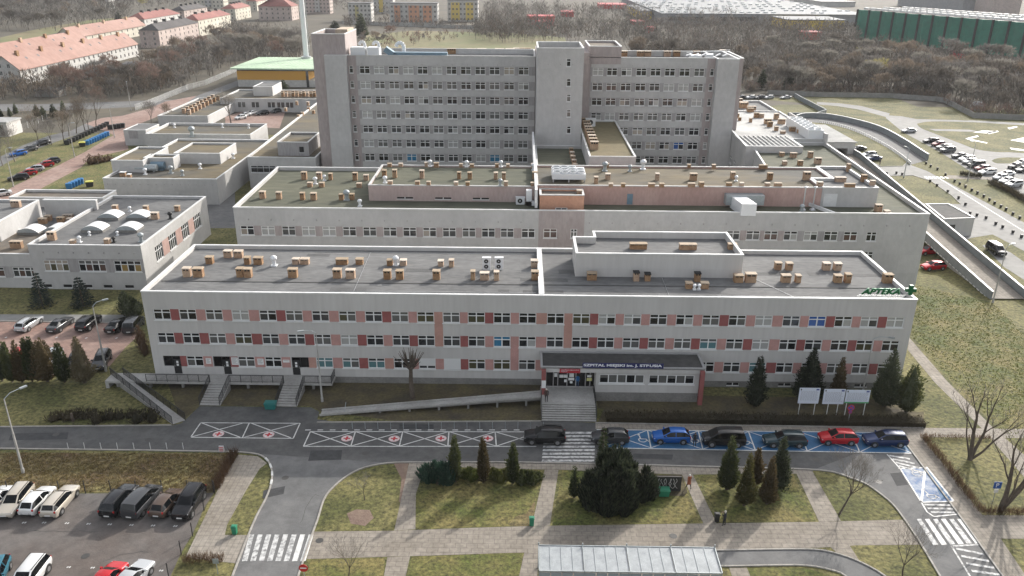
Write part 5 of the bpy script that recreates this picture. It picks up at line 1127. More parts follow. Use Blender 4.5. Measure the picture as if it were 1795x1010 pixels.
def car_meshes(kind):
    Lc, Wc, st = stations(kind); body = MB(); gl = MB(); rings = []
    for x, zl, zw, zt, hw, ht, k in st:
        zm = (zl+zw)*.52
        half = [(hw*.90, zl), (hw*1.0, zm), (hw*.985, zw-.06), (hw*.93, zw), (ht, zt-.045 if zt > zw+.2 else zt-.02), (ht*.82, zt), (0, zt+.012)]
        rings.append([(x, y, z) for y, z in half]+[(x, -y, z) for y, z in half[-2::-1]])
    n = len(rings[0])
    for i in range(len(rings)-1):
        a, b = rings[i], rings[i+1]; k = st[i][6]
        for j in range(n-1):
            glassy = (k == 1 and j in (3, n-5)) or (k == 2 and j in (3, 4, 5, 6, 7, 8)) and not (j in (3, n-5) and False)
            side = j in (3, n-5)
            if k == 1 and side: glassy = True
            if k == 2 and side: glassy = False if i < 4 and False else True
            q = (b[j], a[j], a[j+1], b[j+1])
            if k == 2 and j in (4, n-6): glassy = False
            if k == 1 and st[i][3] > 1.2 and abs(st[i][0]-st[i+1][0]) < .1: glassy = False
            (gl if glassy else body).add(q, [(0, 1, 2, 3)], 0)
        body.add([a[0], a[-1], b[-1], b[0]], [(0, 1, 2, 3)], 1)
    body.poly([p for p in rings[0]][::-1], 0); body.poly(rings[-1], 0)
    wx_ = (1.28 if Lc < 4.3 else 1.4, -1.22 if Lc < 4.3 else -1.38); r = .31 if kind in ('hatch', 'estate', 'sedan') else .36; hw = st[3][4]
    for x in wx_:
        for s in (-1, 1): body.tube((x, s*(hw-.12), r+.02), (x, s*(hw+.012), r+.02), r+.07, r+.07, 14, 1)
    # bumpers, sills, mirrors, pillars
    body.box(Lc/2-.06, Lc/2+.01, -.45, .45, .26, .42, 1); body.box(-Lc/2-.01, -Lc/2+.08, -.5, .5, .30, .42, 1)
    mx_ = st[3][0]-.25; mz = st[4][2]+.03
    for s in (-1, 1): body.box(mx_-.08, mx_+.08, s*(hw+.02)-.1, s*(hw+.02)+.1, mz, mz+.14, 0)
    if kind in ('suv', 'estate'):
        for s in (-1, 1): body.box(-1.8, .3, s*st[5][5]*.9-.02, s*st[5][5]*.9+.02, st[5][3]-.0, st[5][3]+.06, 1)
    bm_ = body.mesh('body', [CP['black'], M['trim']], smooth=False); gm = gl.mesh('windows', [M['car_glass']])
    for me in (bm_, gm):
        bb = bmesh.new(); bb.from_mesh(me); bmesh.ops.remove_doubles(bb, verts=bb.verts, dist=.002); bmesh.ops.recalc_face_normals(bb, faces=bb.faces) if me is bm_ else None
        bb.to_mesh(me); bb.free()
        for p in me.polygons: p.use_smooth = True
        try: me.set_sharp_from_angle(angle=rad(38))
        except Exception: pass
    w = MB(); w.tube((0, -.10, 0), (0, .10, 0), r, r, 16, 0); w.tube((0, -.108, 0), (0, .108, 0), r*.62, r*.62, 10, 1); wm = w.mesh('wheel', [M['tyre'], M['rim']])
    hl = MB(); fz_ = st[1][2]-.05; hl.box(Lc/2-.30, Lc/2-.10, -.15, .15, fz_-.09, fz_+.06); hm = hl.mesh('headlight', [M['lamp_clear']])
    tl_ = MB(); rz_ = st[-2][2]-.12; tl_.box(-Lc/2+.015, -Lc/2+.16, -.07, .07, rz_-.08, rz_+.10); tm = tl_.mesh('tail_light', [M['lamp_red']])
    pm = MB(); pm.box(-.01, .01, -.26, .26, .45, .57); pme = pm.mesh('number_plate', [M['plate']])
    return dict(L=Lc, r=r, wx=wx_, hw=hw, body=bm_, glass=gm, wheel=wm, head=hm, tail=tm, plate=pme)
import bmesh
CM = {k: car_meshes(k) for k in ('hatch', 'estate', 'sedan', 'suv', 'van')}
def car(kind, paint, front, rear, label, z=0, group=None, scale=1, roof=None):
    a = G(*front, z); b = G(*rear, z); d = (a-b); ang = math.atan2(d.y, d.x); c = (a+b)/2; m_ = CM[kind]
    t = thing('parked_car', label, 'car', (c.x, c.y, z+.025), ang, group)
    inst('body', m_['body'], t, mats={0: CP[paint]}); inst('windows', m_['glass'], t)
    for x in m_['wx']:
        for s in (-1, 1): inst('wheel', m_['wheel'], t, (x, s*(m_['hw']-.09), m_['r']))
    for s in (-1, 1): inst('headlight', m_['head'], t, (0, s*(m_['hw']-.26), 0)); inst('tail_light', m_['tail'], t, (0, s*(m_['hw']-.19), 0))
    for s in (-1, 1): inst('number_plate', m_['plate'], t, (s*(m_['L']/2+.015), 0, 0))
    if scale != 1: t.scale = (scale,)*3
    return t
ga1 = 'cars parked in the bays before the hospital'
car('suv', 'black', (925, 773), (984, 774), 'black estate car standing half on the zebra crossing at the main steps', group=ga1)
car('hatch', 'darkgrey', (1042, 773), (1096, 773.5), 'dark grey hatchback behind the tip of the big dark bush', group=ga1)
car('hatch', 'blue', (1143, 772), (1208, 773), 'bright blue hatchback in a blue disabled bay', group=ga1)
car('van', 'black', (1234, 777), (1300, 778), 'black people carrier in the blue bay right of the bright blue hatchback', group=ga1)
car('estate', 'teal', (1342, 778), (1406, 779), 'dark green grey estate car left of the red hatchback in the blue bays', group=ga1)
car('hatch', 'red', (1437, 774), (1497, 775), 'bright red hatchback in a blue disabled bay before the grey wing', group=ga1)
car('estate', 'navy', (1519, 777), (1580, 778), 'dark blue estate car in the last blue bay at the road bend', group=ga1)
gb1 = 'cars parked in the lower left lot'
car('hatch', 'white', (12, 868), (-18, 900), 'white car cut by the left edge of the lower left lot', group=gb1)
car('estate', 'beige', (14, 905), (44, 868), 'cream car with dark roof facing the camera, second from the left edge', group=gb1)
car('hatch', 'white', (82, 870), (54, 901), 'white hatchback between two cream cars in the lower left lot', group=gb1)
car('estate', 'beige', (121, 870), (94, 902), 'cream estate car on the right end of the pale row in the lower left lot', group=gb1)
car('suv', 'black', (224, 872), (198, 902), 'black car on the left end of the dark row in the lower left lot', group=gb1)
car('van', 'darkgrey', (266, 872), (236, 905), 'black people carrier with roof rails, second of the dark row', group=gb1)
car('hatch', 'brown', (307, 873), (280, 906), 'brown grey hatchback, third of the dark row in the lower left lot', group=gb1)
car('suv', 'black', (320, 910), (346, 871), 'black off-roader facing the camera beside the wire fence', group=gb1)
car('hatch', 'cyan', (-14, 1035), (1, 1000), 'blue car at the bottom left corner of the picture', group=gb1)
car('suv', 'white', (38, 1042), (67, 1005), 'large white car at the bottom edge of the lower left lot', group=gb1)
car('hatch', 'red', (204, 1008), (176, 1042), 'red car at the bottom edge beside a silver one', group=gb1)
car('sedan', 'silver', (247, 1008), (217, 1042), 'silver white car at the bottom edge beside the red one', group=gb1)
gc1 = 'cars in the pink paved lot'
car('estate', 'silver', (66, 564), (38, 583), 'silver estate car on the left end of the row in the pink paved lot', group=gc1)
car('sedan', 'darkgrey', (121, 565), (93, 585), 'dark saloon next to the silver estate in the pink paved lot', group=gc1)
car('suv', 'black', (169, 563), (144, 583), 'black off-roader beside the kerb island in the pink paved lot', group=gc1)
car('sedan', 'black', (222, 566), (195, 586), 'black saloon beside the small boxy car in the pink paved lot', group=gc1)
car('van', 'darkgrey', (243, 567), (228, 586), 'dark boxy car nearest the grey wing in the pink paved lot', group=gc1)
for i, (f, r, p, k, l) in enumerate([((170, 656), (188, 622), 'darkgrey', 'estate', 'large dark grey car right of the pale bushy conifer'), ((126, 656), (142, 624), 'black', 'hatch', 'black car mostly hidden by the pale bushy conifer'), ((88, 650), (104, 618), 'silver', 'hatch', 'silver car seen through the broad brown conifer'),
        ((50, 650), (64, 618), 'white', 'sedan', 'white car half hidden behind the twin slim conifers'), ((26, 650), (40, 618), 'red', 'hatch', 'red car behind the row of slim conifers'), ((-8, 650), (6, 618), 'white', 'hatch', 'white car at the left edge behind the slim conifers')]):
    car(k, p, f, r, l, group=gc1)
gd1 = 'cars beside the left service road'
for f, r, p, k, l in [((-10, 345), (12, 342), 'white', 'sedan', 'white car at the left edge beside the brick road'), ((19, 317), (47, 314), 'black', 'estate', 'black car beside the lamp post on the brick road'), ((38, 309), (60, 306), 'red', 'hatch', 'red car between the black and the silver car beside the brick road'),
                      ((49, 301), (75, 299), 'silver', 'hatch', 'silver car between two red ones beside the brick road'), ((68, 294), (91, 291), 'red', 'hatch', 'red car between the silver and the dark car beside the brick road'), ((82, 287), (100, 285), 'darkgrey', 'hatch', 'dark car on the far end of the row beside the brick road'),
                      ((22, 275), (43, 271), 'blue', 'hatch', 'blue car on the narrow grey road at the left edge'), ((43, 267), (62, 263), 'darkgrey', 'hatch', 'dark car in front of the blue one on the narrow grey road'), ((64, 257), (83, 253), 'black', 'estate', 'black car under the bare trees on the narrow grey road')]:
    car(k, p, f, r, l, group=gd1)
for f, r, p, k, l in [((412, 211), (432, 207), 'white', 'hatch', 'white car nearest the bare tree in the walled yard'), ((420, 206.5), (438, 203), 'white', 'sedan', 'middle white car of three in the walled yard'), ((433, 203), (450, 199.5), 'white', 'hatch', 'rearmost white car of three in the walled yard'),
                      ((450, 203), (470, 200), 'black', 'estate', 'black car beside the white ones in the walled yard'), ((478, 199), (493, 196), 'darkgrey', 'sedan', 'dark grey car in the far corner of the walled yard')]:
    car(k, p, f, r, l, group='cars in the walled yard')
ge1 = 'cars in the right car park'
for f, r, p, k, l in [((1579, 233), (1606, 232), 'silver', 'sedan', 'silver saloon driving alone on the concrete road at the far right'),
    ((1617, 251), (1645, 249.5), 'black', 'estate', 'black estate at the head of the right car park row'), ((1635, 257), (1653, 255), 'maroon', 'hatch', 'maroon hatchback behind the black estate in the right car park'), ((1640, 262.5), (1667, 260.5), 'darkgrey', 'estate', 'dark estate between the maroon and the grey car at the right'), ((1647, 268), (1673, 266), 'grey', 'suv', 'grey off-roader closing the upper group in the right car park'),
    ((1667, 278), (1696, 275.5), 'darkgrey', 'sedan', 'dark saloon at the head of the lower group in the right car park'), ((1679, 283.5), (1708, 281), 'white', 'estate', 'white estate behind the dark saloon in the right car park'), ((1686, 288.5), (1713, 286), 'silver', 'hatch', 'silver hatchback between white estate and dark van at the right'), ((1696, 294.5), (1724, 292), 'darkgrey', 'van', 'dark grey van in the lower group of the right car park'),
    ((1708, 300), (1734, 298), 'maroon', 'hatch', 'reddish car beside the white one ending the lower group'), ((1715, 306.5), (1744, 304.5), 'white', 'estate', 'white car ending the lower group above the footpath'),
    ((1740, 317), (1765, 313), 'silver', 'hatch', 'silver car above the hedge right of the footpath'), ((1749, 311), (1776, 308), 'white', 'sedan', 'white car behind the silver one right of the footpath'), ((1751, 323), (1778, 318.5), 'white', 'sedan', 'white saloon, middle of the row above the right hedge'), ((1762, 330), (1790, 326), 'silver', 'suv', 'silver off-roader nearest in the row above the right hedge'),
    ((1769, 297), (1787, 293), 'black', 'hatch', 'black car at the right edge of the picture, upper one'), ((1781, 303), (1803, 299), 'darkgrey', 'estate', 'dark estate at the right edge, lower one'), ((1780, 291), (1800, 288), 'silver', 'hatch', 'silver car at the right edge behind two dark ones'),
    ((1493, 265), (1514, 264), 'darkgrey', 'sedan', 'dark car in front of the white roofed garage'), ((1508, 276), (1535, 274), 'silver', 'estate', 'silver car beside the navy one by the curved ramp'), ((1516, 282.5), (1544, 280.5), 'navy', 'sedan', 'navy car with people beside it by the curved ramp')]:
    car(k, p, f, r, l, group=ge1 if 'car park' in l else None)
car('van', 'black', (1757, 452), (1733, 436), 'black van on the short road right of the ramp bridge')
car('hatch', 'red', (1618, 473), (1652, 471), 'red hatchback parked beside the concrete bridge abutment')
car('hatch', 'red', (1612, 446), (1642, 444), 'red car in the shade under the ramp bridge')
for i, (px, p, k, l) in enumerate([(1348, 'silver', 'hatch', 'silver car behind the flat roof right of the high rise'), (1377, 'silver', 'sedan', 'silver car on the right end of the row behind the right wing'), (1300, 'black', 'sedan', 'black car nearest the high rise corner behind the right wing'), (1316, 'silver', 'hatch', 'pale car between dark ones behind the right wing'), (1332, 'darkgrey', 'estate', 'dark estate left of the silver car behind the right wing')]):
    car(k, p, (px-7, 174), (px+6, 173), l)
# ================================================================== PEOPLE
skin = mat('skin', (.42, .24, .17), .6)
def person(label, loc, face, coat, legs, hair, pose='stand', coat_len=.75, h=1.74, hat=None, bag=None):
    """one skinned body; the face direction is an angle in radians"""
    s = h/1.74; V_, E_, R_ = [], [], []
    def v(x, y, z, r): V_.append((x*s, y*s, z*s)); R_.append(r*s); return len(V_)-1
    st = dict(stand=((.03, 0), (-.03, 0)), walk=((.24, .05), (-.26, .10)), aim=((.05, 0), (-.05, 0)))[pose]
    pel = v(0, 0, .96, .145); ch = v(.01, 0, 1.22, .15); sh = v(.0, 0, 1.42, .13); nk = v(.01, 0, 1.50, .058); hd = v(.03, 0, 1.60, .088); tp = v(.02, 0, 1.69, .075)
    E_ += [(pel, ch), (ch, sh), (sh, nk), (nk, hd), (hd, tp)]
    for side, (fx, lift) in zip((1, -1), st):
        hp = v(0, side*.10, .88, .095); kn = v(fx*.5+.03, side*.11, .49, .062); an = v(fx, side*.11, .09+lift*.6, .042); toe = v(fx+.15, side*.12, .04+lift*.2, .035)
        E_ += [(pel, hp), (hp, kn), (kn, an), (an, toe)]
        sd = v(0, side*.19, 1.40, .062)
        if pose == 'aim': el = v(.12, side*.24, 1.18, .045); wr = v(.27, side*.10, 1.33, .032)
        elif pose == 'walk': el = v(-fx*.35-.02, side*.25, 1.13, .045); wr = v(-fx*.6+.05, side*.24, .90, .030)
        else: el = v(-.03, side*.25, 1.12, .045); wr = v(.04, side*.25, .87, .030)
        pa = v(V_[wr][0]/s+.02, V_[wr][1]/s, V_[wr][2]/s-(.07 if pose != 'aim' else -.05), .028); E_ += [(sh, sd), (sd, el), (el, wr), (wr, pa)]
        for k in range(5):
            dx = (-.03, -.012, .006, .022, .045)[k]; L_ = (.055, .075, .08, .07, .05)[k]; sg2 = -1 if pose != 'aim' else 1
            f1 = v(V_[pa][0]/s+dx, V_[pa][1]/s-(side*.015 if k < 4 else side*.02), V_[pa][2]/s+sg2*L_*.55, .010); f2 = v(V_[pa][0]/s+dx*1.15, V_[pa][1]/s-side*.03, V_[pa][2]/s+sg2*L_, .009); E_ += [(pa, f1), (f1, f2)]
    me = bpy.data.meshes.new('person'); me.from_pydata(V_, E_, []); o = bpy.data.objects.new('person', me); COL.objects.link(o)
    sm = o.modifiers.new('s', 'SKIN'); sm.use_smooth_shade = True
    for i, r in enumerate(R_): me.skin_vertices[0].data[i].radius = (r, r*(.78 if i in (1, 2) else 1)); me.skin_vertices[0].data[i].use_root = (i == 0)
    o.modifiers.new('d', 'SUBSURF').levels = 1
    dg = bpy.context.evaluated_depsgraph_get(); m2 = bpy.data.meshes.new_from_object(o.evaluated_get(dg)); bpy.data.objects.remove(o)
    m2.materials.clear()
    for mm in (coat, legs, skin, hair, M['trim']): m2.materials.append(mm)
    for p in m2.polygons:
        c = p.center/s
        arm = abs(c.y) > .17
        if c.z > 1.50: p.material_index = 3 if (c.z > 1.645 or c.x < .0) else 2
        elif arm and ((pose != 'aim' and c.z < .86) or (pose == 'aim' and c.x > .25)): p.material_index = 2
        elif pose == 'aim' and c.x > .26 and c.z > 1.2: p.material_index = 2
        elif c.z < .09: p.material_index = 4
        elif c.z < coat_len and not arm: p.material_index = 1
        else: p.material_index = 0
        p.use_smooth = True
    o = bpy.data.objects.new('person', m2); COL.objects.link(o); o.location = loc; o.rotation_euler = (0, 0, face); tag(o, label, 'person')
    mb = MB()   # coat skirt
    if coat_len < .8:
        n = 12; rr_ = [(.155, .98), (.19, coat_len+.02)]
        for i in range(n):
            a0, a1 = 2*pi*i/n, 2*pi*(i+1)/n
            mb.quad(*[(r_*cos(a)*.85*s, r_*sin(a)*1.15*s, z*s) for r_, z, a in ((.19, coat_len, a0), (.19, coat_len, a1), (.15, 1.05, a1), (.15, 1.05, a0))])
        mb.build('coat_skirt', coat, o, org=(0, 0, 0), smooth=True)
    mb = MB(); hc = V_[hd]
    for k in range(5): pass
    mb.lathe((hc[0]-.012, hc[1], hc[2]+.0), [(.096*s, -.03*s if hat else .0), (.102*s, .03*s), (.085*s, .09*s), (.04*s, .125*s), (0, .13*s)], 12); mb.build('hat' if hat else 'hair', hat or hair, o, org=(0, 0, 0), smooth=True)
    mb = MB(); fx_ = hc[0]+.085*s
    mb.box(fx_-.012, fx_+.022, -.012, .012, hc[2]-.03*s, hc[2]+.012*s); mb.build('nose', skin, o, org=(0, 0, 0))
    mb = MB()
    for sy in (-1, 1): mb.box(fx_-.012, fx_+.002, sy*.035-.012, sy*.035+.012, hc[2]+.008, hc[2]+.022)
    mb.box(fx_-.012, fx_+.001, -.025, .025, hc[2]-.062, hc[2]-.052); mb.build('face_features', M['trim'], o, org=(0, 0, 0))
    return o
cl = lambda n, c: mat('cloth_'+n, c, .9, .1, 8)
dk, dkt, rust, grh, blk, dbl = cl('dark', (.03, .03, .035)), cl('trousers', (.025, .025, .03)), cl('rust', (.30, .10, .05)), mat('hair_white', (.62, .58, .52), .8), mat('hair_dark', (.03, .022, .016), .7), cl('blue', (.02, .12, .30))
p = G(957.5, 704, 1.2); person('person in a dark brown jacket standing on the left edge of the entrance landing', p, -pi/2+.2, cl('jacket', (.05, .03, .025)), dkt, grh, 'stand', .85)
p = G(1217, 782); person('person in black clothes standing in the blue bay right of the blue hatchback', p, -pi/2, dk, dkt, blk, 'stand', .8)
p = G(1207, 857); person('person in a rust coloured coat and white hat walking on the diagonal path', p, pi*.62, rust, dkt, grh, 'walk', .6, hat=mat('hat_white', (.7, .68, .64), .8))
ph = G(1269, 922); person('person in dark jacket holding up a camera on the wide paved walk', ph, pi*.75, dk, dkt, grh, 'aim', .85)
p = G(1012, 680.5, 1.2)+Vector((0, .25, 0)); person('person in a blue jacket in the open entrance doorway', p, pi/2, dbl, cl('jeans', (.05, .09, .16)), blk, 'stand', .85)
p = G(1542, 290); person('person in dark clothes beside the navy car near the curved ramp', p, pi, dk, dkt, blk, 'stand', .85)
p = G(1538, 281.5); person('person in pale top behind the navy car near the curved ramp', p, 0, cl('pale', (.5, .5, .5)), dkt, blk, 'stand', .85)
# ================================================================== STREET FURNITURE
def lamp_post(label, base, top_z, arm, ang, double=False, lean=0):
    b = G(*base); t = thing('street_lamp', label, 'street lamp', tuple(b)); mb = MB(); mb.tube(b, b+Vector((0, 0, top_z*.55)), .12, .10, 8); mb.tube(b+Vector((0, 0, top_z*.55)), b+Vector((0, 0, top_z)), .075, .055, 8); mb.lathe(tuple(b), [(.16, 0), (.16, .5), (.12, .6)], 8)
    mb.build('pole', M['concrete'] if top_z > 7 else M['galv'], t)
    d = Vector((cos(ang), sin(ang), 0)); e = b+Vector((0, 0, top_z)); mb = MB(); q = e+d*arm+Vector((0, 0, .45)); mb.tube(e, e+d*arm*.4+Vector((0, 0, .4)), .045, .04, 6); mb.tube(e+d*arm*.4+Vector((0, 0, .4)), q, .04, .035, 6); mb.build('arm', M['galv'], t)
    mb = MB(); mb.beam(q, q+d*.7, .26, .13, 0); mb.beam(q+Vector((0, 0, -.075)), q+d*.65+Vector((0, 0, -.075)), .2, .03, 1); mb.build('lamp_head', [M['galv'], M['lamp_clear']], t)
    return t
lamp_post('grey concrete street lamp before the wing, between right flight and pollarded tree', (565, 704), 9.0, 1.3, pi+.3)
lamp_post('street lamp with curved arm behind the three white boards', (1512, 690), 7.4, 1.6, -.3)
lamp_post('tall pale street lamp at the left edge of the road verge', (41, 829), 8.6, 1.6, 1.0)
lamp_post('street lamp rising from the pink paved lot', (186, 651), 9.0, 1.2, pi*.25)
lamp_post('tall dark street lamp at the foot of the ramp bridge', (1740, 531), 9.0, 1.2, .5)
lamp_post('slim lamp post beside the row of cars on the brick road', (24, 328), 8.5, .8, .3)
lamp_post('slim lamp post on the lawn left of the brick road', (131, 276), 8.5, .8, .3)
lamp_post('slim lamp post beside the blue bins', (201, 241), 8.5, .8, .3)
lamp_post('lamp post beside the pale street fence in the left background', (230, 194), 9, .8, 2)
lamp_post('lamp post at the footpath between the right car park and the zebra', (1696, 318), 9, .8, 2)
lamp_post('lamp post beside the small lawn in front of the small grey garage', (1584, 312), 7, .8, 2)
def sign_post(label, base, h, plates, name='traffic_sign', cat='traffic sign', tilt=0):
    b = G(*base); t = thing(name, label, cat, tuple(b)); mb = MB(); mb.tube(b, b+Vector((0, 0, h)), .035, .035, 6); mb.build('post', M['galv'], t)
    for shape, r, z, mats_, extra in plates:
        mb = MB(); c = (b.x, b.y-.05, b.z+z)
        if shape == 'disc':
            mb.tube((c[0], c[1], c[2]), (c[0], c[1]-.02, c[2]), r, r, 20, 0); 
            if extra == 'bar': mb.box(c[0]-r*.68, c[0]+r*.68, c[1]-.026, c[1]-.021, c[2]-r*.16, c[2]+r*.16, 1)
            if extra == 'ring': mb.tube((c[0], c[1]-.021, c[2]), (c[0], c[1]-.024, c[2]), r*.8, r*.8, 20, 1); mb.beam((c[0]-r*.55, c[1]-.03, c[2]+r*.55), (c[0]+r*.55, c[1]-.03, c[2]-r*.55), .01, r*.2, 0); mb.beam((c[0]-r*.55, c[1]-.034, c[2]-r*.55), (c[0]+r*.55, c[1]-.034, c[2]+r*.55), .01, r*.2, 0)
        else: mb.box(c[0]-r, c[0]+r, c[1]-.02, c[1], c[2]-r, c[2]+r, 0)
        mb.build('plate', mats_, t)
    return t
redp = mat('sign_red_bright', (.50, .02, .02), .45); bluep = mat('sign_blue', (.015, .09, .34), .45)
sign_post('round red no entry sign with white bar beside the branch road', (536, 1030), 2.3, [('disc', .38, 2.1, [redp, M['frame']], 'bar')])
sign_post('round blue and red no stopping sign in front of the right white board', (1486, 744), 2.4, [('disc', .4, 2.2, [redp, bluep], 'ring'), ('disc', .22, 1.65, [redp, bluep], 'ring')])
pk = sign_post('square blue sign with white P between the two big bare trees', (1740, 880), 2.3, [('sq', .38, 2.0, [bluep], ''), ('sq', .2, 1.35, [M['frame']], '')], 'parking_sign', 'parking sign')
lettering('letter', 'P', .62, (-.19, -.075, 1.8), (pi/2, 0, 0), white_l, pk, .003, bold=.01)
sign_post('small grey sign on a thin post at the corner of the lower left lot', (382, 1006), 1.6, [('sq', .25, 1.4, [M['galv']], '')])
lowsign = thing('low_sign', 'small red and white warning board on the verge beside the junction', 'sign', tuple(G(389, 793)))
b = G(389, 793); mb = MB(); mb.quad((b.x-.3, b.y-.1, .1), (b.x+.3, b.y-.1, .1), (b.x+.25, b.y+.05, .8), (b.x-.25, b.y+.05, .8), 0); mb.quad((b.x+.3, b.y+.2, .1), (b.x-.3, b.y+.2, .1), (b.x-.25, b.y+.05, .8), (b.x+.25, b.y+.05, .8), 0)
for i in range(3): mb.box(b.x-.22, b.x+.22, b.y-.11, b.y-.09, .2+i*.2, .28+i*.2, 1)
mb.build('board', [M['frame'], redp], lowsign)
# the three white information boards
bd = cl('board_text', (.33, .34, .36)); eu = mat('flag_blue', (.02, .04, .22), .6); grb = mat('board_green', (.10, .36, .16), .5)
BY = G(1400, 727).y
for n_, (pa_, pb_, top, bot, lab) in enumerate(((1398, 1434, 680, 707, 'left white information board on two white posts'), (1441, 1478, 682, 708, 'middle white information board on two white posts'), (1480, 1522, 683.5, 706.5, 'right white information board with green bottom strip'))):
    a = V(pa_, bot, BY); c = V(pb_, bot, BY); zt = V(pa_, top, BY).z; zb2 = a.z
    t = thing('information_board', lab, 'information board', (a.x, BY, 0)); mb = MB(); mb.box(a.x, c.x, BY-.03, BY+.03, zb2, zt, 0)
    if n_ == 2: mb.box(a.x, c.x, BY-.04, BY-.031, zb2, zb2+.18, 1)
    mb.build('panel', [mat('board_face', (.62, .66, .74), .5), grb], t)
    mb = MB(); zl = zt-.42; k = 0
    while zl > zb2+.32:
        x = a.x+.2
        while x < c.x-.35: w = .12+.2*((k*7+int(x*10)) % 5)/5; mb.box(x, min(x+w, c.x-.2), BY-.036, BY-.0315, zl, zl+.045); x += w+.07
        zl -= .13; k += 1
    mb.build('text_lines', bd, t)
    mb = MB(); mb.box(c.x-.45, c.x-.12, BY-.036, BY-.0315, zt-.28, zt-.1); mb.build('flag', eu, t)
    mb = MB(); mb.box(a.x+.12, a.x+.25, BY-.036, BY-.0315, zt-.3, zt-.1); mb.build('emblem', M['trim'], t)
    for x in (a.x+.3, c.x-.3) if n_ != 1 else (a.x+.75, c.x-.55): mb = MB(); mb.tube((x, BY+.05, 0), (x, BY+.05, zb2+.6), .045, .045, 6); mb.build('leg', M['frame'], t)
# bins, grit box, shelter, planter screen
def box_bin(name, label, cat, px, py, m_, w=.5, d=.4, h=.9, lid=None, rz=0, z=0):
    b = G(px, py, z); t = thing(name, label, cat, tuple(b), rz); mb = MB()
    vs = [(-w/2*.85, -d/2*.85, .05), (w/2*.85, -d/2*.85, .05), (w/2*.85, d/2*.85, .05), (-w/2*.85, d/2*.85, .05), (-w/2, -d/2, h*.85), (w/2, -d/2, h*.85), (w/2, d/2, h*.85), (-w/2, d/2, h*.85)]
    mb.add(vs, [(0,1,5,4), (1,2,6,5), (2,3,7,6), (3,0,4,7), (3,2,1,0), (4,5,6,7)]); mb.build('tub', m_, t, org=(0, 0, 0))
    mb = MB(); mb.box(-w/2-.03, w/2+.03, -d/2-.03, d/2+.03, h*.85+.003, h*.93); mb.box(-w/2*.8, w/2*.8, -d/2*.8, d/2*.8, h*.93, h); mb.build('lid', lid or m_, t, org=(0, 0, 0)); return t
gm_ = mat('bin_green', (.02, .20, .11), .5); gmd = mat('grit_green', (.02, .16, .15), .55)
box_bin('grit_bin', 'dark green grit bin at the foot of the right flight of steps', 'grit bin', 475, 716, gmd, 1.3, .9, .9)
box_bin('grit_bin', 'bright green grit bin beside the black graffiti panel', 'grit bin', 1163, 868, gm_, 1.1, .8, .8)
for px, py, l in ((412, 936, 'small green litter bin on the grass wedge by the branch road'), (932, 921, 'small green litter bin at the corner of the short path and the wide walk'), (1256, 914, 'dark litter bin beside the person with the camera')):
    box_bin('litter_bin', l, 'litter bin', px, py, gm_ if 'green' in l else M['trim'], .45, .4, .95)
bl_ = mat('bin_blue', (.02, .17, .40), .5); bk_ = M['trim']; yl_ = mat('bin_yellow', (.65, .62, .12), .5)
k = 0
for i in range(9):
    px, py = 153+i*4.4, 254.5-i*2.0; o = box_bin('waste_container', 'blue waste container in the row beside the brick road', 'waste container', px, py, bl_, 1.3, 1.0, 1.3, rz=.4); o['group'] = 'blue waste containers beside the brick road'
for i in range(14):
    px, py = 118+i*5.4, 254-i*2.55; o = box_bin('waste_container', 'black waste container in the long row under the bare trees', 'waste container', px, py, bk_, 1.3, 1.0, 1.3, rz=.4); o['group'] = 'black waste containers under the bare trees'
for i in range(4): o = box_bin('waste_container', 'black waste container at the far end of the brick road', 'waste container', 194+i*7, 227-i*1.0, bk_, 1.5, 1.1, 1.4, rz=.2); o['group'] = 'black waste containers at the road end'
box_bin('waste_container', 'yellow lidded waste container beside the blue row', 'waste container', 145, 257, bk_, 1.6, 1.2, 1.3, yl_, .4)
for i in range(5): o = box_bin('waste_container', 'blue waste container behind the parapet of the dark annex roof', 'waste container', 122+i*5, 331-i*2.2, bl_, 1.3, 1.0, 1.3, rz=.4); o['group'] = 'blue waste containers by the tank annex'
box_bin('waste_container', 'yellow lidded waste container beside the tank annex', 'waste container', 158, 327, bk_, 1.6, 1.2, 1.3, yl_, .4)
# graffiti panel
t = thing('planter_screen', 'black panel with pale graffiti lying over the bed beside the big dark bush', 'panel', tuple(G(1170, 860)))
p1_, p2_ = G(1143, 866), G(1194, 862); mb = MB()
Yp = G(1170, 861).y; xa_, xb_ = V(1145, 861, Yp).x, V(1193, 861, Yp).x; zp_ = V(1170, 836, Yp).z
mb.box(xa_, xb_, Yp, Yp+.12, 0, zp_); mb.build('panel', M['trim'], t)
mb = MB(); rg_ = random.Random(5)
for i in range(9):
    x = xa_+.3+i*(xb_-xa_-.6)/9; pts = [(x+rg_.uniform(-.12, .25), Yp-.015, zp_*.18+j*zp_*.17+rg_.uniform(-.05, .05)) for j in range(5)]
    for a, b in zip(pts[:-1], pts[1:]): mb.beam(a, b, .02, .05)
mb.build('graffiti', mat('graffiti_pale', (.45, .44, .42), .8), t)
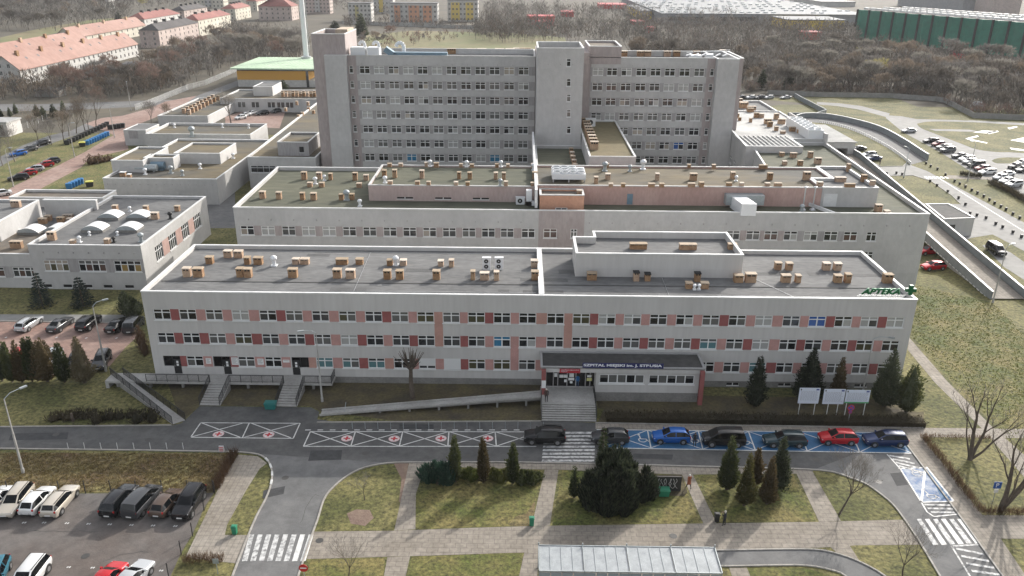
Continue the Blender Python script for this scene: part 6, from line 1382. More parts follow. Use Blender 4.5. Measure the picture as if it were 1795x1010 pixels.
# glass shelter
sh_ = thing('bicycle_shelter', 'long shelter with pale translucent roof panels and steel frame at the bottom edge', 'shelter', (9.4, 54, 0))
xl, xr, yb_, yf_ = 1.9, 16.95, 55.9, 53.0; zb_, zf_ = 2.35, 2.2
roofm = mat('polycarbonate', (.27, .29, .30), .35, scale=1.5, col2=(.36, .38, .39)); mb = MB(); 
for i in range(4):
    a = xl+(xr-xl)*i/4+.06; b = xl+(xr-xl)*(i+1)/4-.06
    mb.add([(a, yf_, zf_), (b, yf_, zf_), (b, yb_, zb_), (a, yb_, zb_), (a, yf_, zf_-.04), (b, yf_, zf_-.04), (b, yb_, zb_-.04), (a, yb_, zb_-.04)], [(0,1,2,3), (7,6,5,4), (0,4,5,1), (2,6,7,3), (1,5,6,2), (3,7,4,0)], 0)
mb.build('roof_panel', roofm, sh_)
mb = MB()
for i in range(5):
    x = xl+(xr-xl)*i/4; mb.tube((x, yf_, 0), (x, yf_, zf_+.1), .05, .05, 6); mb.tube((x, yb_, 0), (x, yb_, zb_+.35), .05, .05, 6); mb.beam((x, yf_-.05, zf_+.05), (x, yb_+.05, zb_+.05), .07, .12)
    if i < 4:
        for k in range(1, 4): xx = x+(xr-xl)/4*k/4; mb.beam((xx, yf_, zf_+.02), (xx, yb_, zb_+.02), .035, .05)
mb.beam((xl, yf_-.05, zf_+.03), (xr, yf_-.05, zf_+.03), .07, .12); mb.beam((xl, yb_+.05, zb_+.02), (xr, yb_+.05, zb_+.02), .06, .08)
mb.build('steel_frame', M['galv'], sh_)
glp = mat('shelter_glass', (.30, .33, .35), .15); mb = MB()
n_ = 16
for i in range(n_): a = xl+(xr-xl)*i/n_+.04; b = xl+(xr-xl)*(i+1)/n_-.04; mb.box(a, b, yf_-.012, yf_+.012, .25, zf_-.15)
mb.build('glass_wall', glp, sh_)
# roof equipment as separate things
def ac_unit(label, px, py, z, n=2, s=1.0):
    b = G(px, py, z); t = thing('air_conditioner', label, 'air conditioner', tuple(b)); mb = MB(); w, d, h = .95*s, .4*s, .68*n*s
    mb.box(b.x-w/2, b.x+w/2, b.y, b.y+d, z+.12, z+.12+h); mb.box(b.x-w/2-.05, b.x+w/2+.05, b.y-.02, b.y+d+.1, z+.12+h, z+.2+h); mb.box(b.x-w/2+.05, b.x+w/2-.05, b.y+.05, b.y+d-.05, z, z+.12); mb.build('housing', M['metal_white'], t)
    for k in range(n):
        c = (b.x-.05, b.y, z+.12+.34*s+k*.66*s); mb = MB(); mb.tube((c[0], c[1]-.012, c[2]), (c[0], c[1]-.002, c[2]), .26*s, .26*s, 14, 0); mb.tube((c[0], c[1]-.02, c[2]), (c[0], c[1]-.013, c[2]), .07*s, .07*s, 8, 1); mb.build('fan', [M['trim'], M['metal_white']], t)
ac_unit('left double fan air conditioner on the front wing roof', 630+1177*s1, 420+284*s1, ZR-.55, 2, 1.1)
ac_unit('right double fan air conditioner on the front wing roof', 630+1292*s1, 420+284*s1, ZR-.55, 2, 1.1)
ac_unit('single fan unit against the salmon wall of the middle wing', 1154, 359.5, zr, 1, 1.9)
ac_unit('small unit on the link block roof near the tower', 1035, 222, 15.2, 1, 2.2)
ac_unit('bulky white unit at the front left of the white divider on the middle wing', 912, 359, zr, 1, 1.5)
mb = MB(); b = G(922, 360, zr); mb.box(b.x, b.x+.9, b.y-.6, b.y+.3, zr+.1, zr+2.6); mb.box(b.x, b.x+1.9, b.y-.6, b.y+.3, zr+.1, zr+.8); tag(mb.build('vertical_duct', M['metal_white'], org=tuple(b)), 'white upright duct elbow beside the orange block on the middle wing', 'duct')
def cowl(label, px, py, z, s=1.0, name='roof_vent', m_='metal_white'):
    b = G(px, py, z); t = thing(name, label, 'roof vent', tuple(b)); mb = MB(); mb.tube(b, b+Vector((0, 0, .7*s)), .2*s, .18*s, 10); mb.box(b.x-.3*s, b.x+.3*s, b.y-.3*s, b.y+.3*s, z, z+.12); mb.build('base', M[m_], t)
    mb = MB(); mb.lathe((b.x, b.y, z+.6*s), [(.22*s, 0), (.34*s, .12*s), (.34*s, .3*s), (.2*s, .45*s), (0, .5*s)], 10); mb.build('cowl', M[m_], t, smooth=True)
cw = [(481, 466, ZR-.55, 1.3, 'white bent roof cowl among the left chimneys of the front wing'), (694, 465, ZR-.55, 1.2, 'silver cowl between two brick chimneys left of the double fan units'), (1217, 508, ZR-.55, .7, 'left one of two tiny white vents on the front wing right roof'), (1225, 508, ZR-.55, .7, 'right one of two tiny white vents on the front wing right roof'),
      (553, 323, zr, 1.2, 'pale roof cowl between two low chimneys on the olive roof'), (569, 317, zr, 1.0, 'white cowl behind the chimneys of the olive roof'), (608, 351, zr, 1.6, 'tall pale blue cowl between chimneys on the olive roof'), (631, 362, zr, 1.1, 'small dome vent at the front edge of the olive roof beside the mauve wall'),
      (675, 321, 15.0, 1.1, 'cowl above the left end of the mauve wall'), (877, 326, 15.0, 1.1, 'pale blue cowl above the middle of the mauve wall'), (754, 292, 15.0, 1.1, 'cowl pair at the back of the left upper roof'), (818, 293, 15.0, 1.1, 'cowl between red chimneys at the back of the left upper roof'), (878, 293, 15.0, 1.1, 'cowl near the divider at the back of the left upper roof'), (935, 299, 14.65, 1.2, 'green round vent beside the white divider wall'),
      (1060, 300, 15.2, 1.5, 'tall steel flue behind the cooling tower row'), (1104, 301, 15.2, 1.1, 'small steel vent on the right upper roof'), (1127, 297, 15.2, 1.6, 'big white dome vent at the back of the right upper roof'), (1290, 318, 15.2, .9, 'small cowl by a brick chimney on the right upper roof'),
      (1405, 372, zr, 1.2, 'left thin steel flue at the front edge of the middle wing roof'), (337, 240, cb[4]-.7, 2.6, 'large round steel vent on the annex roof edge'), (255, 306, zb, 1.3, 'small white vent on the tank annex roof'), (300, 304, zb, 1.6, 'upright steel drum on the tank annex roof'), (320, 308, zb, 1.2, 'white cowl right of the steel drum on the tank annex'), (351, 296, zb, 1.2, 'white vent near the middle of the mossy annex roof'),
      (397, 279, zb, 1.2, 'left white vent by the three small windows'), (409, 278, zb, 1.2, 'right white vent by the three small windows'), (306, 224, cb[4]-.7, 1.1, 'left vent in the dark gutter of the round vent annex'), (390, 224, cb[4]-.7, 1.1, 'middle vent in the gutter of the round vent annex'), (436, 225, cb[4]-.7, 1.1, 'right vent in the gutter of the round vent annex'),
      (140, 425, az-.5, 1.0, 'small vent at the front of the skylight annex roof'), (200, 425, az-.5, .9, 'dark vent beside a chimney at the front of the skylight annex roof'), (248, 424, az-.5, 1.4, 'steel vent in the front right corner of the skylight annex roof'), (299, 384, az-.5, 1.2, 'black capped vent at the right edge of the skylight annex roof'), (228, 371, az-.5, .9, 'thin vent between chimneys at the back of the skylight annex'), (157, 413, az-.5, .7, 'tiny vent between the near skylights'), (206, 413, az-.5, .7, 'tiny vent right of the near skylights')]
for px, py, z, s, l in cw: cowl(l, px, py, z, s, m_='galv' if ('steel' in l or 'blue' in l) else ('trim' if 'black' in l or 'dark vent' in l else 'metal_white'))
for px, l in ((1412, 'left tall thin flue pipe at the salmon wall end'), (1429, 'right tall thin flue pipe at the salmon wall end')):
    b = G(px-5, 368, zr); t = thing('flue_pipe', l, 'flue', tuple(b)); mb = MB(); mb.tube(b, b+Vector((0, 0, 3.6)), .11, .11, 8); mb.lathe((b.x, b.y, b.z), [(.5, 0), (.45, .15), (.12, .35)], 8); mb.build('pipe', M['metal'], t); mb = MB(); mb.lathe((b.x, b.y, b.z+3.55), [(.12, 0), (.28, .1), (.28, .2), (0, .32)], 8); mb.build('cap', M['metal_white'], t)
# chiller bank
b = G(966, 320, 15.2); t = thing('chiller', 'large white chiller bank with rows of fans on the right upper roof', 'chiller', tuple(b))
mb = MB(); xa_, xb_ = V(968, 310, b.y).x, V(1027, 310, b.y).x; y0_ = b.y; 
for x in (xa_+.2, (xa_+xb_)/2, xb_-.2):
    for y in (y0_+.2, y0_+4.6): mb.box(x-.1, x+.1, y-.1, y+.1, 15.2, 15.7)
mb.build('stand', M['metal'], t)
mb = MB(); mb.box(xa_, xb_, y0_, y0_+5, 15.7, 16.6); mb.build('housing', M['metal_white'], t)
for i in range(4):
    for j in range(3):
        if j == 2 and i == 3: continue
        c_ = (xa_+.8+i*(xb_-xa_-1.6)/3, y0_+.85+j*1.65, 16.6); mb = MB(); mb.lathe(c_, [(.72, 0), (.72, .3), (.62, .3), (.6, .06), (0, .06)], 14, 0); mb.lathe(c_, [(.58, .08), (.15, .16), (0, .18)], 8, 1); mb.build('fan', [M['metal_white'], M['dark']], t)
# duct crossing the middle wing roof
t = thing('roof_duct', 'grey metal duct with white box end crossing the salmon wall of the middle wing', 'duct', tuple(G(1300, 370, zr)))
a = G(1286, 356, zr); mb = MB(); mb.box(V(1338, 350, 124.6).x-6, V(1338, 350, 124.6).x, 124.0, 125.5, zr+.6, zr+2.2); mb.build('duct', M['galv'], t)
xw = V(1292, 360, 124).x; mb = MB(); vs = [(xw-1.0, 124.5), (xw+1.3, 124.5), (xw+1.9, 119.9), (xw-.4, 119.9)]
mb.prism([(x, y) for x, y in vs[::-1]], zr+.1, zr+2.0); mb.build('box_end', M['metal_white'], t)
# tanks on annex roof
t = thing('steel_tank', 'long horizontal galvanised tank on the annex roof', 'tank', tuple(G(256, 304, zb))); b = G(236, 303, zb)
mb = MB(); mb.tube((b.x, b.y+1, zb+.9), (b.x+4.6, b.y+1, zb+.9), .75, .75, 12); mb.box(b.x+.5, b.x+.8, b.y+.6, b.y+1.4, zb, zb+.4); mb.box(b.x+3.8, b.x+4.1, b.y+.6, b.y+1.4, zb, zb+.4); mb.build('tank', M['galv'], t)
t = thing('steel_tank', 'short stubby galvanised tank right of the long one on the annex roof', 'tank', tuple(G(270, 300, zb))); b = G(263, 300, zb)
mb = MB(); mb.tube((b.x, b.y+1, zb+1.1), (b.x+3.0, b.y+1, zb+1.1), .8, .8, 12); mb.box(b.x+.3, b.x+2.7, b.y+.5, b.y+1.5, zb, zb+.4); mb.build('tank', M['duct_blue'], t)
# rooftop gear on high rise right end
t = thing('antenna_frame', 'jumble of white pipes on the right end of the high rise roof', 'roof equipment', (40, TY+3, ez1-1.2)); mb = MB()
for i in range(6): x = 36+i*1.6; mb.beam((x, TY+2, ez1+.2), (x+1.4, TY+3.5, ez1+.5), .25, .25)
mb.box(37, 39.5, TY+2, TY+4, ez1-1.2, ez1+.3); mb.box(40.5, 42, TY+2, TY+4, ez1-1.2, ez1+.5); mb.beam((36, TY+1.8, ez1+.9), (46, TY+4, ez1+1.3), .15, .1)
mb.build('pipes', M['metal_white'], t)
# fences
def wire_fence(label, pts, h=1.5, step=2.6, m_='trim', mesh=True, name='wire_fence', px=True):
    P = [G(x, y) for x, y in pts] if px else pts; t = thing(name, label, 'fence', tuple(P[0])); w = MB()
    for a, b in zip(P[:-1], P[1:]):
        L = (b-a).length; n = max(1, int(round(L/step)))
        for i in range(n+1 if (b-P[-1]).length < .01 else n): q = a.lerp(b, i/n); mb = MB(); mb.box(q.x-.035, q.x+.035, q.y-.035, q.y+.035, 0, h); mb.build('post', M[m_], t)
        for k in range(7 if mesh else 2): z = h*(k+.6)/7.2 if mesh else h*(.5+.45*k); w.beam(a+Vector((0, 0, z)), b+Vector((0, 0, z)), .008 if mesh else .04, .008 if mesh else .04)
    w.build('wire' if mesh else 'rail', M[m_], t)
wire_fence('thin dark wire fence along the rear of the lower left lot', [(-30, 866), (375, 864)])
wire_fence('thin dark wire fence along the right side of the lower left lot', [(377, 866), (358, 895), (338, 940), (318, 972), (296, 1012)])
for i in range(16):
    q = G(618+i*22.3, 752); mb = MB(); mb.tube(q, q+Vector((0, 0, .9)), .03, .03, 6); o = mb.build('bollard', M['galv'], org=tuple(q)); tag(o, 'thin grey bollard in the row behind the red cross bays', 'bollard', 'thin bollards behind the red cross bays')
for i in range(8):
    q = G(120+i*28.8, 787.5); mb = MB(); mb.tube(q, q+Vector((0, 0, .8)), .03, .03, 6); o = mb.build('bollard', M['frame'], org=tuple(q)); tag(o, 'thin white bollard on the grass verge along the left road', 'bollard', 'thin white bollards on the left verge')
lb = [(1630, 317.5), (1642, 325), (1661, 335.5), (1680, 346.5), (1692, 358), (1712, 377), (1700, 374), (1728, 382), (1745, 392), (1757, 398), (1775, 407), (1790, 415)]
rb = [(1623, 286), (1631, 291), (1643, 296), (1657, 306), (1673, 317), (1682, 322), (1692, 327), (1703, 333), (1713, 338), (1724, 344), (1734, 350), (1743, 356), (1754, 362), (1763, 367), (1775, 375), (1787, 382), (1540, 303), (1554, 304), (1571, 303), (1581, 305)]
for lst, l, g_ in ((lb, 'squat dark planter bollard on the garage side of the right road', 'dark bollards left of the right road'), (rb, 'squat dark planter bollard on the car park side of the right road', 'dark bollards right of the right road')):
    for px, py in lst: q = G(px, py+2); mb = MB(); mb.lathe(tuple(q), [(.22, 0), (.25, .1), (.29, .6), (.22, .65), (0, .65)], 8); o = mb.build('bollard', M['trim'], org=tuple(q)); tag(o, l, 'bollard', g_)
wire_fence('pale picket fence running up beside the left street', [(238, 194), (262, 186), (300, 170), (330, 158), (360, 150), (410, 128), (430, 118)], 2.2, 5, 'coping_dull', False, 'picket_fence')
mb = MB(); P_ = [G(x, y) for x, y in [(238, 194), (262, 186), (300, 170), (330, 158), (360, 150), (410, 128), (430, 118)]]
for a, b in zip(P_[:-1], P_[1:]):
    L = (b-a).length; n = int(L/.55)
    for i in range(n): q = a.lerp(b, i/n); mb.beam(q+Vector((0, 0, .1)), q+Vector((0, 0, 2.1)), .12, .12)
o = mb.build('pickets', M['coping_dull'], [x for x in bpy.data.objects if x.name.startswith('picket_fence')][0])
wire_fence('pale mesh fence at the left edge by the gate', [(12, 240), (40, 229), (68, 217), (90, 205)], 2.0, 4, 'coping_dull', True, 'mesh_fence')
# ================================================================== VEGETATION
def leafmat(name, a, b, rough=.8):
    m_ = bpy.data.materials.new(name); m_.use_nodes = True; n = m_.node_tree.nodes; l = m_.node_tree.links; bs = n['Principled BSDF']
    bs.inputs['Roughness'].default_value = rough; bs.inputs['Specular IOR Level'].default_value = .25
    g = n.new('ShaderNodeNewGeometry'); oi = n.new('ShaderNodeObjectInfo'); ad = n.new('ShaderNodeMath'); ad.operation = 'ADD'; mu = n.new('ShaderNodeMath'); mu.operation = 'MULTIPLY'; mu.inputs[1].default_value = .5
    l.new(g.outputs['Random Per Island'], ad.inputs[0]); l.new(oi.outputs['Random'], ad.inputs[1]); l.new(ad.outputs[0], mu.inputs[0])
    r = n.new('ShaderNodeValToRGB'); l.new(mu.outputs[0], r.inputs[0]); r.color_ramp.elements[0].color = (*a, 1); r.color_ramp.elements[1].color = (*b, 1); r.color_ramp.elements[0].position = .2; r.color_ramp.elements[1].position = .8
    l.new(r.outputs[0], bs.inputs['Base Color']); tr = n.new('ShaderNodeBsdfTranslucent'); mx = n.new('ShaderNodeMixShader'); mx.inputs[0].default_value = .35
    l.new(r.outputs[0], tr.inputs[0]); l.new(bs.outputs[0], mx.inputs[1]); l.new(tr.outputs[0], mx.inputs[2]); l.new(mx.outputs[0], n['Material Output'].inputs[0]); return m_
LM = dict(thuja=leafmat('leaf_thuja', (.030, .045, .016), (.10, .11, .042)), brown=leafmat('leaf_brown', (.07, .055, .026), (.135, .10, .05)), gold=leafmat('leaf_gold', (.06, .06, .02), (.16, .135, .05)), dark=leafmat('leaf_dark', (.014, .021, .013), (.11, .125, .07)),
          spruce=leafmat('leaf_spruce', (.022, .034, .030), (.055, .075, .066)), juniper=leafmat('leaf_juniper', (.03, .065, .045), (.07, .12, .085)), box=leafmat('leaf_box', (.06, .085, .02), (.13, .13, .04)), hedge=leafmat('leaf_hedge', (.075, .045, .028), (.14, .09, .055)),
          pale=leafmat('leaf_pale', (.10, .085, .045), (.19, .16, .10)), hedgedark=leafmat('leaf_hedge_dark', (.035, .032, .02), (.075, .06, .035)))
M['bark'] = mat('bark', (.10, .078, .06), .95, .25, 2.0, bump=.5); M['bark_grey'] = mat('bark_grey', (.155, .135, .115), .95, .25, 2.0, bump=.5)
TW = dict(grey=leafmat('twig_grey', (.13, .12, .11), (.22, .205, .19), .9), brown=leafmat('twig_brown', (.15, .12, .09), (.25, .20, .155), .9), red=leafmat('twig_red', (.16, .11, .09), (.25, .175, .145), .9), dark=leafmat('twig_dark', (.10, .088, .075), (.16, .14, .12), .9), yellow=leafmat('twig_yellow', (.25, .22, .07), (.38, .34, .14), .9), wood1=leafmat('twig_wood', (.065, .06, .054), (.12, .112, .10), .9), wood2=leafmat('twig_wood_brown', (.085, .068, .055), (.14, .115, .095), .9), silver=leafmat('twig_silver', (.20, .185, .16), (.30, .28, .245), .9))
def leaves(mb, c, d, L, w, rng, m=0):
    """one pointed leaf spray at c along d"""
    d = d.normalized(); a = Vector((rng.uniform(-1, 1), rng.uniform(-1, 1), rng.uniform(-1, 1))); s = d.cross(a)
    if s.length < 1e-3: return
    s.normalize(); s *= w/2
    mb.add([c-s*.6, c+d*L*.45-s, c+d*L, c+d*L*.45+s, c+s*.6], [(0, 1, 2, 3, 4)], m)
CV = {}
def crown_mesh(kind, r, h, n, seed, ms, profile, L=.3, w=.11, up=.75, base=.05):
    key = (kind, r, h, n, seed, ms)
    if key in CV: return CV[key]
    rng = random.Random(seed); mb = MB()
    lob = [(rng.uniform(0, 2*pi), rng.uniform(.08, .92), rng.uniform(.14, .40)) for _ in range(26)]
    def rad_(t, a):
        k = profile(t)*r
        for la, lt, ls in lob:
            da = math.atan2(sin(a-la), cos(a-la)); k *= 1+ls*math.exp(-(da/.42)**2-((t-lt)/.07)**2)-.035*ls
        return k
    nn = 12; hh = 12   # inner mass
    vs = [];
    for j in range(hh+1):
        t = j/hh; 
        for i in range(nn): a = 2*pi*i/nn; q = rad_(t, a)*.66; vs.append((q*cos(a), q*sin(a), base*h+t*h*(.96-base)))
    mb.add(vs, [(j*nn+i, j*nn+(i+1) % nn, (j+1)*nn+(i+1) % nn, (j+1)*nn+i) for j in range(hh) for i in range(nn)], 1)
    for _ in range(n):
        t = rng.random()**1.15; 
        if rng.random() > profile(t)+.15: t = rng.random()*.6
        a = rng.uniform(0, 2*pi); q = rad_(t, a)*(rng.uniform(.62, 1.04) if rng.random() < .93 else rng.uniform(1.0, 1.2))
        c = Vector((q*cos(a), q*sin(a), base*h+t*h*(1-base))); o = Vector((cos(a), sin(a), 0))
        leaves(mb, c, o*rng.uniform(.3, 1)+Vector((rng.uniform(-.3, .3), rng.uniform(-.3, .3), up*rng.uniform(.4, 1.3))), L*rng.uniform(.6, 1.4), w*rng.uniform(.7, 1.4), rng)
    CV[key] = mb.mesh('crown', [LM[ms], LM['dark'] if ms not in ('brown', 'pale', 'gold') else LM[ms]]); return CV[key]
P_col = lambda t: (min(1, .55+t*2.2) if t < .2 else 1)*(1-max(0, t-.25)**1.7*1.45)*.98+.02
P_cone = lambda t: max(.03, (min(1, .5+t*4))*(1-t)**.82)
P_egg = lambda t: max(.05, math.sin(pi*min(1, (t*.86+.14)))**.7)
def conifer(name, label, base, top, wpx, ms, prof, n=1500, L=.28, w=.1, seed=0, cat='tree', up=.75, lean=0, nosize=None):
    b = G(*base); tp = V(base[0], top, b.y); h = tp.z; sc = F/(b-co.location).length; r = wpx/2/sc
    t = thing(name, label, cat, tuple(b)); r = round(r, 1); h = round(h, 1)
    inst('crown', crown_mesh(name, r, h, n, seed, ms, prof, L, w, up), t, rz=seed*1.3)
    mb = MB(); mb.tube((0, 0, 0), (0, 0, h*.5), r*.12+.04, .03, 6); mb.build('trunk', M['bark'], t, org=(0, 0, 0)); return t
conifer('columnar_conifer', 'slim green columnar conifer on the left end of the juniper bed', (798, 845), 765, 19, 'thuja', P_col, 1900, .24, .09, 1)
conifer('columnar_conifer', 'slim rusty brown columnar conifer in the middle of the juniper bed', (847, 847), 768, 19, 'brown', P_col, 1900, .24, .09, 2)
conifer('columnar_conifer', 'slim green columnar conifer on the right end of the juniper bed', (899, 848), 777, 21, 'thuja', P_col, 1900, .24, .09, 3)
conifer('young_conifer', 'thin young conifer left of the big dark bush', (1006, 872), 818, 20, 'thuja', P_cone, 700, .26, .09, 4)
conifer('conifer', 'dark conifer left rear of the right lawn cluster', (1274, 858), 766, 38, 'thuja', P_cone, 2600, .28, .1, 5)
conifer('conifer', 'small pointed green conifer before the lawn cluster', (1304, 886), 796, 34, 'gold', P_cone, 2200, .26, .1, 6)
conifer('conifer', 'brownish conifer in the middle rear of the lawn cluster', (1322, 850), 786, 30, 'brown', P_cone, 1800, .26, .1, 7)
conifer('conifer', 'golden brown conifer at the right front of the lawn cluster', (1344, 883), 800, 34, 'brown', P_cone, 2200, .26, .1, 8)
conifer('conifer', 'tall dark conifer on the right of the lawn cluster', (1362, 858), 766, 42, 'dark', P_cone, 2600, .28, .1, 9)
conifer('conifer', 'single dark conifer before the wing between pavilion and white boards', (1322, 714), 626, 32, 'dark', P_col, 2200, .26, .1, 10)
conifer('conifer', 'broad dark conifer behind the left white board', (1414, 704), 612, 56, 'dark', P_cone, 3600, .3, .11, 11)
conifer('conifer', 'narrow reddish conifer behind the middle white board', (1466, 700), 627, 30, 'brown', P_cone, 1900, .26, .1, 12)
conifer('conifer', 'broad dark conifer right of the right white board', (1550, 712), 614, 58, 'dark', P_cone, 3600, .3, .11, 13)
conifer('conifer', 'dark conifer at the outer right corner of the grey wing', (1588, 722), 640, 38, 'thuja', P_col, 2400, .28, .1, 14)
for i, (bx, by, ty, wp, ms, pr, l) in enumerate([(4, 668, 596, 20, 'thuja', P_col, 'slim conifer cut by the left edge of the picture'), (22, 670, 600, 16, 'thuja', P_col, 'second slim green conifer from the left edge'), (40, 670, 599, 26, 'brown', P_cone, 'reddish brown conifer with a red car behind it'),
        (57, 669, 594, 17, 'thuja', P_col, 'left one of the twin slim dark conifers'), (67, 668, 592, 17, 'thuja', P_col, 'right one of the twin slim dark conifers'), (84, 669, 594, 34, 'brown', P_egg, 'broad brown conifer before the silver car'), (114, 670, 602, 24, 'thuja', P_col, 'blunt topped green conifer right of the broad brown one'),
        (148, 671, 590, 42, 'pale', P_cone, 'pale bushy conifer nearest the grey wing')]):
    conifer('hedge_conifer', l, (bx, by), ty, wp, ms, pr, 2200, .26, .1, 20+i)
def spruce(label, base, top, wpx, seed, ms='spruce', n=2600):
    b = G(*base); h = V(base[0], top, b.y).z; sc = F/(b-co.location).length; r = wpx/2/sc; rng = random.Random(seed)
    t = thing('spruce', label, 'tree', tuple(b)); mb = MB()
    tiers = max(7, int(h*2.0))
    for k in range(tiers):
        z = h*(.06+.92*k/tiers); R = r*(1-(z/h))**.8; nb = max(6, int(15*R/r)+5)
        for i in range(nb):
            a = 2*pi*(i+rng.random()*.6)/nb; L_ = R*rng.uniform(.8, 1.08); m_ = max(3, int(n/tiers/nb/1.2))
            for q in range(m_):
                f = rng.uniform(.15, 1); c = Vector((cos(a)*L_*f, sin(a)*L_*f, z-L_*f*.16+rng.uniform(-.05, .06)))
                leaves(mb, c, Vector((cos(a+rng.uniform(-.9, .9)), sin(a+rng.uniform(-.9, .9)), rng.uniform(-.15, .25))), .16+.18*R/max(.5, r), .09, rng)
    mb.build('crown', [LM[ms]], t, org=(0, 0, 0)); tr = MB(); tr.tube((0, 0, 0), (0, 0, h*.95), .16, .03, 7); tr.build('trunk', M['bark'], t, org=(0, 0, 0)); return t
spruce('left one of two grey green spruces before the skylight annex', (75, 537), 474, 40, 31, n=4200)
spruce('right one of two grey green spruces before the skylight annex', (146, 537), 482, 42, 32, n=4200)
spruce('thin dark spruce whose tip rises over the left of the big dark bush', (1056, 812), 744, 24, 33, 'thuja', 1500)
for i, (x, y, ty, w_, l) in enumerate([(95, 207, 182, 14, 'tallest dark spruce by the pale gate at the left'), (77, 208, 186, 12, 'dark spruce left of the tallest one by the pale gate'), (114, 209, 177, 12, 'dark spruce right of the tallest one by the pale gate'), (66, 205, 183, 12, 'small dark spruce before the left street'),
        (3, 206, 191, 7, 'slim conifer at the left picture edge beyond the street'), (18, 205, 188, 7, 'second slim conifer from the left edge beyond the street'), (28, 200, 181, 8, 'third slim conifer from the left edge beyond the street'), (208, 38, 20, 12, 'lone dark spruce behind the red roofed houses'), (634, 66, 24, 24, 'big dark spruce left of the white flats'), (588, 56, 36, 20, 'dark spruce beside the steel stack'), (1335, 156, 122, 18, 'lone green conifer on the lawn right of the high rise'), (115, 127, 108, 12, 'small dark conifer before the white row houses'), (497, 160, 140, 18, 'dark shrub beside the white roof hut'), (1382, 154, 126, 22, 'dark green conifer at the edge of the right wood')]):
    b = G(x, y); h = V(x, ty, b.y).z; sc = F/(b-co.location).length; t = thing('spruce', l, 'tree', tuple(b))
    o = inst('crown', crown_mesh('sp', 2.0, 8.0, 700, 40+i % 3, 'dark', P_cone, .6, .35, .2), t, rz=i, scale=(w_/2/sc/2.0, w_/2/sc/2.0, h/8.0)); mb = MB(); mb.tube((0, 0, 0), (0, 0, h*.4), .15, .1, 6); mb.build('trunk', M['bark'], t, org=(0, 0, 0))
# big dark bush of many upright plumes
def plume_bush(name, label, base, plumes, ms, n, seed, L=.3, w=.1, mass=None):
    b = G(*base); t = thing(name, label, 'bush', tuple(b)); rng = random.Random(seed); mb = MB()
    for (px, py, ty, wp) in plumes:
        q = G(px, py); h = V(px, ty, q.y).z; sc = F/(q-co.location).length; r = wp/2/sc
        cnt = int(n*r*h)
        nn = 9; vs = []
        for j in range(8):
            tt = j/7
            for i in range(nn): a = 2*pi*i/nn; k = P_egg(tt)*r*.62*(1-tt**3*.8); vs.append((q.x-b.x+k*cos(a), q.y-b.y+k*sin(a), tt*h*.93))
        mb.add(vs, [(j*nn+i, j*nn+(i+1) % nn, (j+1)*nn+(i+1) % nn, (j+1)*nn+i) for j in range(7) for i in range(nn)], 0)
        for _ in range(cnt):
            tt = rng.random(); a = rng.uniform(0, 2*pi); k = P_egg(tt)*r*rng.uniform(.6, 1.12)*(1-tt**3*.7); c = Vector((q.x-b.x+k*cos(a), q.y-b.y+k*sin(a), tt*h))
            leaves(mb, c, Vector((cos(a)*.5, sin(a)*.5, rng.uniform(.6, 1.6))), L*rng.uniform(.6, 1.6), w*rng.uniform(.7, 1.4), rng)
    mb.build('crown', [LM[ms]], t, org=(0, 0, 0)); tr = MB(); tr.tube((0, 0, 0), (0, 0, 1), .2, .12, 7); tr.build('trunk', M['bark'], t, org=(0, 0, 0)); return t
rng = random.Random(99); pl = []
for k in range(74):
    a = rng.uniform(0, 2*pi); q = rng.random()**.5; px = 1080+q*cos(a)*56; py = 882+q*sin(a)*28
    pl.append((px, py, 808+abs(px-1075)**1.6*.085+rng.uniform(-12, 16)+(py-884)*.62+(6 if py > 890 else 0), rng.uniform(15, 25)))
pl += [(1128, 880, 822, 26), (1140, 876, 836, 24), (1030, 880, 830, 30), (1065, 868, 800, 22), (1085, 866, 798, 22)]
plume_bush('evergreen_bush', 'huge dark evergreen bush made of many upright plumes on the centre lawn', (1080, 900), pl, 'dark', 190, 5, .5, .12)
pl = [(745+i*8+rng.uniform(-4, 4), 842+rng.uniform(-9, 8), 816+rng.uniform(-5, 5), 24) for i in range(7)]
plume_bush('juniper_bush', 'blue green spreading juniper on the left end of the flower bed', (768, 848), pl, 'juniper', 260, 6, .4, .09)
pl = [(815+i*6, 840+rng.uniform(-5, 5), 823+rng.uniform(-3, 3), 18) for i in range(5)]
plume_bush('low_bush', 'low green bush between the left and the brown columnar conifer', (825, 843), pl, 'box', 420, 7, .22, .09)
pl = [(864+i*6, 841+rng.uniform(-5, 5), 824+rng.uniform(-3, 3), 18) for i in range(5)]
plume_bush('low_bush', 'low green bush between the brown and the right columnar conifer', (876, 843), pl, 'box', 420, 8, .22, .09)
pl = [(914+i*6, 846+rng.uniform(-6, 5), 828+rng.uniform(-3, 3), 20) for i in range(6)]
plume_bush('low_bush', 'low green bush on the right end of the juniper bed', (930, 848), pl, 'thuja', 420, 9, .22, .09)
pl = [(222+i*6, 552+rng.uniform(-4, 4), 512+i*5, 24) for i in range(4)]
plume_bush('evergreen_bush', 'dark bush squeezed beside the left corner of the grey wing', (232, 552), pl, 'dark', 120, 10, .34, .14)
pl = [(247+i*4, 606+i*8, 572+i*10, 20) for i in range(3)]
plume_bush('leafless_bush', 'brown leafless bush against the left end wall of the grey wing', (252, 615), pl, 'hedge', 150, 11, .3, .04)
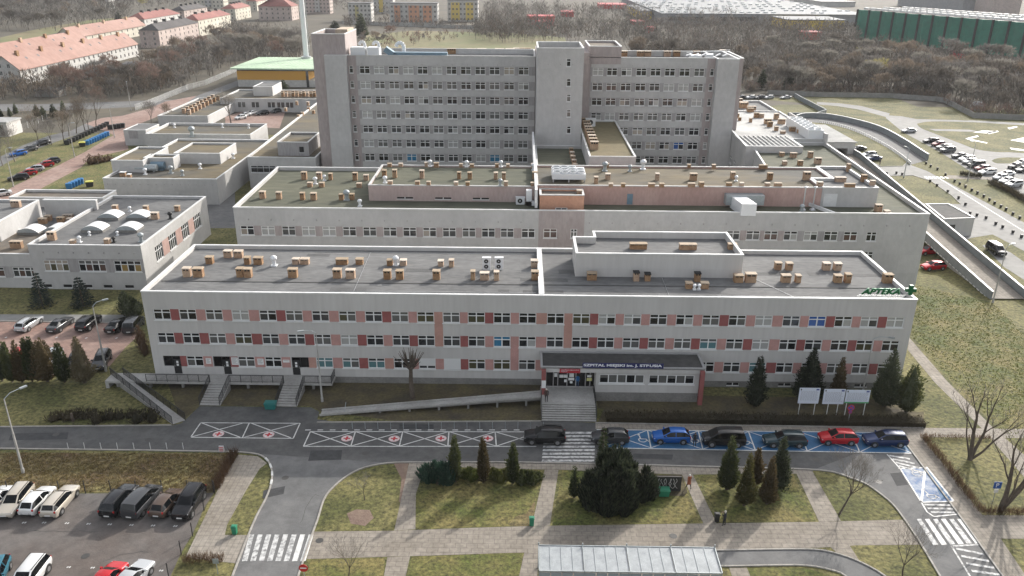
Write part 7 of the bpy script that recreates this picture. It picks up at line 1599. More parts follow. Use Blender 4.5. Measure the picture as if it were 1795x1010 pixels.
def hedge(name, label, pts, h, wd, ms, dens, seed, L=.28, w=.06, twig=False):
    P = [G(x, y) for x, y in pts]; t = MB(); rng = random.Random(seed); org = P[0]
    for a, b in zip(P[:-1], P[1:]):
        Ls = (b-a).length; d = (b-a)/Ls; s = Vector((-d.y, d.x, 0))
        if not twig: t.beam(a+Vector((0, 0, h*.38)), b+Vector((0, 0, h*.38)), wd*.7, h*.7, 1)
        for _ in range(int(dens*Ls)):
            c = a.lerp(b, rng.random())+s*rng.uniform(-wd/2, wd/2)+Vector((0, 0, rng.uniform(0, h*.9) if not twig else rng.uniform(0, .3*h)))
            dd = Vector((rng.uniform(-.6, .6), rng.uniform(-.6, .6), rng.uniform(.2, 1.2) if not twig else rng.uniform(.8, 1.6))); leaves(t, c, dd, (L if not twig else h*.8)*rng.uniform(.6, 1.4), w*rng.uniform(.7, 1.3), rng)
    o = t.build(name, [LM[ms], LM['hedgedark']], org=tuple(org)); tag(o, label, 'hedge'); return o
hedge('hedge', 'long low dark hedge right of the main steps along the blue bays', [(1062, 735), (1250, 738), (1440, 741), (1618, 745)], .8, 1.8, 'hedgedark', 190, 1, L=.36)
for i_, (x_, w_, l_) in enumerate(((128, 5, 'left one of three low dark shrubs above the left road'), (172, 4, 'middle one of three low dark shrubs above the left road'), (240, 6, 'right one of three low dark shrubs above the left road, by the ramp'))):
    plume_bush('low_shrub', l_, (x_, 738), [(x_-w_*7+k_*14+rng.uniform(-4, 4), 738+rng.uniform(-8, 5), 722+rng.uniform(-4, 6), 26) for k_ in range(w_)], 'hedgedark', 90, 60+i_, .35, .09)
hedge('shrub_row', 'reddish leafless hedge between the rough verge and the pavement', [(412, 797), (395, 830), (377, 862)], 1.1, .8, 'hedge', 190, 3, twig=True, w=.035)
hedge('shrub_row', 'brown leafless hedge at the corner of the lower left lot', [(322, 986), (360, 984), (392, 984)], .9, .8, 'hedge', 150, 4, twig=True, w=.035)
hedge('shrub_row', 'leafless brown hedge along the sidewalk of the road bend', [(1617, 769), (1658, 818), (1679, 848), (1714, 893), (1722, 902), (1760, 902), (1800, 902)], .9, .7, 'hedge', 120, 5, twig=True, w=.03)
hedge('shrub_row', 'short leafless hedge along the top of the right lawn', [(1620, 768), (1680, 769), (1738, 770)], .6, .6, 'hedge', 70, 6, twig=True, w=.03)
hedge('shrub_row', 'dark leafless hedge below the row of white and silver cars at the right', [(1735, 322), (1770, 338), (1800, 355), (1850, 380)], 1.2, 1.6, 'hedgedark', 130, 7, twig=True, w=.06)
hedge('shrub_row', 'dark leafless hedge below the lower group in the right car park', [(1683, 307), (1700, 310), (1720, 312)], 1.2, 1.4, 'hedgedark', 130, 8, twig=True, w=.06)
plume_bush('leafless_bush', 'brown bush heap on the lawn corner by the tank annex', (172, 288), [(160+i*8, 288-i*1.5, 272+(i % 2)*3, 20) for i in range(5)], 'hedge', 60, 12, .4, .08)
# ---- bare trees
def bare_tree_mesh(h, seed, spread=.5, twigs=900, trunk_r=.16, fork=.3, tw=.045, tl=.9, levels=4, kids=4, sides=5, upness=.7, tip=None):
    rng = random.Random(seed); tr = MB(); ends = []
    def grow(p, d, L, r, lv):
        n = 2 if lv < levels else 1; q = p
        for i in range(n):
            d2 = (d+Vector((rng.uniform(-.16, .16), rng.uniform(-.16, .16), rng.uniform(-.02, .14)))).normalized(); e = q+d2*L/n; r2 = r*(.82 if n == 2 else .6); tr.tube(q, e, r, r2, sides if lv < 2 else 3, 0, cap=False); q = e; r = r2; d = d2
            if lv >= 2: ends.append((q, d, lv))
        if lv >= levels: ends.append((q, d, lv)); return
        k = kids if lv > 0 else kids+1; a0 = rng.uniform(0, 6.28)
        for i in range(k):
            a = a0+2*pi*i/k+rng.uniform(-.4, .4); s = spread*rng.uniform(.6, 1.3)
            if i == 0: s *= .35
            side = d.cross(Vector((cos(a), sin(a), .3))).normalized(); nd = (d*(1-s*.35)+side*s+Vector((0, 0, upness*.28))).normalized()
            grow(q-d*L*rng.uniform(0, .25)*(1 if lv else .2), nd, L*rng.uniform(.55, .82)*(1 if lv else (1-fork)/fork*.62), r*rng.uniform(.55, .7), lv+1)
    grow(Vector((0, 0, 0)), Vector((0, 0, 1)), h*fork, trunk_r, 0)
    cw_ = MB()
    for _ in range(twigs):
        q, d, lv = rng.choice(ends); c = q+Vector((rng.gauss(0, .1), rng.gauss(0, .1), rng.gauss(0, .1)))
        leaves(cw_, c, d+Vector((rng.uniform(-.7, .7), rng.uniform(-.7, .7), rng.uniform(-.2, .7))), tl*rng.uniform(.5, 1.3), tw, rng)
    zmax = max(v[2] for v in tr.v+cw_.v); k = h/zmax
    for m_ in (tr, cw_): m_.v = [(x*k, y*k, z*k) for x, y, z in m_.v]
    return tr, cw_
def bare_tree(label, base, h, seed, twm='brown', barkm='bark', name='bare_tree', lean=None, group=None, **kw):
    b = G(*base) if len(base) == 2 else Vector(base); t = thing(name, label, 'tree', tuple(b), seed*1.7, group); tr, cw_ = bare_tree_mesh(h, seed, **kw)
    if lean:
        for m_ in (tr, cw_): m_.v = [(x+lean[0]*min(z/h, .35), y+lean[1]*min(z/h, .35), z) for x, y, z in m_.v]
        t.rotation_euler = (0, 0, 0)
    tr.build('trunk', M[barkm], t, org=(0, 0, 0)); cw_.build('crown', TW[twm], t, org=(0, 0, 0)); return t
bare_tree('small bare sapling on the round lawn left of the juniper bed', (639, 877), 3.2, 51, 'grey', twigs=160, trunk_r=.05, tl=.5, tw=.018, kids=3, levels=3)
bare_tree('bare young tree at the bottom edge left of centre', (611, 1012), 4.6, 52, 'grey', twigs=420, trunk_r=.07, tl=.6, tw=.018, kids=4, levels=3, fork=.25, spread=.6)
bare_tree('leaning bare tree with a fan crown on the lawn inside the road bend', (1471, 902), 7.0, 53, 'grey', twigs=900, trunk_r=.12, tl=.8, tw=.02, kids=4, levels=4, fork=.3, spread=.62, lean=(3.6, 1.4))
bare_tree('bare young tree at the bottom edge beside the road bend', (1582, 1012), 6.0, 54, 'grey', twigs=500, trunk_r=.09, tl=.7, tw=.02, kids=4, levels=3, fork=.25, spread=.6)
def stems_tree(label, base, stems, seed):
    b = G(*base); t = thing('bare_tree', label, 'tree', tuple(b)); tr = MB(); cw_ = MB(); rng = random.Random(seed)
    def wig(p, d, L, r, lv):
        q = p
        for i in range(3):
            d = (d+Vector((rng.uniform(-.2, .2), rng.uniform(-.2, .2), rng.uniform(-.05, .18)))).normalized(); e = q+d*L/3; tr.tube(q, e, r, r*.8, 7 if lv < 2 else 4, 0, cap=False); q = e; r *= .8
            if lv < 3 and i > 0 or lv == 1:
                a = rng.uniform(0, 6.28); s = Vector((cos(a), sin(a), .7)).normalized(); wig(q, (d+s*.9).normalized(), L*rng.uniform(.4, .62), r*.55, lv+1)
            if lv >= 2 and rng.random() < .55: leaves(cw_, q, d+Vector((rng.uniform(-.6, .6), rng.uniform(-.6, .6), .4)), .9, .022, rng)
        if lv < 3: wig(q, d, L*.5, r*.9, lv+1)
    for dx, dy, dz, L, r in stems: wig(Vector((0, 0, -.05)), Vector((dx, dy, dz)).normalized(), L, r, 0)
    tr.build('trunk', M['bark'], t, org=(0, 0, 0)); cw_.build('crown', TW['grey'], t, org=(0, 0, 0))
stems_tree('tall cropped bare tree at the left of the right lawn beside the footpath', (1700, 806), [(-.03, .1, 1, 5.0, .26), (.32, .1, 1, 5.0, .20), (.6, -.05, .9, 4.4, .15), (-.25, .1, 1, 4.2, .12)], 61)
stems_tree('tall cropped bare tree nearest the camera on the right lawn by the P sign', (1753, 896), [(-.10, .1, 1, 5.2, .28), (.25, .1, 1, 5.2, .22), (.65, .1, 1, 5.4, .20), (.05, -.1, 1, 4.4, .14)], 62)
# pollard before the wing
b = G(723, 698); t = thing('pollard_tree', 'pollarded tree with a bushy head of cut shoots before the grey wing', 'tree', tuple(b)); tr = MB(); cw_ = MB(); rng = random.Random(8)
q = Vector((0, 0, 0)); r = .32
for i in range(5): e = q+Vector((rng.uniform(-.05, .05), rng.uniform(-.05, .05), .82)); tr.tube(q, e, r, r*.92, 9, 0, cap=False); q = e; r *= .92
tr.lathe((q.x, q.y, q.z-.3), [(r, 0), (.45, .3), (.4, .6), (0, .75)], 9); tr.build('trunk', M['bark'], t, org=(0, 0, 0))
for i in range(44): a = rng.uniform(0, 6.28); s = rng.uniform(.1, 1.15); d = Vector((cos(a)*s, sin(a)*s, 1)).normalized(); p_ = q+Vector((cos(a)*.3, sin(a)*.3, rng.uniform(-.1, .3))); L_ = rng.uniform(1.2, 2.5); m_ = p_+d*L_*.5; cw_.tube(p_, m_, .06, .05, 5); cw_.tube(m_, m_+(d+Vector((0, 0, .25))).normalized()*L_*.5, .05, .025, 5)
cw_.build('crown', M['bark'], t, org=(0, 0, 0))
# mid distance trees on the left
bare_tree('bare tree with a wide crown standing in the walled yard', (405, 216), 11.5, 71, 'silver', 'bark_grey', twigs=1100, trunk_r=.3, tl=1.2, tw=.04, fork=.3)
for i, (x, y, h, tm, l) in enumerate([(67, 250, 12, 'brown', 'bare tree over the dark car on the narrow grey road'), (113, 252, 11, 'brown', 'bare tree at the head of the black containers'), (150, 232, 12, 'brown', 'left one of a pair of bare trees behind the containers'), (157, 231, 12, 'grey', 'right one of a pair of bare trees behind the containers'), (169, 225, 15, 'red', 'big reddish bare tree behind the black containers'),
        (91, 254, 8, 'grey', 'thin bare sapling between road and containers'), (134, 234, 10, 'brown', 'slender bare tree left of the pair behind the containers'), (121, 239, 9, 'grey', 'slender bare tree nearest the grey road end'), (5, 291, 8, 'grey', 'small bare tree at the left edge by the grey road'), (26, 283, 10, 'grey', 'thin bare tree beside the blue car'), (265, 218, 8, 'grey', 'small bare tree at the corner of the double chimney annex'), (290, 214, 7, 'brown', 'low bare tree before the double chimney annex'),
        (1640, 178, 10, 'grey', 'bare tree where the grey fence turns by the wood')]):
    bare_tree(l, (x, y), h, 80+i, tm, 'bark_grey' if tm == 'grey' else 'bark', twigs=900, trunk_r=.18, tl=1.0, tw=.04)
# ---- woods: shared prototypes, copied
protos = {}
for tm in ('grey', 'brown', 'red', 'dark', 'silver', 'yellow'):
    for k in range(2 if tm in ('grey', 'brown') else 1):
        tr, cw_ = bare_tree_mesh(10, 200+len(protos)*7, twigs=1500, trunk_r=.17, tl=1.35, tw=.075, levels=3, kids=4, sides=4, fork=.28, spread=.55)
        protos[(tm, k)] = (tr.mesh('trunk', M['bark_grey']), cw_.mesh('crown', TW[tm]))
def in_poly(x, y, P):
    c = False; n = len(P)
    for i in range(n):
        (x1, y1), (x2, y2) = P[i], P[(i+1) % n]
        if (y1 > y) != (y2 > y) and x < (x2-x1)*(y-y1)/(y2-y1)+x1: c = not c
    return c
def forest(pts, n, h0, h1, kinds, label, group, seed, name='wood_tree', ylo=None, avoid=(), mind=3.0):
    P = [tuple(G(x, y).xy) for x, y in pts]; rng = random.Random(seed); xs = [p[0] for p in P]; ys = [p[1] for p in P]; got = []; tries = 0
    while len(got) < n and tries < n*60:
        tries += 1; x = rng.uniform(min(xs), max(xs)); y = rng.uniform(min(ys), max(ys))
        if not in_poly(x, y, P) or any((x-a)**2+(y-b)**2 < mind**2 for a, b in got): continue
        got.append((x, y))
    for x, y in got:
        tm = rng.choice(kinds); me = protos.get((tm, rng.randrange(2))) or protos[(tm, 0)]; s = rng.uniform(h0, h1)/10; w_ = s*rng.uniform(.9, 1.35)
        t = thing(name, label, 'tree', (x, y, 0), rng.uniform(0, 6.28), group); t.scale = (w_, w_, s)
        inst('trunk', me[0], t); inst('crown', me[1], t)
    return got
forest([(1300, 158), (1350, 164), (1560, 170), (1642, 176), (1700, 200), (1795, 208), (1880, 210), (1880, 160), (1700, 140), (1500, 130), (1300, 128)], 100, 8, 13, ['grey', 'grey', 'brown', 'dark', 'dark', 'brown', 'silver'], 'leafless tree in the near edge of the wood beyond the right lawns', 'leafless trees of the right wood', 1, mind=5)
forest([(1100, 112), (1300, 130), (1560, 132), (1880, 165), (1880, 120), (1500, 100), (1250, 96), (1100, 96)], 60, 9, 14, ['grey', 'grey', 'silver', 'dark', 'brown'], 'leafless tree deep in the wood below the green hall', 'leafless trees below the green hall', 2, mind=6)
forest([(245, 150), (330, 140), (420, 112), (510, 112), (545, 100), (545, 85), (450, 75), (400, 70), (330, 95), (250, 118)], 46, 8, 14, ['brown', 'brown', 'grey', 'red', 'silver'], 'leafless brown tree in the belt between the red roofed houses and the fence', 'leafless trees behind the picket fence', 3, mind=6)
forest([(100, 165), (230, 178), (330, 158), (300, 140), (200, 132), (110, 142)], 26, 6, 11, ['brown', 'red', 'grey', 'dark'], 'leafless brown tree beyond the left street below the white row houses', 'leafless trees below the row houses', 4, mind=5)
forest([(0, 64), (100, 56), (220, 44), (230, 14), (120, 6), (0, 10)], 34, 10, 15, ['dark', 'dark', 'grey', 'brown'], 'leafless dark tree in the wood behind the orange roofs', 'leafless trees behind the orange roofs', 5, mind=9)
forest([(560, 86), (700, 78), (700, 60), (640, 60), (540, 70)], 12, 5, 8, ['brown', 'red', 'grey'], 'leafless bush tree on the rough field behind the high rise', 'leafless trees on the rough field', 6, mind=6)
for x, y, h, l in ((1534, 148, 12, 'pale yellow green willow in front of the right wood'), (1507, 112, 9, 'small yellow green tree inside the right wood'), (1588, 150, 9, 'grey green round bare tree in the right wood'), (255, 20, 14, 'bright yellow willow behind the red roofed houses')):
    b = G(x, y); t = thing('willow', l, 'tree', tuple(b), h); t.scale = (h/9, h/9, h/10); me = protos[('yellow', 0)] if 'yellow' in l else protos[('silver', 0)]; inst('trunk', me[0], t); inst('crown', me[1], t)
# the rest of the woods as uncountable mass
def wood_mass(name, pts, n, h0, h1, ms, seed, lw=.22, ll=2.2, per=26):
    P = [tuple(G(x, y).xy) for x, y in pts]; rng = random.Random(seed); xs = [p[0] for p in P]; ys = [p[1] for p in P]; mb = MB(); k = 0
    while k < n:
        x = rng.uniform(min(xs), max(xs)); y = rng.uniform(min(ys), max(ys))
        if not in_poly(x, y, P): continue
        k += 1; h = rng.uniform(h0, h1); m_ = rng.randrange(len(ms)); R = h*.28
        mb.tube((x, y, 0), (x, y, h*.8), .14, .05, 3, len(ms), cap=False)
        for _ in range(per):
            a = rng.uniform(0, 6.28); t = rng.random(); q = R*math.sin(pi*min(1, t*.8+.18))*rng.random()**.4; c = Vector((x+q*cos(a), y+q*sin(a), h*(.2+.75*t)))
            leaves(mb, c, Vector((cos(a)*.6, sin(a)*.6, rng.uniform(.4, 1.4))), ll*rng.uniform(.5, 1.2), lw, rng, m_)
    o = mb.build(name, [TW[q] for q in ms]+[M['bark_grey']]); tag(o, kind='stuff'); return o
wood_mass('wood', [(1100, 90), (1500, 90), (1880, 150), (1880, 205), (1700, 195), (1640, 172), (1340, 160), (1300, 150), (1100, 110)], 1500, 6, 12, ['wood1', 'wood2', 'wood1', 'grey'], 11)
wood_mass('wood', [(830, 74), (1000, 78), (1500, 95), (1500, 60), (1300, 52), (1000, 50), (850, 40), (830, 55)], 1100, 7, 12, ['wood1', 'wood1', 'wood2', 'grey'], 12, .3, 2.6, 20)
wood_mass('wood', [(-60, 62), (120, 50), (225, 38), (240, 0), (140, -22), (-60, -22)], 1700, 8, 15, ['wood1', 'wood1', 'grey'], 13, .4, 3.0, 16)
wood_mass('wood', [(240, 160), (330, 150), (430, 112), (540, 108), (540, 70), (400, 52), (380, 90), (245, 120)], 420, 5, 11, ['wood2', 'grey', 'wood1'], 14)
wood_mass('wood', [(-40, 180), (100, 176), (240, 172), (330, 150), (240, 132), (120, 140), (0, 158), (-40, 160)], 330, 3, 8, ['wood2', 'brown', 'wood1'], 15, .2, 1.6)
wood_mass('wood', [(240, 20), (420, 5), (620, 30), (700, 45), (700, 30), (600, -8), (240, -15)], 620, 6, 12, ['wood1', 'wood2', 'grey'], 16, .4, 3, 16)
wood_mass('wood', [(600, 41), (850, 50), (1000, 52), (1000, 62), (860, 56), (700, 50), (600, 50)], 130, 4, 8, ['wood1', 'wood2'], 27, .3, 2.2, 16)
wood_mass('wood', [(850, 36), (1100, 40), (1300, 50), (1300, 36), (1100, 26), (850, 14)], 420, 7, 12, ['wood1', 'grey'], 17, .4, 3, 16)
wood_mass('wood', [(560, 92), (640, 88), (900, 66), (1000, 70), (1000, 60), (860, 52), (640, 66), (560, 78)], 130, 2, 4, ['brown', 'red', 'grey'], 18, .3, 1.6, 16)
wood_mass('undergrowth', [(1300, 162), (1560, 168), (1640, 176), (1700, 202), (1880, 208), (1880, 195), (1700, 188), (1600, 160), (1300, 150)], 420, 1.5, 3.2, ['brown', 'red', 'dark'], 19, .16, 1.2, 22)
# loose tufts of grass on the rough verge and lawns, uncountable
def tufts(name, pts, n, h, ms, seed):
    P = [tuple(G(x, y).xy) for x, y in pts]; rng = random.Random(seed); xs = [p[0] for p in P]; ys = [p[1] for p in P]; mb = MB(); k = 0
    while k < n:
        x = rng.uniform(min(xs), max(xs)); y = rng.uniform(min(ys), max(ys))
        if not in_poly(x, y, P): continue
        k += 1
        for _ in range(3): leaves(mb, Vector((x+rng.uniform(-.12, .12), y+rng.uniform(-.12, .12), 0)), Vector((rng.uniform(-.8, .8), rng.uniform(-.8, .8), .8)), h*rng.uniform(.5, 1.3), .06, rng)
    o = mb.build(name, ms); tag(o, kind='stuff')
gt1 = leafmat('tuft_a', (.15, .11, .05), (.27, .22, .10)); gt2 = leafmat('tuft_b', (.07, .10, .02), (.155, .15, .05))
tufts('rough_grass', [(0, 794), (410, 796), (376, 862), (0, 863)], 4500, .2, gt1, 1)
tufts('lawn_grass', [(1600, 592), (1590, 560), (1605, 500), (1740, 532), (1860, 640), (1900, 860), (1790, 795), (1700, 700)], 5500, .15, gt2, 2)
# ================================================================== BACKGROUND TOWN
M['tile_orange'] = mat('tile_orange', (.27, .155, .125), .85, scale=.05, col2=(.33, .21, .175), detail=7, extra=.3)
M['tile_red'] = mat('tile_red', (.20, .075, .065), .85, scale=.05, col2=(.28, .12, .10), detail=7, extra=.3)
M['tile_dark'] = mat('tile_dark', (.06, .055, .055), .85, .2, .1)
M['wall_white'] = mat('wall_white', (.44, .43, .41), .9, .06, .1)
M['wall_cream'] = mat('wall_cream', (.48, .45, .38), .9, .06, .1)
M['wall_pinkish'] = mat('wall_pinkish', (.40, .33, .30), .9, .06, .1)
winm = MB(); winm.box(-.5, .5, -.05, .02, 0, 1.4, 0); winm.box(-.04, .04, -.07, -.051, 0, 1.4, 1); WINM = winm.mesh('window', [M['glass_soft'], M['frame']])
def gable_house(label, x0, x1, y0, y1, eave, ridge, wallm, roofm, nwin, rows_, wallm2=None, chim=3, name='row_house'):
    """ridge runs along Y; windows on the long east side and the gable facing the camera"""
    t = thing(name, label, 'building', ((x0+x1)/2, y0, 0)); mb = MB(); xm = (x0+x1)/2
    mb.box(x0, x1, y0, y1, 0, eave); mb.add([(x0, y0, eave), (x1, y0, eave), (xm, y0, ridge)], [(0, 1, 2)]); mb.add([(x0, y1, eave), (x1, y1, eave), (xm, y1, ridge)], [(2, 1, 0)]); mb.build('wall', M[wallm], t)
    r = MB(); o = .5; sl = (ridge-eave)/(xm-x0); e0 = eave-o*sl
    for s, xe in ((-1, x0-o), (1, x1+o)):
        r.quad((xm, y0-o, ridge+.15), (xe, y0-o, e0+.15), (xe, y1+o, e0+.15), (xm, y1+o, ridge+.15)) if s < 0 else r.quad((xe, y0-o, e0+.15), (xm, y0-o, ridge+.15), (xm, y1+o, ridge+.15), (xe, y1+o, e0+.15))
        r.quad((xe, y0-o, e0+.15), (xe, y1+o, e0+.15), (xe, y1+o, e0-.1), (xe, y0-o, e0-.1))
    r.add([(x0-o, y0-o, e0+.14), (xm, y0-o, ridge+.14), (x1+o, y0-o, e0+.14), (x1+o, y0-o, e0-.1), (xm, y0-o, ridge-.15), (x0-o, y0-o, e0-.1)], [(0, 1, 4, 5), (1, 2, 3, 4)])
    ro_ = r.build('roof', M[roofm], t)
    for k in range(chim): y = y0+(y1-y0)*(k+.5)/chim; mb = MB(); mb.box(xm+.4, xm+1.4, y-.8, y+.8, ridge-1, ridge+1.2); mb.build('chimney', M['brick'], ro_)
    mb = MB()
    for k in range(max(2, nwin//2)):
        y = y0+(y1-y0)*(k+.3)/max(2, nwin//2); a = .35; xx = xm+(x1-xm)*a; zz = ridge-(ridge-eave)*a; b_ = .5; x2 = xm+(x1-xm)*b_; z2 = ridge-(ridge-eave)*b_
        if k % 3: mb.quad((x2, y, z2+.25), (xx, y, zz+.25), (xx, y+1.2, zz+.25), (x2, y+1.2, z2+.25))
    mb.build('roof_windows', M['glass_grey'], ro_)
    c = Vector(t.location)
    for j in range(rows_):
        z = 1.2+j*(eave-.6)/rows_
        for k in range(nwin): inst('window', WINM, t, Vector((x1, y0+(y1-y0)*(k+.5)/nwin, z))-c, pi/2)
    for j in range(rows_+1):
        for k in range(2): inst('window', WINM, t, Vector((x0+(x1-x0)*(.35+.3*k), y0, 1.2+j*(eave-.6)/rows_))-c, 0)
    return t
p0 = G(40, 150); p1 = G(243, 98); ev = V(33, 122, p0.y).z; rg = V(10, 103, p0.y).z
xe_ = -201; wdt = 12
gable_house('long white row house with an orange tiled roof facing the trees', xe_-wdt, xe_, p0.y, p1.y, ev, ev+5.2, 'wall_white', 'tile_orange', 24, 2, chim=6)
gable_house('second orange roofed row house directly behind the long white one', xe_-42, xe_-30, p0.y+10, p1.y+10, ev, ev+5.2, 'wall_white', 'tile_orange', 20, 2, chim=5)
gable_house('short orange roofed house behind the far end of the row houses', -262, -250, 470, 560, ev, ev+4.8, 'wall_cream', 'tile_orange', 12, 2, chim=3)
def hip_house(label, px0, px1, yb_, depth, hgt, wallm, roofm, nw=3, nd=8, rows_=3):
    a = G(px0, yb_); b = G(px1, yb_); x0, x1, y0 = a.x, b.x, a.y; y1 = y0+depth; t = thing('apartment_house', label, 'building', ((x0+x1)/2, y0, 0)); c = Vector(t.location)
    mb = MB(); mb.box(x0, x1, y0, y1, 0, hgt); mb.build('wall', M[wallm], t); r = MB(); xm = (x0+x1)/2; w = (x1-x0)/2; rz = hgt+w*.62; e = .5
    r.add([(x0-e, y0-e, hgt), (x1+e, y0-e, hgt), (x1+e, y1+e, hgt), (x0-e, y1+e, hgt), (xm, y0+w, rz), (xm, y1-w, rz)], [(0, 1, 4), (1, 2, 5, 4), (2, 3, 5), (3, 0, 4, 5)]); ro_ = r.build('roof', M[roofm], t)
    for k in range(4): y = y0+w+(y1-y0-2*w)*(k+.5)/4; mb = MB(); mb.box(xm-1.2, xm+.8, y-.7, y+.7, rz-1.5, rz+1.2); mb.build('chimney', M['tile_dark'], ro_)
    for j in range(rows_):
        z = 1.5+j*(hgt-1)/rows_
        for k in range(nw): inst('window', WINM, t, Vector((x0+(x1-x0)*(k+.5)/nw, y0, z))-c, 0)
        for k in range(nd): inst('window', WINM, t, Vector((x1, y0+depth*(k+.5)/nd, z))-c, pi/2)
    return t
hip_house('dark roofed pinkish house nearest the row houses', 248, 283, 84, 60, 9.5, 'wall_pinkish', 'tile_dark', 2, 9)
hip_house('dark red roofed white house behind the dark roofed one', 225, 258, 60, 60, 9.5, 'wall_white', 'tile_red', 3, 8)
hip_house('orange red roofed cream house right of the dark roofed one', 322, 352, 64, 62, 10, 'wall_cream', 'tile_red', 3, 9)
hip_house('dark grey roofed house between the red roofed ones', 302, 326, 40, 50, 9, 'wall_pinkish', 'tile_dark', 2, 6)
hip_house('red roofed grey house right of the other red roofs', 390, 415, 36, 40, 9, 'wall_cream', 'tile_red', 2, 5)
hip_house('small red roofed house at the top between trees', 432, 452, 20, 40, 9, 'wall_cream', 'tile_red', 2, 5)
hip_house('wide red roofed flats left of the steel stack', 455, 514, 36, 22, 11, 'wall_pinkish', 'tile_red', 6, 3)
def flats(label, px0, px1, yb_, yt, depth, wallm, accent, nfl=4, nw=6, acc=((.3, .5),)):
    a = G(px0, yb_); b = G(px1, yb_); y0 = a.y; z = V(px0, yt, y0).z; x0, x1 = a.x, b.x; t = thing('apartment_block', label, 'building', ((x0+x1)/2, y0, 0)); c = Vector(t.location)
    mb = MB(); mb.box(x0, x1, y0, y0+depth, 0, z); 
    for u, v in acc: mb.box(x0+(x1-x0)*u, x0+(x1-x0)*v, y0-1.0, y0, 1.5, z-1.5, 1)
    mb.build('wall', [M[wallm], accent], t); r = MB(); r.box(x0-.3, x1+.3, y0-.3, y0+depth+.3, z, z+.5); r.build('roof', M['roof_grey'], t)
    for j in range(nfl):
        for k in range(nw): inst('window', WINM, t, Vector((x0+(x1-x0)*(k+.5)/nw, y0-1.02 if any(u < (k+.5)/nw < v for u, v in acc) else y0, 1.3+j*(z-.8)/nfl))-c, 0, scale=(1.3, 1, 1.1))
        for k in range(4): inst('window', WINM, t, Vector((x1, y0+depth*(k+.5)/4, 1.3+j*(z-.8)/nfl))-c, pi/2, scale=(1.3, 1, 1.1))
    return t
acc1 = mat('accent_yellow', (.55, .42, .12), .9); acc2 = mat('accent_orange', (.50, .26, .16), .9); acc3 = mat('accent_grey', (.38, .37, .36), .9); acc4 = mat('accent_olive', (.40, .36, .18), .9)
flats('white flats with one olive stairwell right of the steel stack', 612, 652, 38, 6, 14, 'wall_white', acc4, 4, 6, ((.30, .45),))
flats('white flats with orange balconies in the middle of the skyline', 684, 768, 42, 6, 14, 'wall_white', acc2, 4, 10, ((.10, .22), (.40, .62), (.70, .88)))
flats('white flats with yellow balconies on the right of the skyline group', 785, 838, 38, 1, 14, 'wall_white', acc1, 4, 8, ((.12, .40), (.60, .85)))
flats('grey flats behind the steel stack', 536, 580, 24, -4, 14, 'wall_pinkish', acc3, 4, 7, ((.4, .6),))
flats('pale flats behind the orange balcony block', 655, 690, 24, -6, 14, 'wall_white', acc1, 4, 5, ((.3, .5),))
flats('pale flats at the very top of the picture left of the stack', 340, 395, 14, -8, 14, 'wall_cream', acc3, 3, 8, ((.4, .6),))
flats('white gable ended block at the top between the woods', 186, 192, 16, -8, 14, 'wall_white', acc3, 3, 2, ((.4, .6),))
wall_line('wall', 'long pale wall below the white flats', 'wall', [(600, 42), (700, 46), (800, 50), (900, 52)], 2.5, .4, 'concrete')
# green roofed hall and stack
x0, x1, y0, y1, zt = pxbox(412, 560, 121, 153, 101); t = thing('hall', 'yellow and grey hall with a pale green roof, left of the high rise', 'building', (x0, y0, 0))
mb = MB(); yel = mat('hall_yellow', (.52, .28, .05), .8); mb.box(x0, x1-5, y0+1.5, y1, zt*.38, zt*.86, 0); mb.box(x0, x1, y0+1.6, y1, 0, zt*.38, 1); mb.box(x0, x1, y0+1.7, y1, zt*.86, zt-.4, 2); mb.box(x1-6, x1-5, y0+1.3, y0+1.5, 0, zt-.5, 2); mb.build('wall', [yel, M['wall_white'], M['glass_soft']], t)
mb = MB(); mb.box(x0-2, x1+2, y0, y1, zt-.35, zt+.15); 
for i in range(24): x = x0-2+(x1-x0+4)*i/24; mb.box(x, x+.1, y0, y1, zt+.15, zt+.25)
mb.build('roof', mat('roof_green', (.33, .44, .31), .7, scale=.1, col2=(.40, .50, .37)), t)
q = G(537, 103, zt); t = thing('steel_stack', 'tall pale steel chimney stack with a ladder beside the green roofed hall', 'chimney stack', (q.x, q.y, 0)); mb = MB(); mb.tube((q.x, q.y, 0), (q.x-1.0*0, q.y, 60), 1.15, .95, 16); mb.build('shaft', M['metal_white'], t)
mb = MB(); mb.box(q.x+1.2, q.x+1.3, q.y-.3, q.y-.2, 8, 60); mb.box(q.x+1.7, q.x+1.8, q.y-.3, q.y-.2, 8, 60)
for i in range(60): mb.box(q.x+1.2, q.x+1.8, q.y-.28, q.y-.22, 8+i*.85, 8.08+i*.85)
mb.build('ladder', M['galv'], t); mb = MB(); mb.tube((q.x, q.y, 0), (q.x, q.y, zt+1.0), 2.2, 2.2, 16); mb.build('base_collar', M['metal'], t)
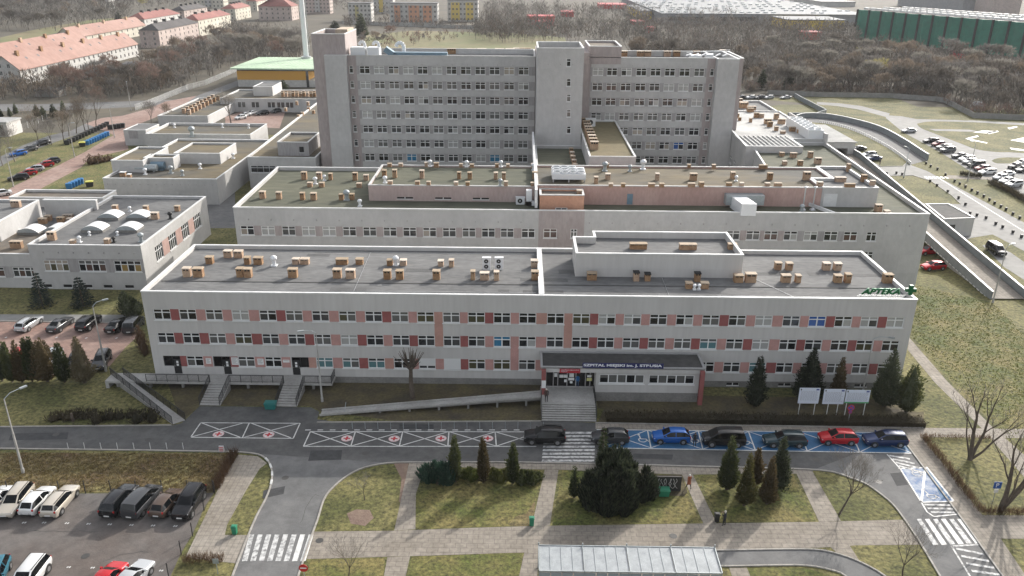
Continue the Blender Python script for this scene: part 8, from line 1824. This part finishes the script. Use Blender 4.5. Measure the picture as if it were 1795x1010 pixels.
# industrial halls
def hall(label, px0, px1, yb_, yt, yk, wallm, roofm, name='industrial_hall', z0=0):
    x0, x1, y0, y1, zt = pxbox(px0, px1, yt, yb_, yk); t = thing(name, label, 'building', ((x0+x1)/2, y0, 0)); mb = MB(); mb.box(x0, x1, y0, y1, 0, zt); mb.build('wall', wallm, t); mb = MB(); mb.box(x0-.5, x1+.5, y0-.5, y1, zt, zt+.6); r = mb.build('roof', roofm, t); return t, r, (x0, x1, y0, y1, zt)
greym = mat('hall_grey', (.22, .225, .235), .7, .08, .05); roofg = mat('hall_roof', (.19, .20, .21), .8, .12, .03); redh = mat('stall_red', (.45, .03, .035), .6); yelh = mat('hall_yellow_bright', (.55, .38, .04), .7)
t, r, bx = hall('huge grey industrial hall with rows of small roof lights at the top right', 1160, 1530, 42, 26, -2, greym, roofg)
mb = MB(); rng = random.Random(4); RL = MB(); RL.box(-1.6, 1.6, -1.1, 1.1, 0, 1); RL = RL.mesh('roof_light', [M['dome']])
x0, x1, y0, y1, zt = bx; k = 0
for j in range(9):
    for i in range(26):
        if rng.random() < .55:
            x = x0+(x1-x0)*(i+.3)/26; y = y0+(y1-y0)*(j+.4)/9.3; k += 1
            if k <= 100: inst('roof_light', RL, r, Vector((x, y, zt+.6))-Vector(parent_loc(r)))
            else: mb.box(x-1.6, x+1.6, y-1.1, y+1.1, zt+.6, zt+1.6)
tag(mb.build('roof_lights', M['dome'], r), kind='stuff')
mb = MB(); 
for a, b in ((.03, .2), (.28, .45)): mb.box(x0+(x1-x0)*a, x0+(x1-x0)*b, y0-.3, y0-.02, zt*.35, zt*.75)
mb.build('window_band', M['glass_soft'], t)
t, r, bx = hall('bright yellow fronted shop hall at the top centre', 1122, 1156, 34, 20, 10, yelh, roofg)
t, r, bx = hall('long yellow panelled hall end beside the huge grey hall', 1380, 1482, 52, 36, 30, yelh, roofg)
t, r, bx = hall('pale flat shed at the top right behind the huge hall', 1440, 1500, 12, 4, -4, M['wall_white'], M['roof_white'])
t, r, bx = hall('grey hall block at the top right corner', 1690, 1760, 24, 0, -10, greym, roofg)
t, r, bx = hall('pale grey tower block at the top right corner', 1745, 1795, 28, -12, -20, M['wall_pinkish'], roofg)
for i, (a, b, yb_, yt, l) in enumerate([(925, 972, 46, 30, 'largest red market stall left of the yellow hall'), (985, 1006, 30, 22, 'small red stall behind the largest one'), (945, 965, 50, 39, 'low red stall before the largest one'), (1052, 1100, 16, 9, 'long dark red roof at the top centre'), (1110, 1130, 44, 39, 'red awning row among the trees, left'), (1135, 1150, 58, 50, 'red awning row among the trees, right'), (1410, 1440, 70, 58, 'red stall in the wood below the yellow panelled hall'), (1680, 1694, 104, 92, 'red shed roof at the foot of the green hall')]):
    hall(l, a, b, yb_, yt, yt-3, redh, redh, 'market_stall')
# green hall of pleated walls
A = G(1497, 66); B = G(1850, 108); zt = V(1500, 16, A.y).z; zt2 = 23
t = thing('green_hall', 'long dark green hall with vertical dark joints along the top right', 'building', tuple(A)); gh = mat('hall_green', (.008, .13, .085), .6, scale=.05, col2=(.012, .17, .11)); mb = MB(); jn = MB(); n = 14; d = (B-A)/n; nrm = Vector((d.y, -d.x, 0)).normalized()
Z0 = V(1510, 18, G(1510, 68).y).z; Z1 = V(1790, 36, G(1790, 95).y).z
for i in range(n):
    a = A+d*i; b = A+d*(i+1); za = Z0+(Z1-Z0)*i/n; m_ = (a+b)/2+nrm*2.2
    mb.quad((a.x, a.y, 0), (m_.x, m_.y, 0), (m_.x, m_.y, za), (a.x, a.y, za)); mb.quad((m_.x, m_.y, 0), (b.x, b.y, 0), (b.x, b.y, za), (m_.x, m_.y, za)); mb.add([(a.x, a.y, za), (m_.x, m_.y, za), (b.x, b.y, za)], [(0, 1, 2)])
    jn.beam((a.x, a.y, 0) and Vector((a.x, a.y, 0)), Vector((a.x+.001, a.y, za)), .9, .9)
k = -nrm*60; mb.quad((A.x, A.y, 0), (A.x, A.y, Z0), (A.x+k.x, A.y+k.y, Z0), (A.x+k.x, A.y+k.y, 0)); mb.build('wall', gh, t); 
jm = MB()
for i in range(n+1): a = A+d*i+nrm*.35; za = Z0+(Z1-Z0)*i/n; jm.tube(Vector((a.x, a.y, 0)), Vector((a.x, a.y, za+.2)), .8, .8, 6)
jm.build('joint', M['trim'], t)
r = MB(); r.quad((A.x, A.y, Z0+.05), (B.x, B.y, Z1+.05), (B.x+k.x, B.y+k.y, Z1+.05), (A.x+k.x, A.y+k.y, Z0+.05)); ro_ = r.build('roof', M['roof_brown'], t)
mb = MB()
for i in range(n*2):
    for j in range(3): a = A+d*(i/2+.25)+k*(.08+.28*j); inst('roof_light', RL, ro_, Vector((a.x, a.y, Z0+.1))-Vector(parent_loc(ro_)), 0, scale=(1, 1.3, 1.2))
# small sheds and gardens below the row houses
rng = random.Random(12)
for i, (px, py, w, l) in enumerate([(118, 150, 9, 'low pale garden shed left below the row house'), (80, 157, 8, 'grey garden shed at the end of the row house'), (188, 135, 10, 'long pale garden shed in the middle of the gardens'), (150, 140, 8, 'dark garden shed among the gardens'), (215, 122, 7, 'small garden shed near the far end of the row house'), (62, 170, 9, 'flat garden shed before the left street')]):
    b = G(px, py); t = thing('garden_shed', l, 'shed', tuple(b)); mb = MB(); mb.box(b.x, b.x+w, b.y, b.y+5, 0, 2.3); mb.build('wall', M['concrete_dark'], t); mb = MB(); mb.add([(b.x-.3, b.y-.3, 2.3), (b.x+w+.3, b.y-.3, 2.3), (b.x+w+.3, b.y+5.3, 2.9), (b.x-.3, b.y+5.3, 2.9), (b.x-.3, b.y-.3, 2.42), (b.x+w+.3, b.y-.3, 2.42), (b.x+w+.3, b.y+5.3, 3.02), (b.x-.3, b.y+5.3, 3.02)], [(0,1,5,4), (1,2,6,5), (2,3,7,6), (3,0,4,7), (4,5,6,7)]); mb.build('roof', M['roof_grey'] if i % 2 == 0 else M['roof_dark'], t)
# gatehouse at the left edge
b = G(16, 240); t = thing('gatehouse', 'white flat roofed gatehouse at the left edge', 'building', tuple(b)); x1_ = b.x; mb = MB(); mb.box(x1_-20, x1_, b.y, b.y+7, 0, 3.9, 0); mb.build('wall', M['plaster'], t); mb = MB(); mb.box(x1_-20.3, x1_+.3, b.y-.3, b.y+7.3, 3.9, 4.3); mb.build('roof', M['roof_white'], t); mb = MB(); mb.box(x1_-8, x1_-1, b.y-.05, b.y+.02, .3, 3.4); mb.build('door', M['glass_soft'], t)
# helipad shed
b = G(1712, 192); mb = MB(); mb.lathe(tuple(b), [(2.6, 0), (2.4, 1.6), (1.4, 2.6), (0, 2.9)], 10); o = mb.build('tent', M['roof_white'], org=tuple(b)); tag(o, 'small white dome tent in front of the wood at the far right', 'tent')
# ================================================================== HAZE
mb = MB(); mb.box(-1520, 1520, -120, 1820, -1, 63); hz_ = bpy.data.materials.new('haze'); hz_.use_nodes = True; n_ = hz_.node_tree; n_.nodes.clear()
pv = n_.nodes.new('ShaderNodeVolumePrincipled'); pv.inputs['Density'].default_value = .00008; pv.inputs['Color'].default_value = (.93, .94, .96, 1); pv.inputs['Anisotropy'].default_value = .1
mo = n_.nodes.new('ShaderNodeOutputMaterial'); n_.links.new(pv.outputs[0], mo.inputs['Volume']); tag(mb.build('haze', hz_), kind='stuff')
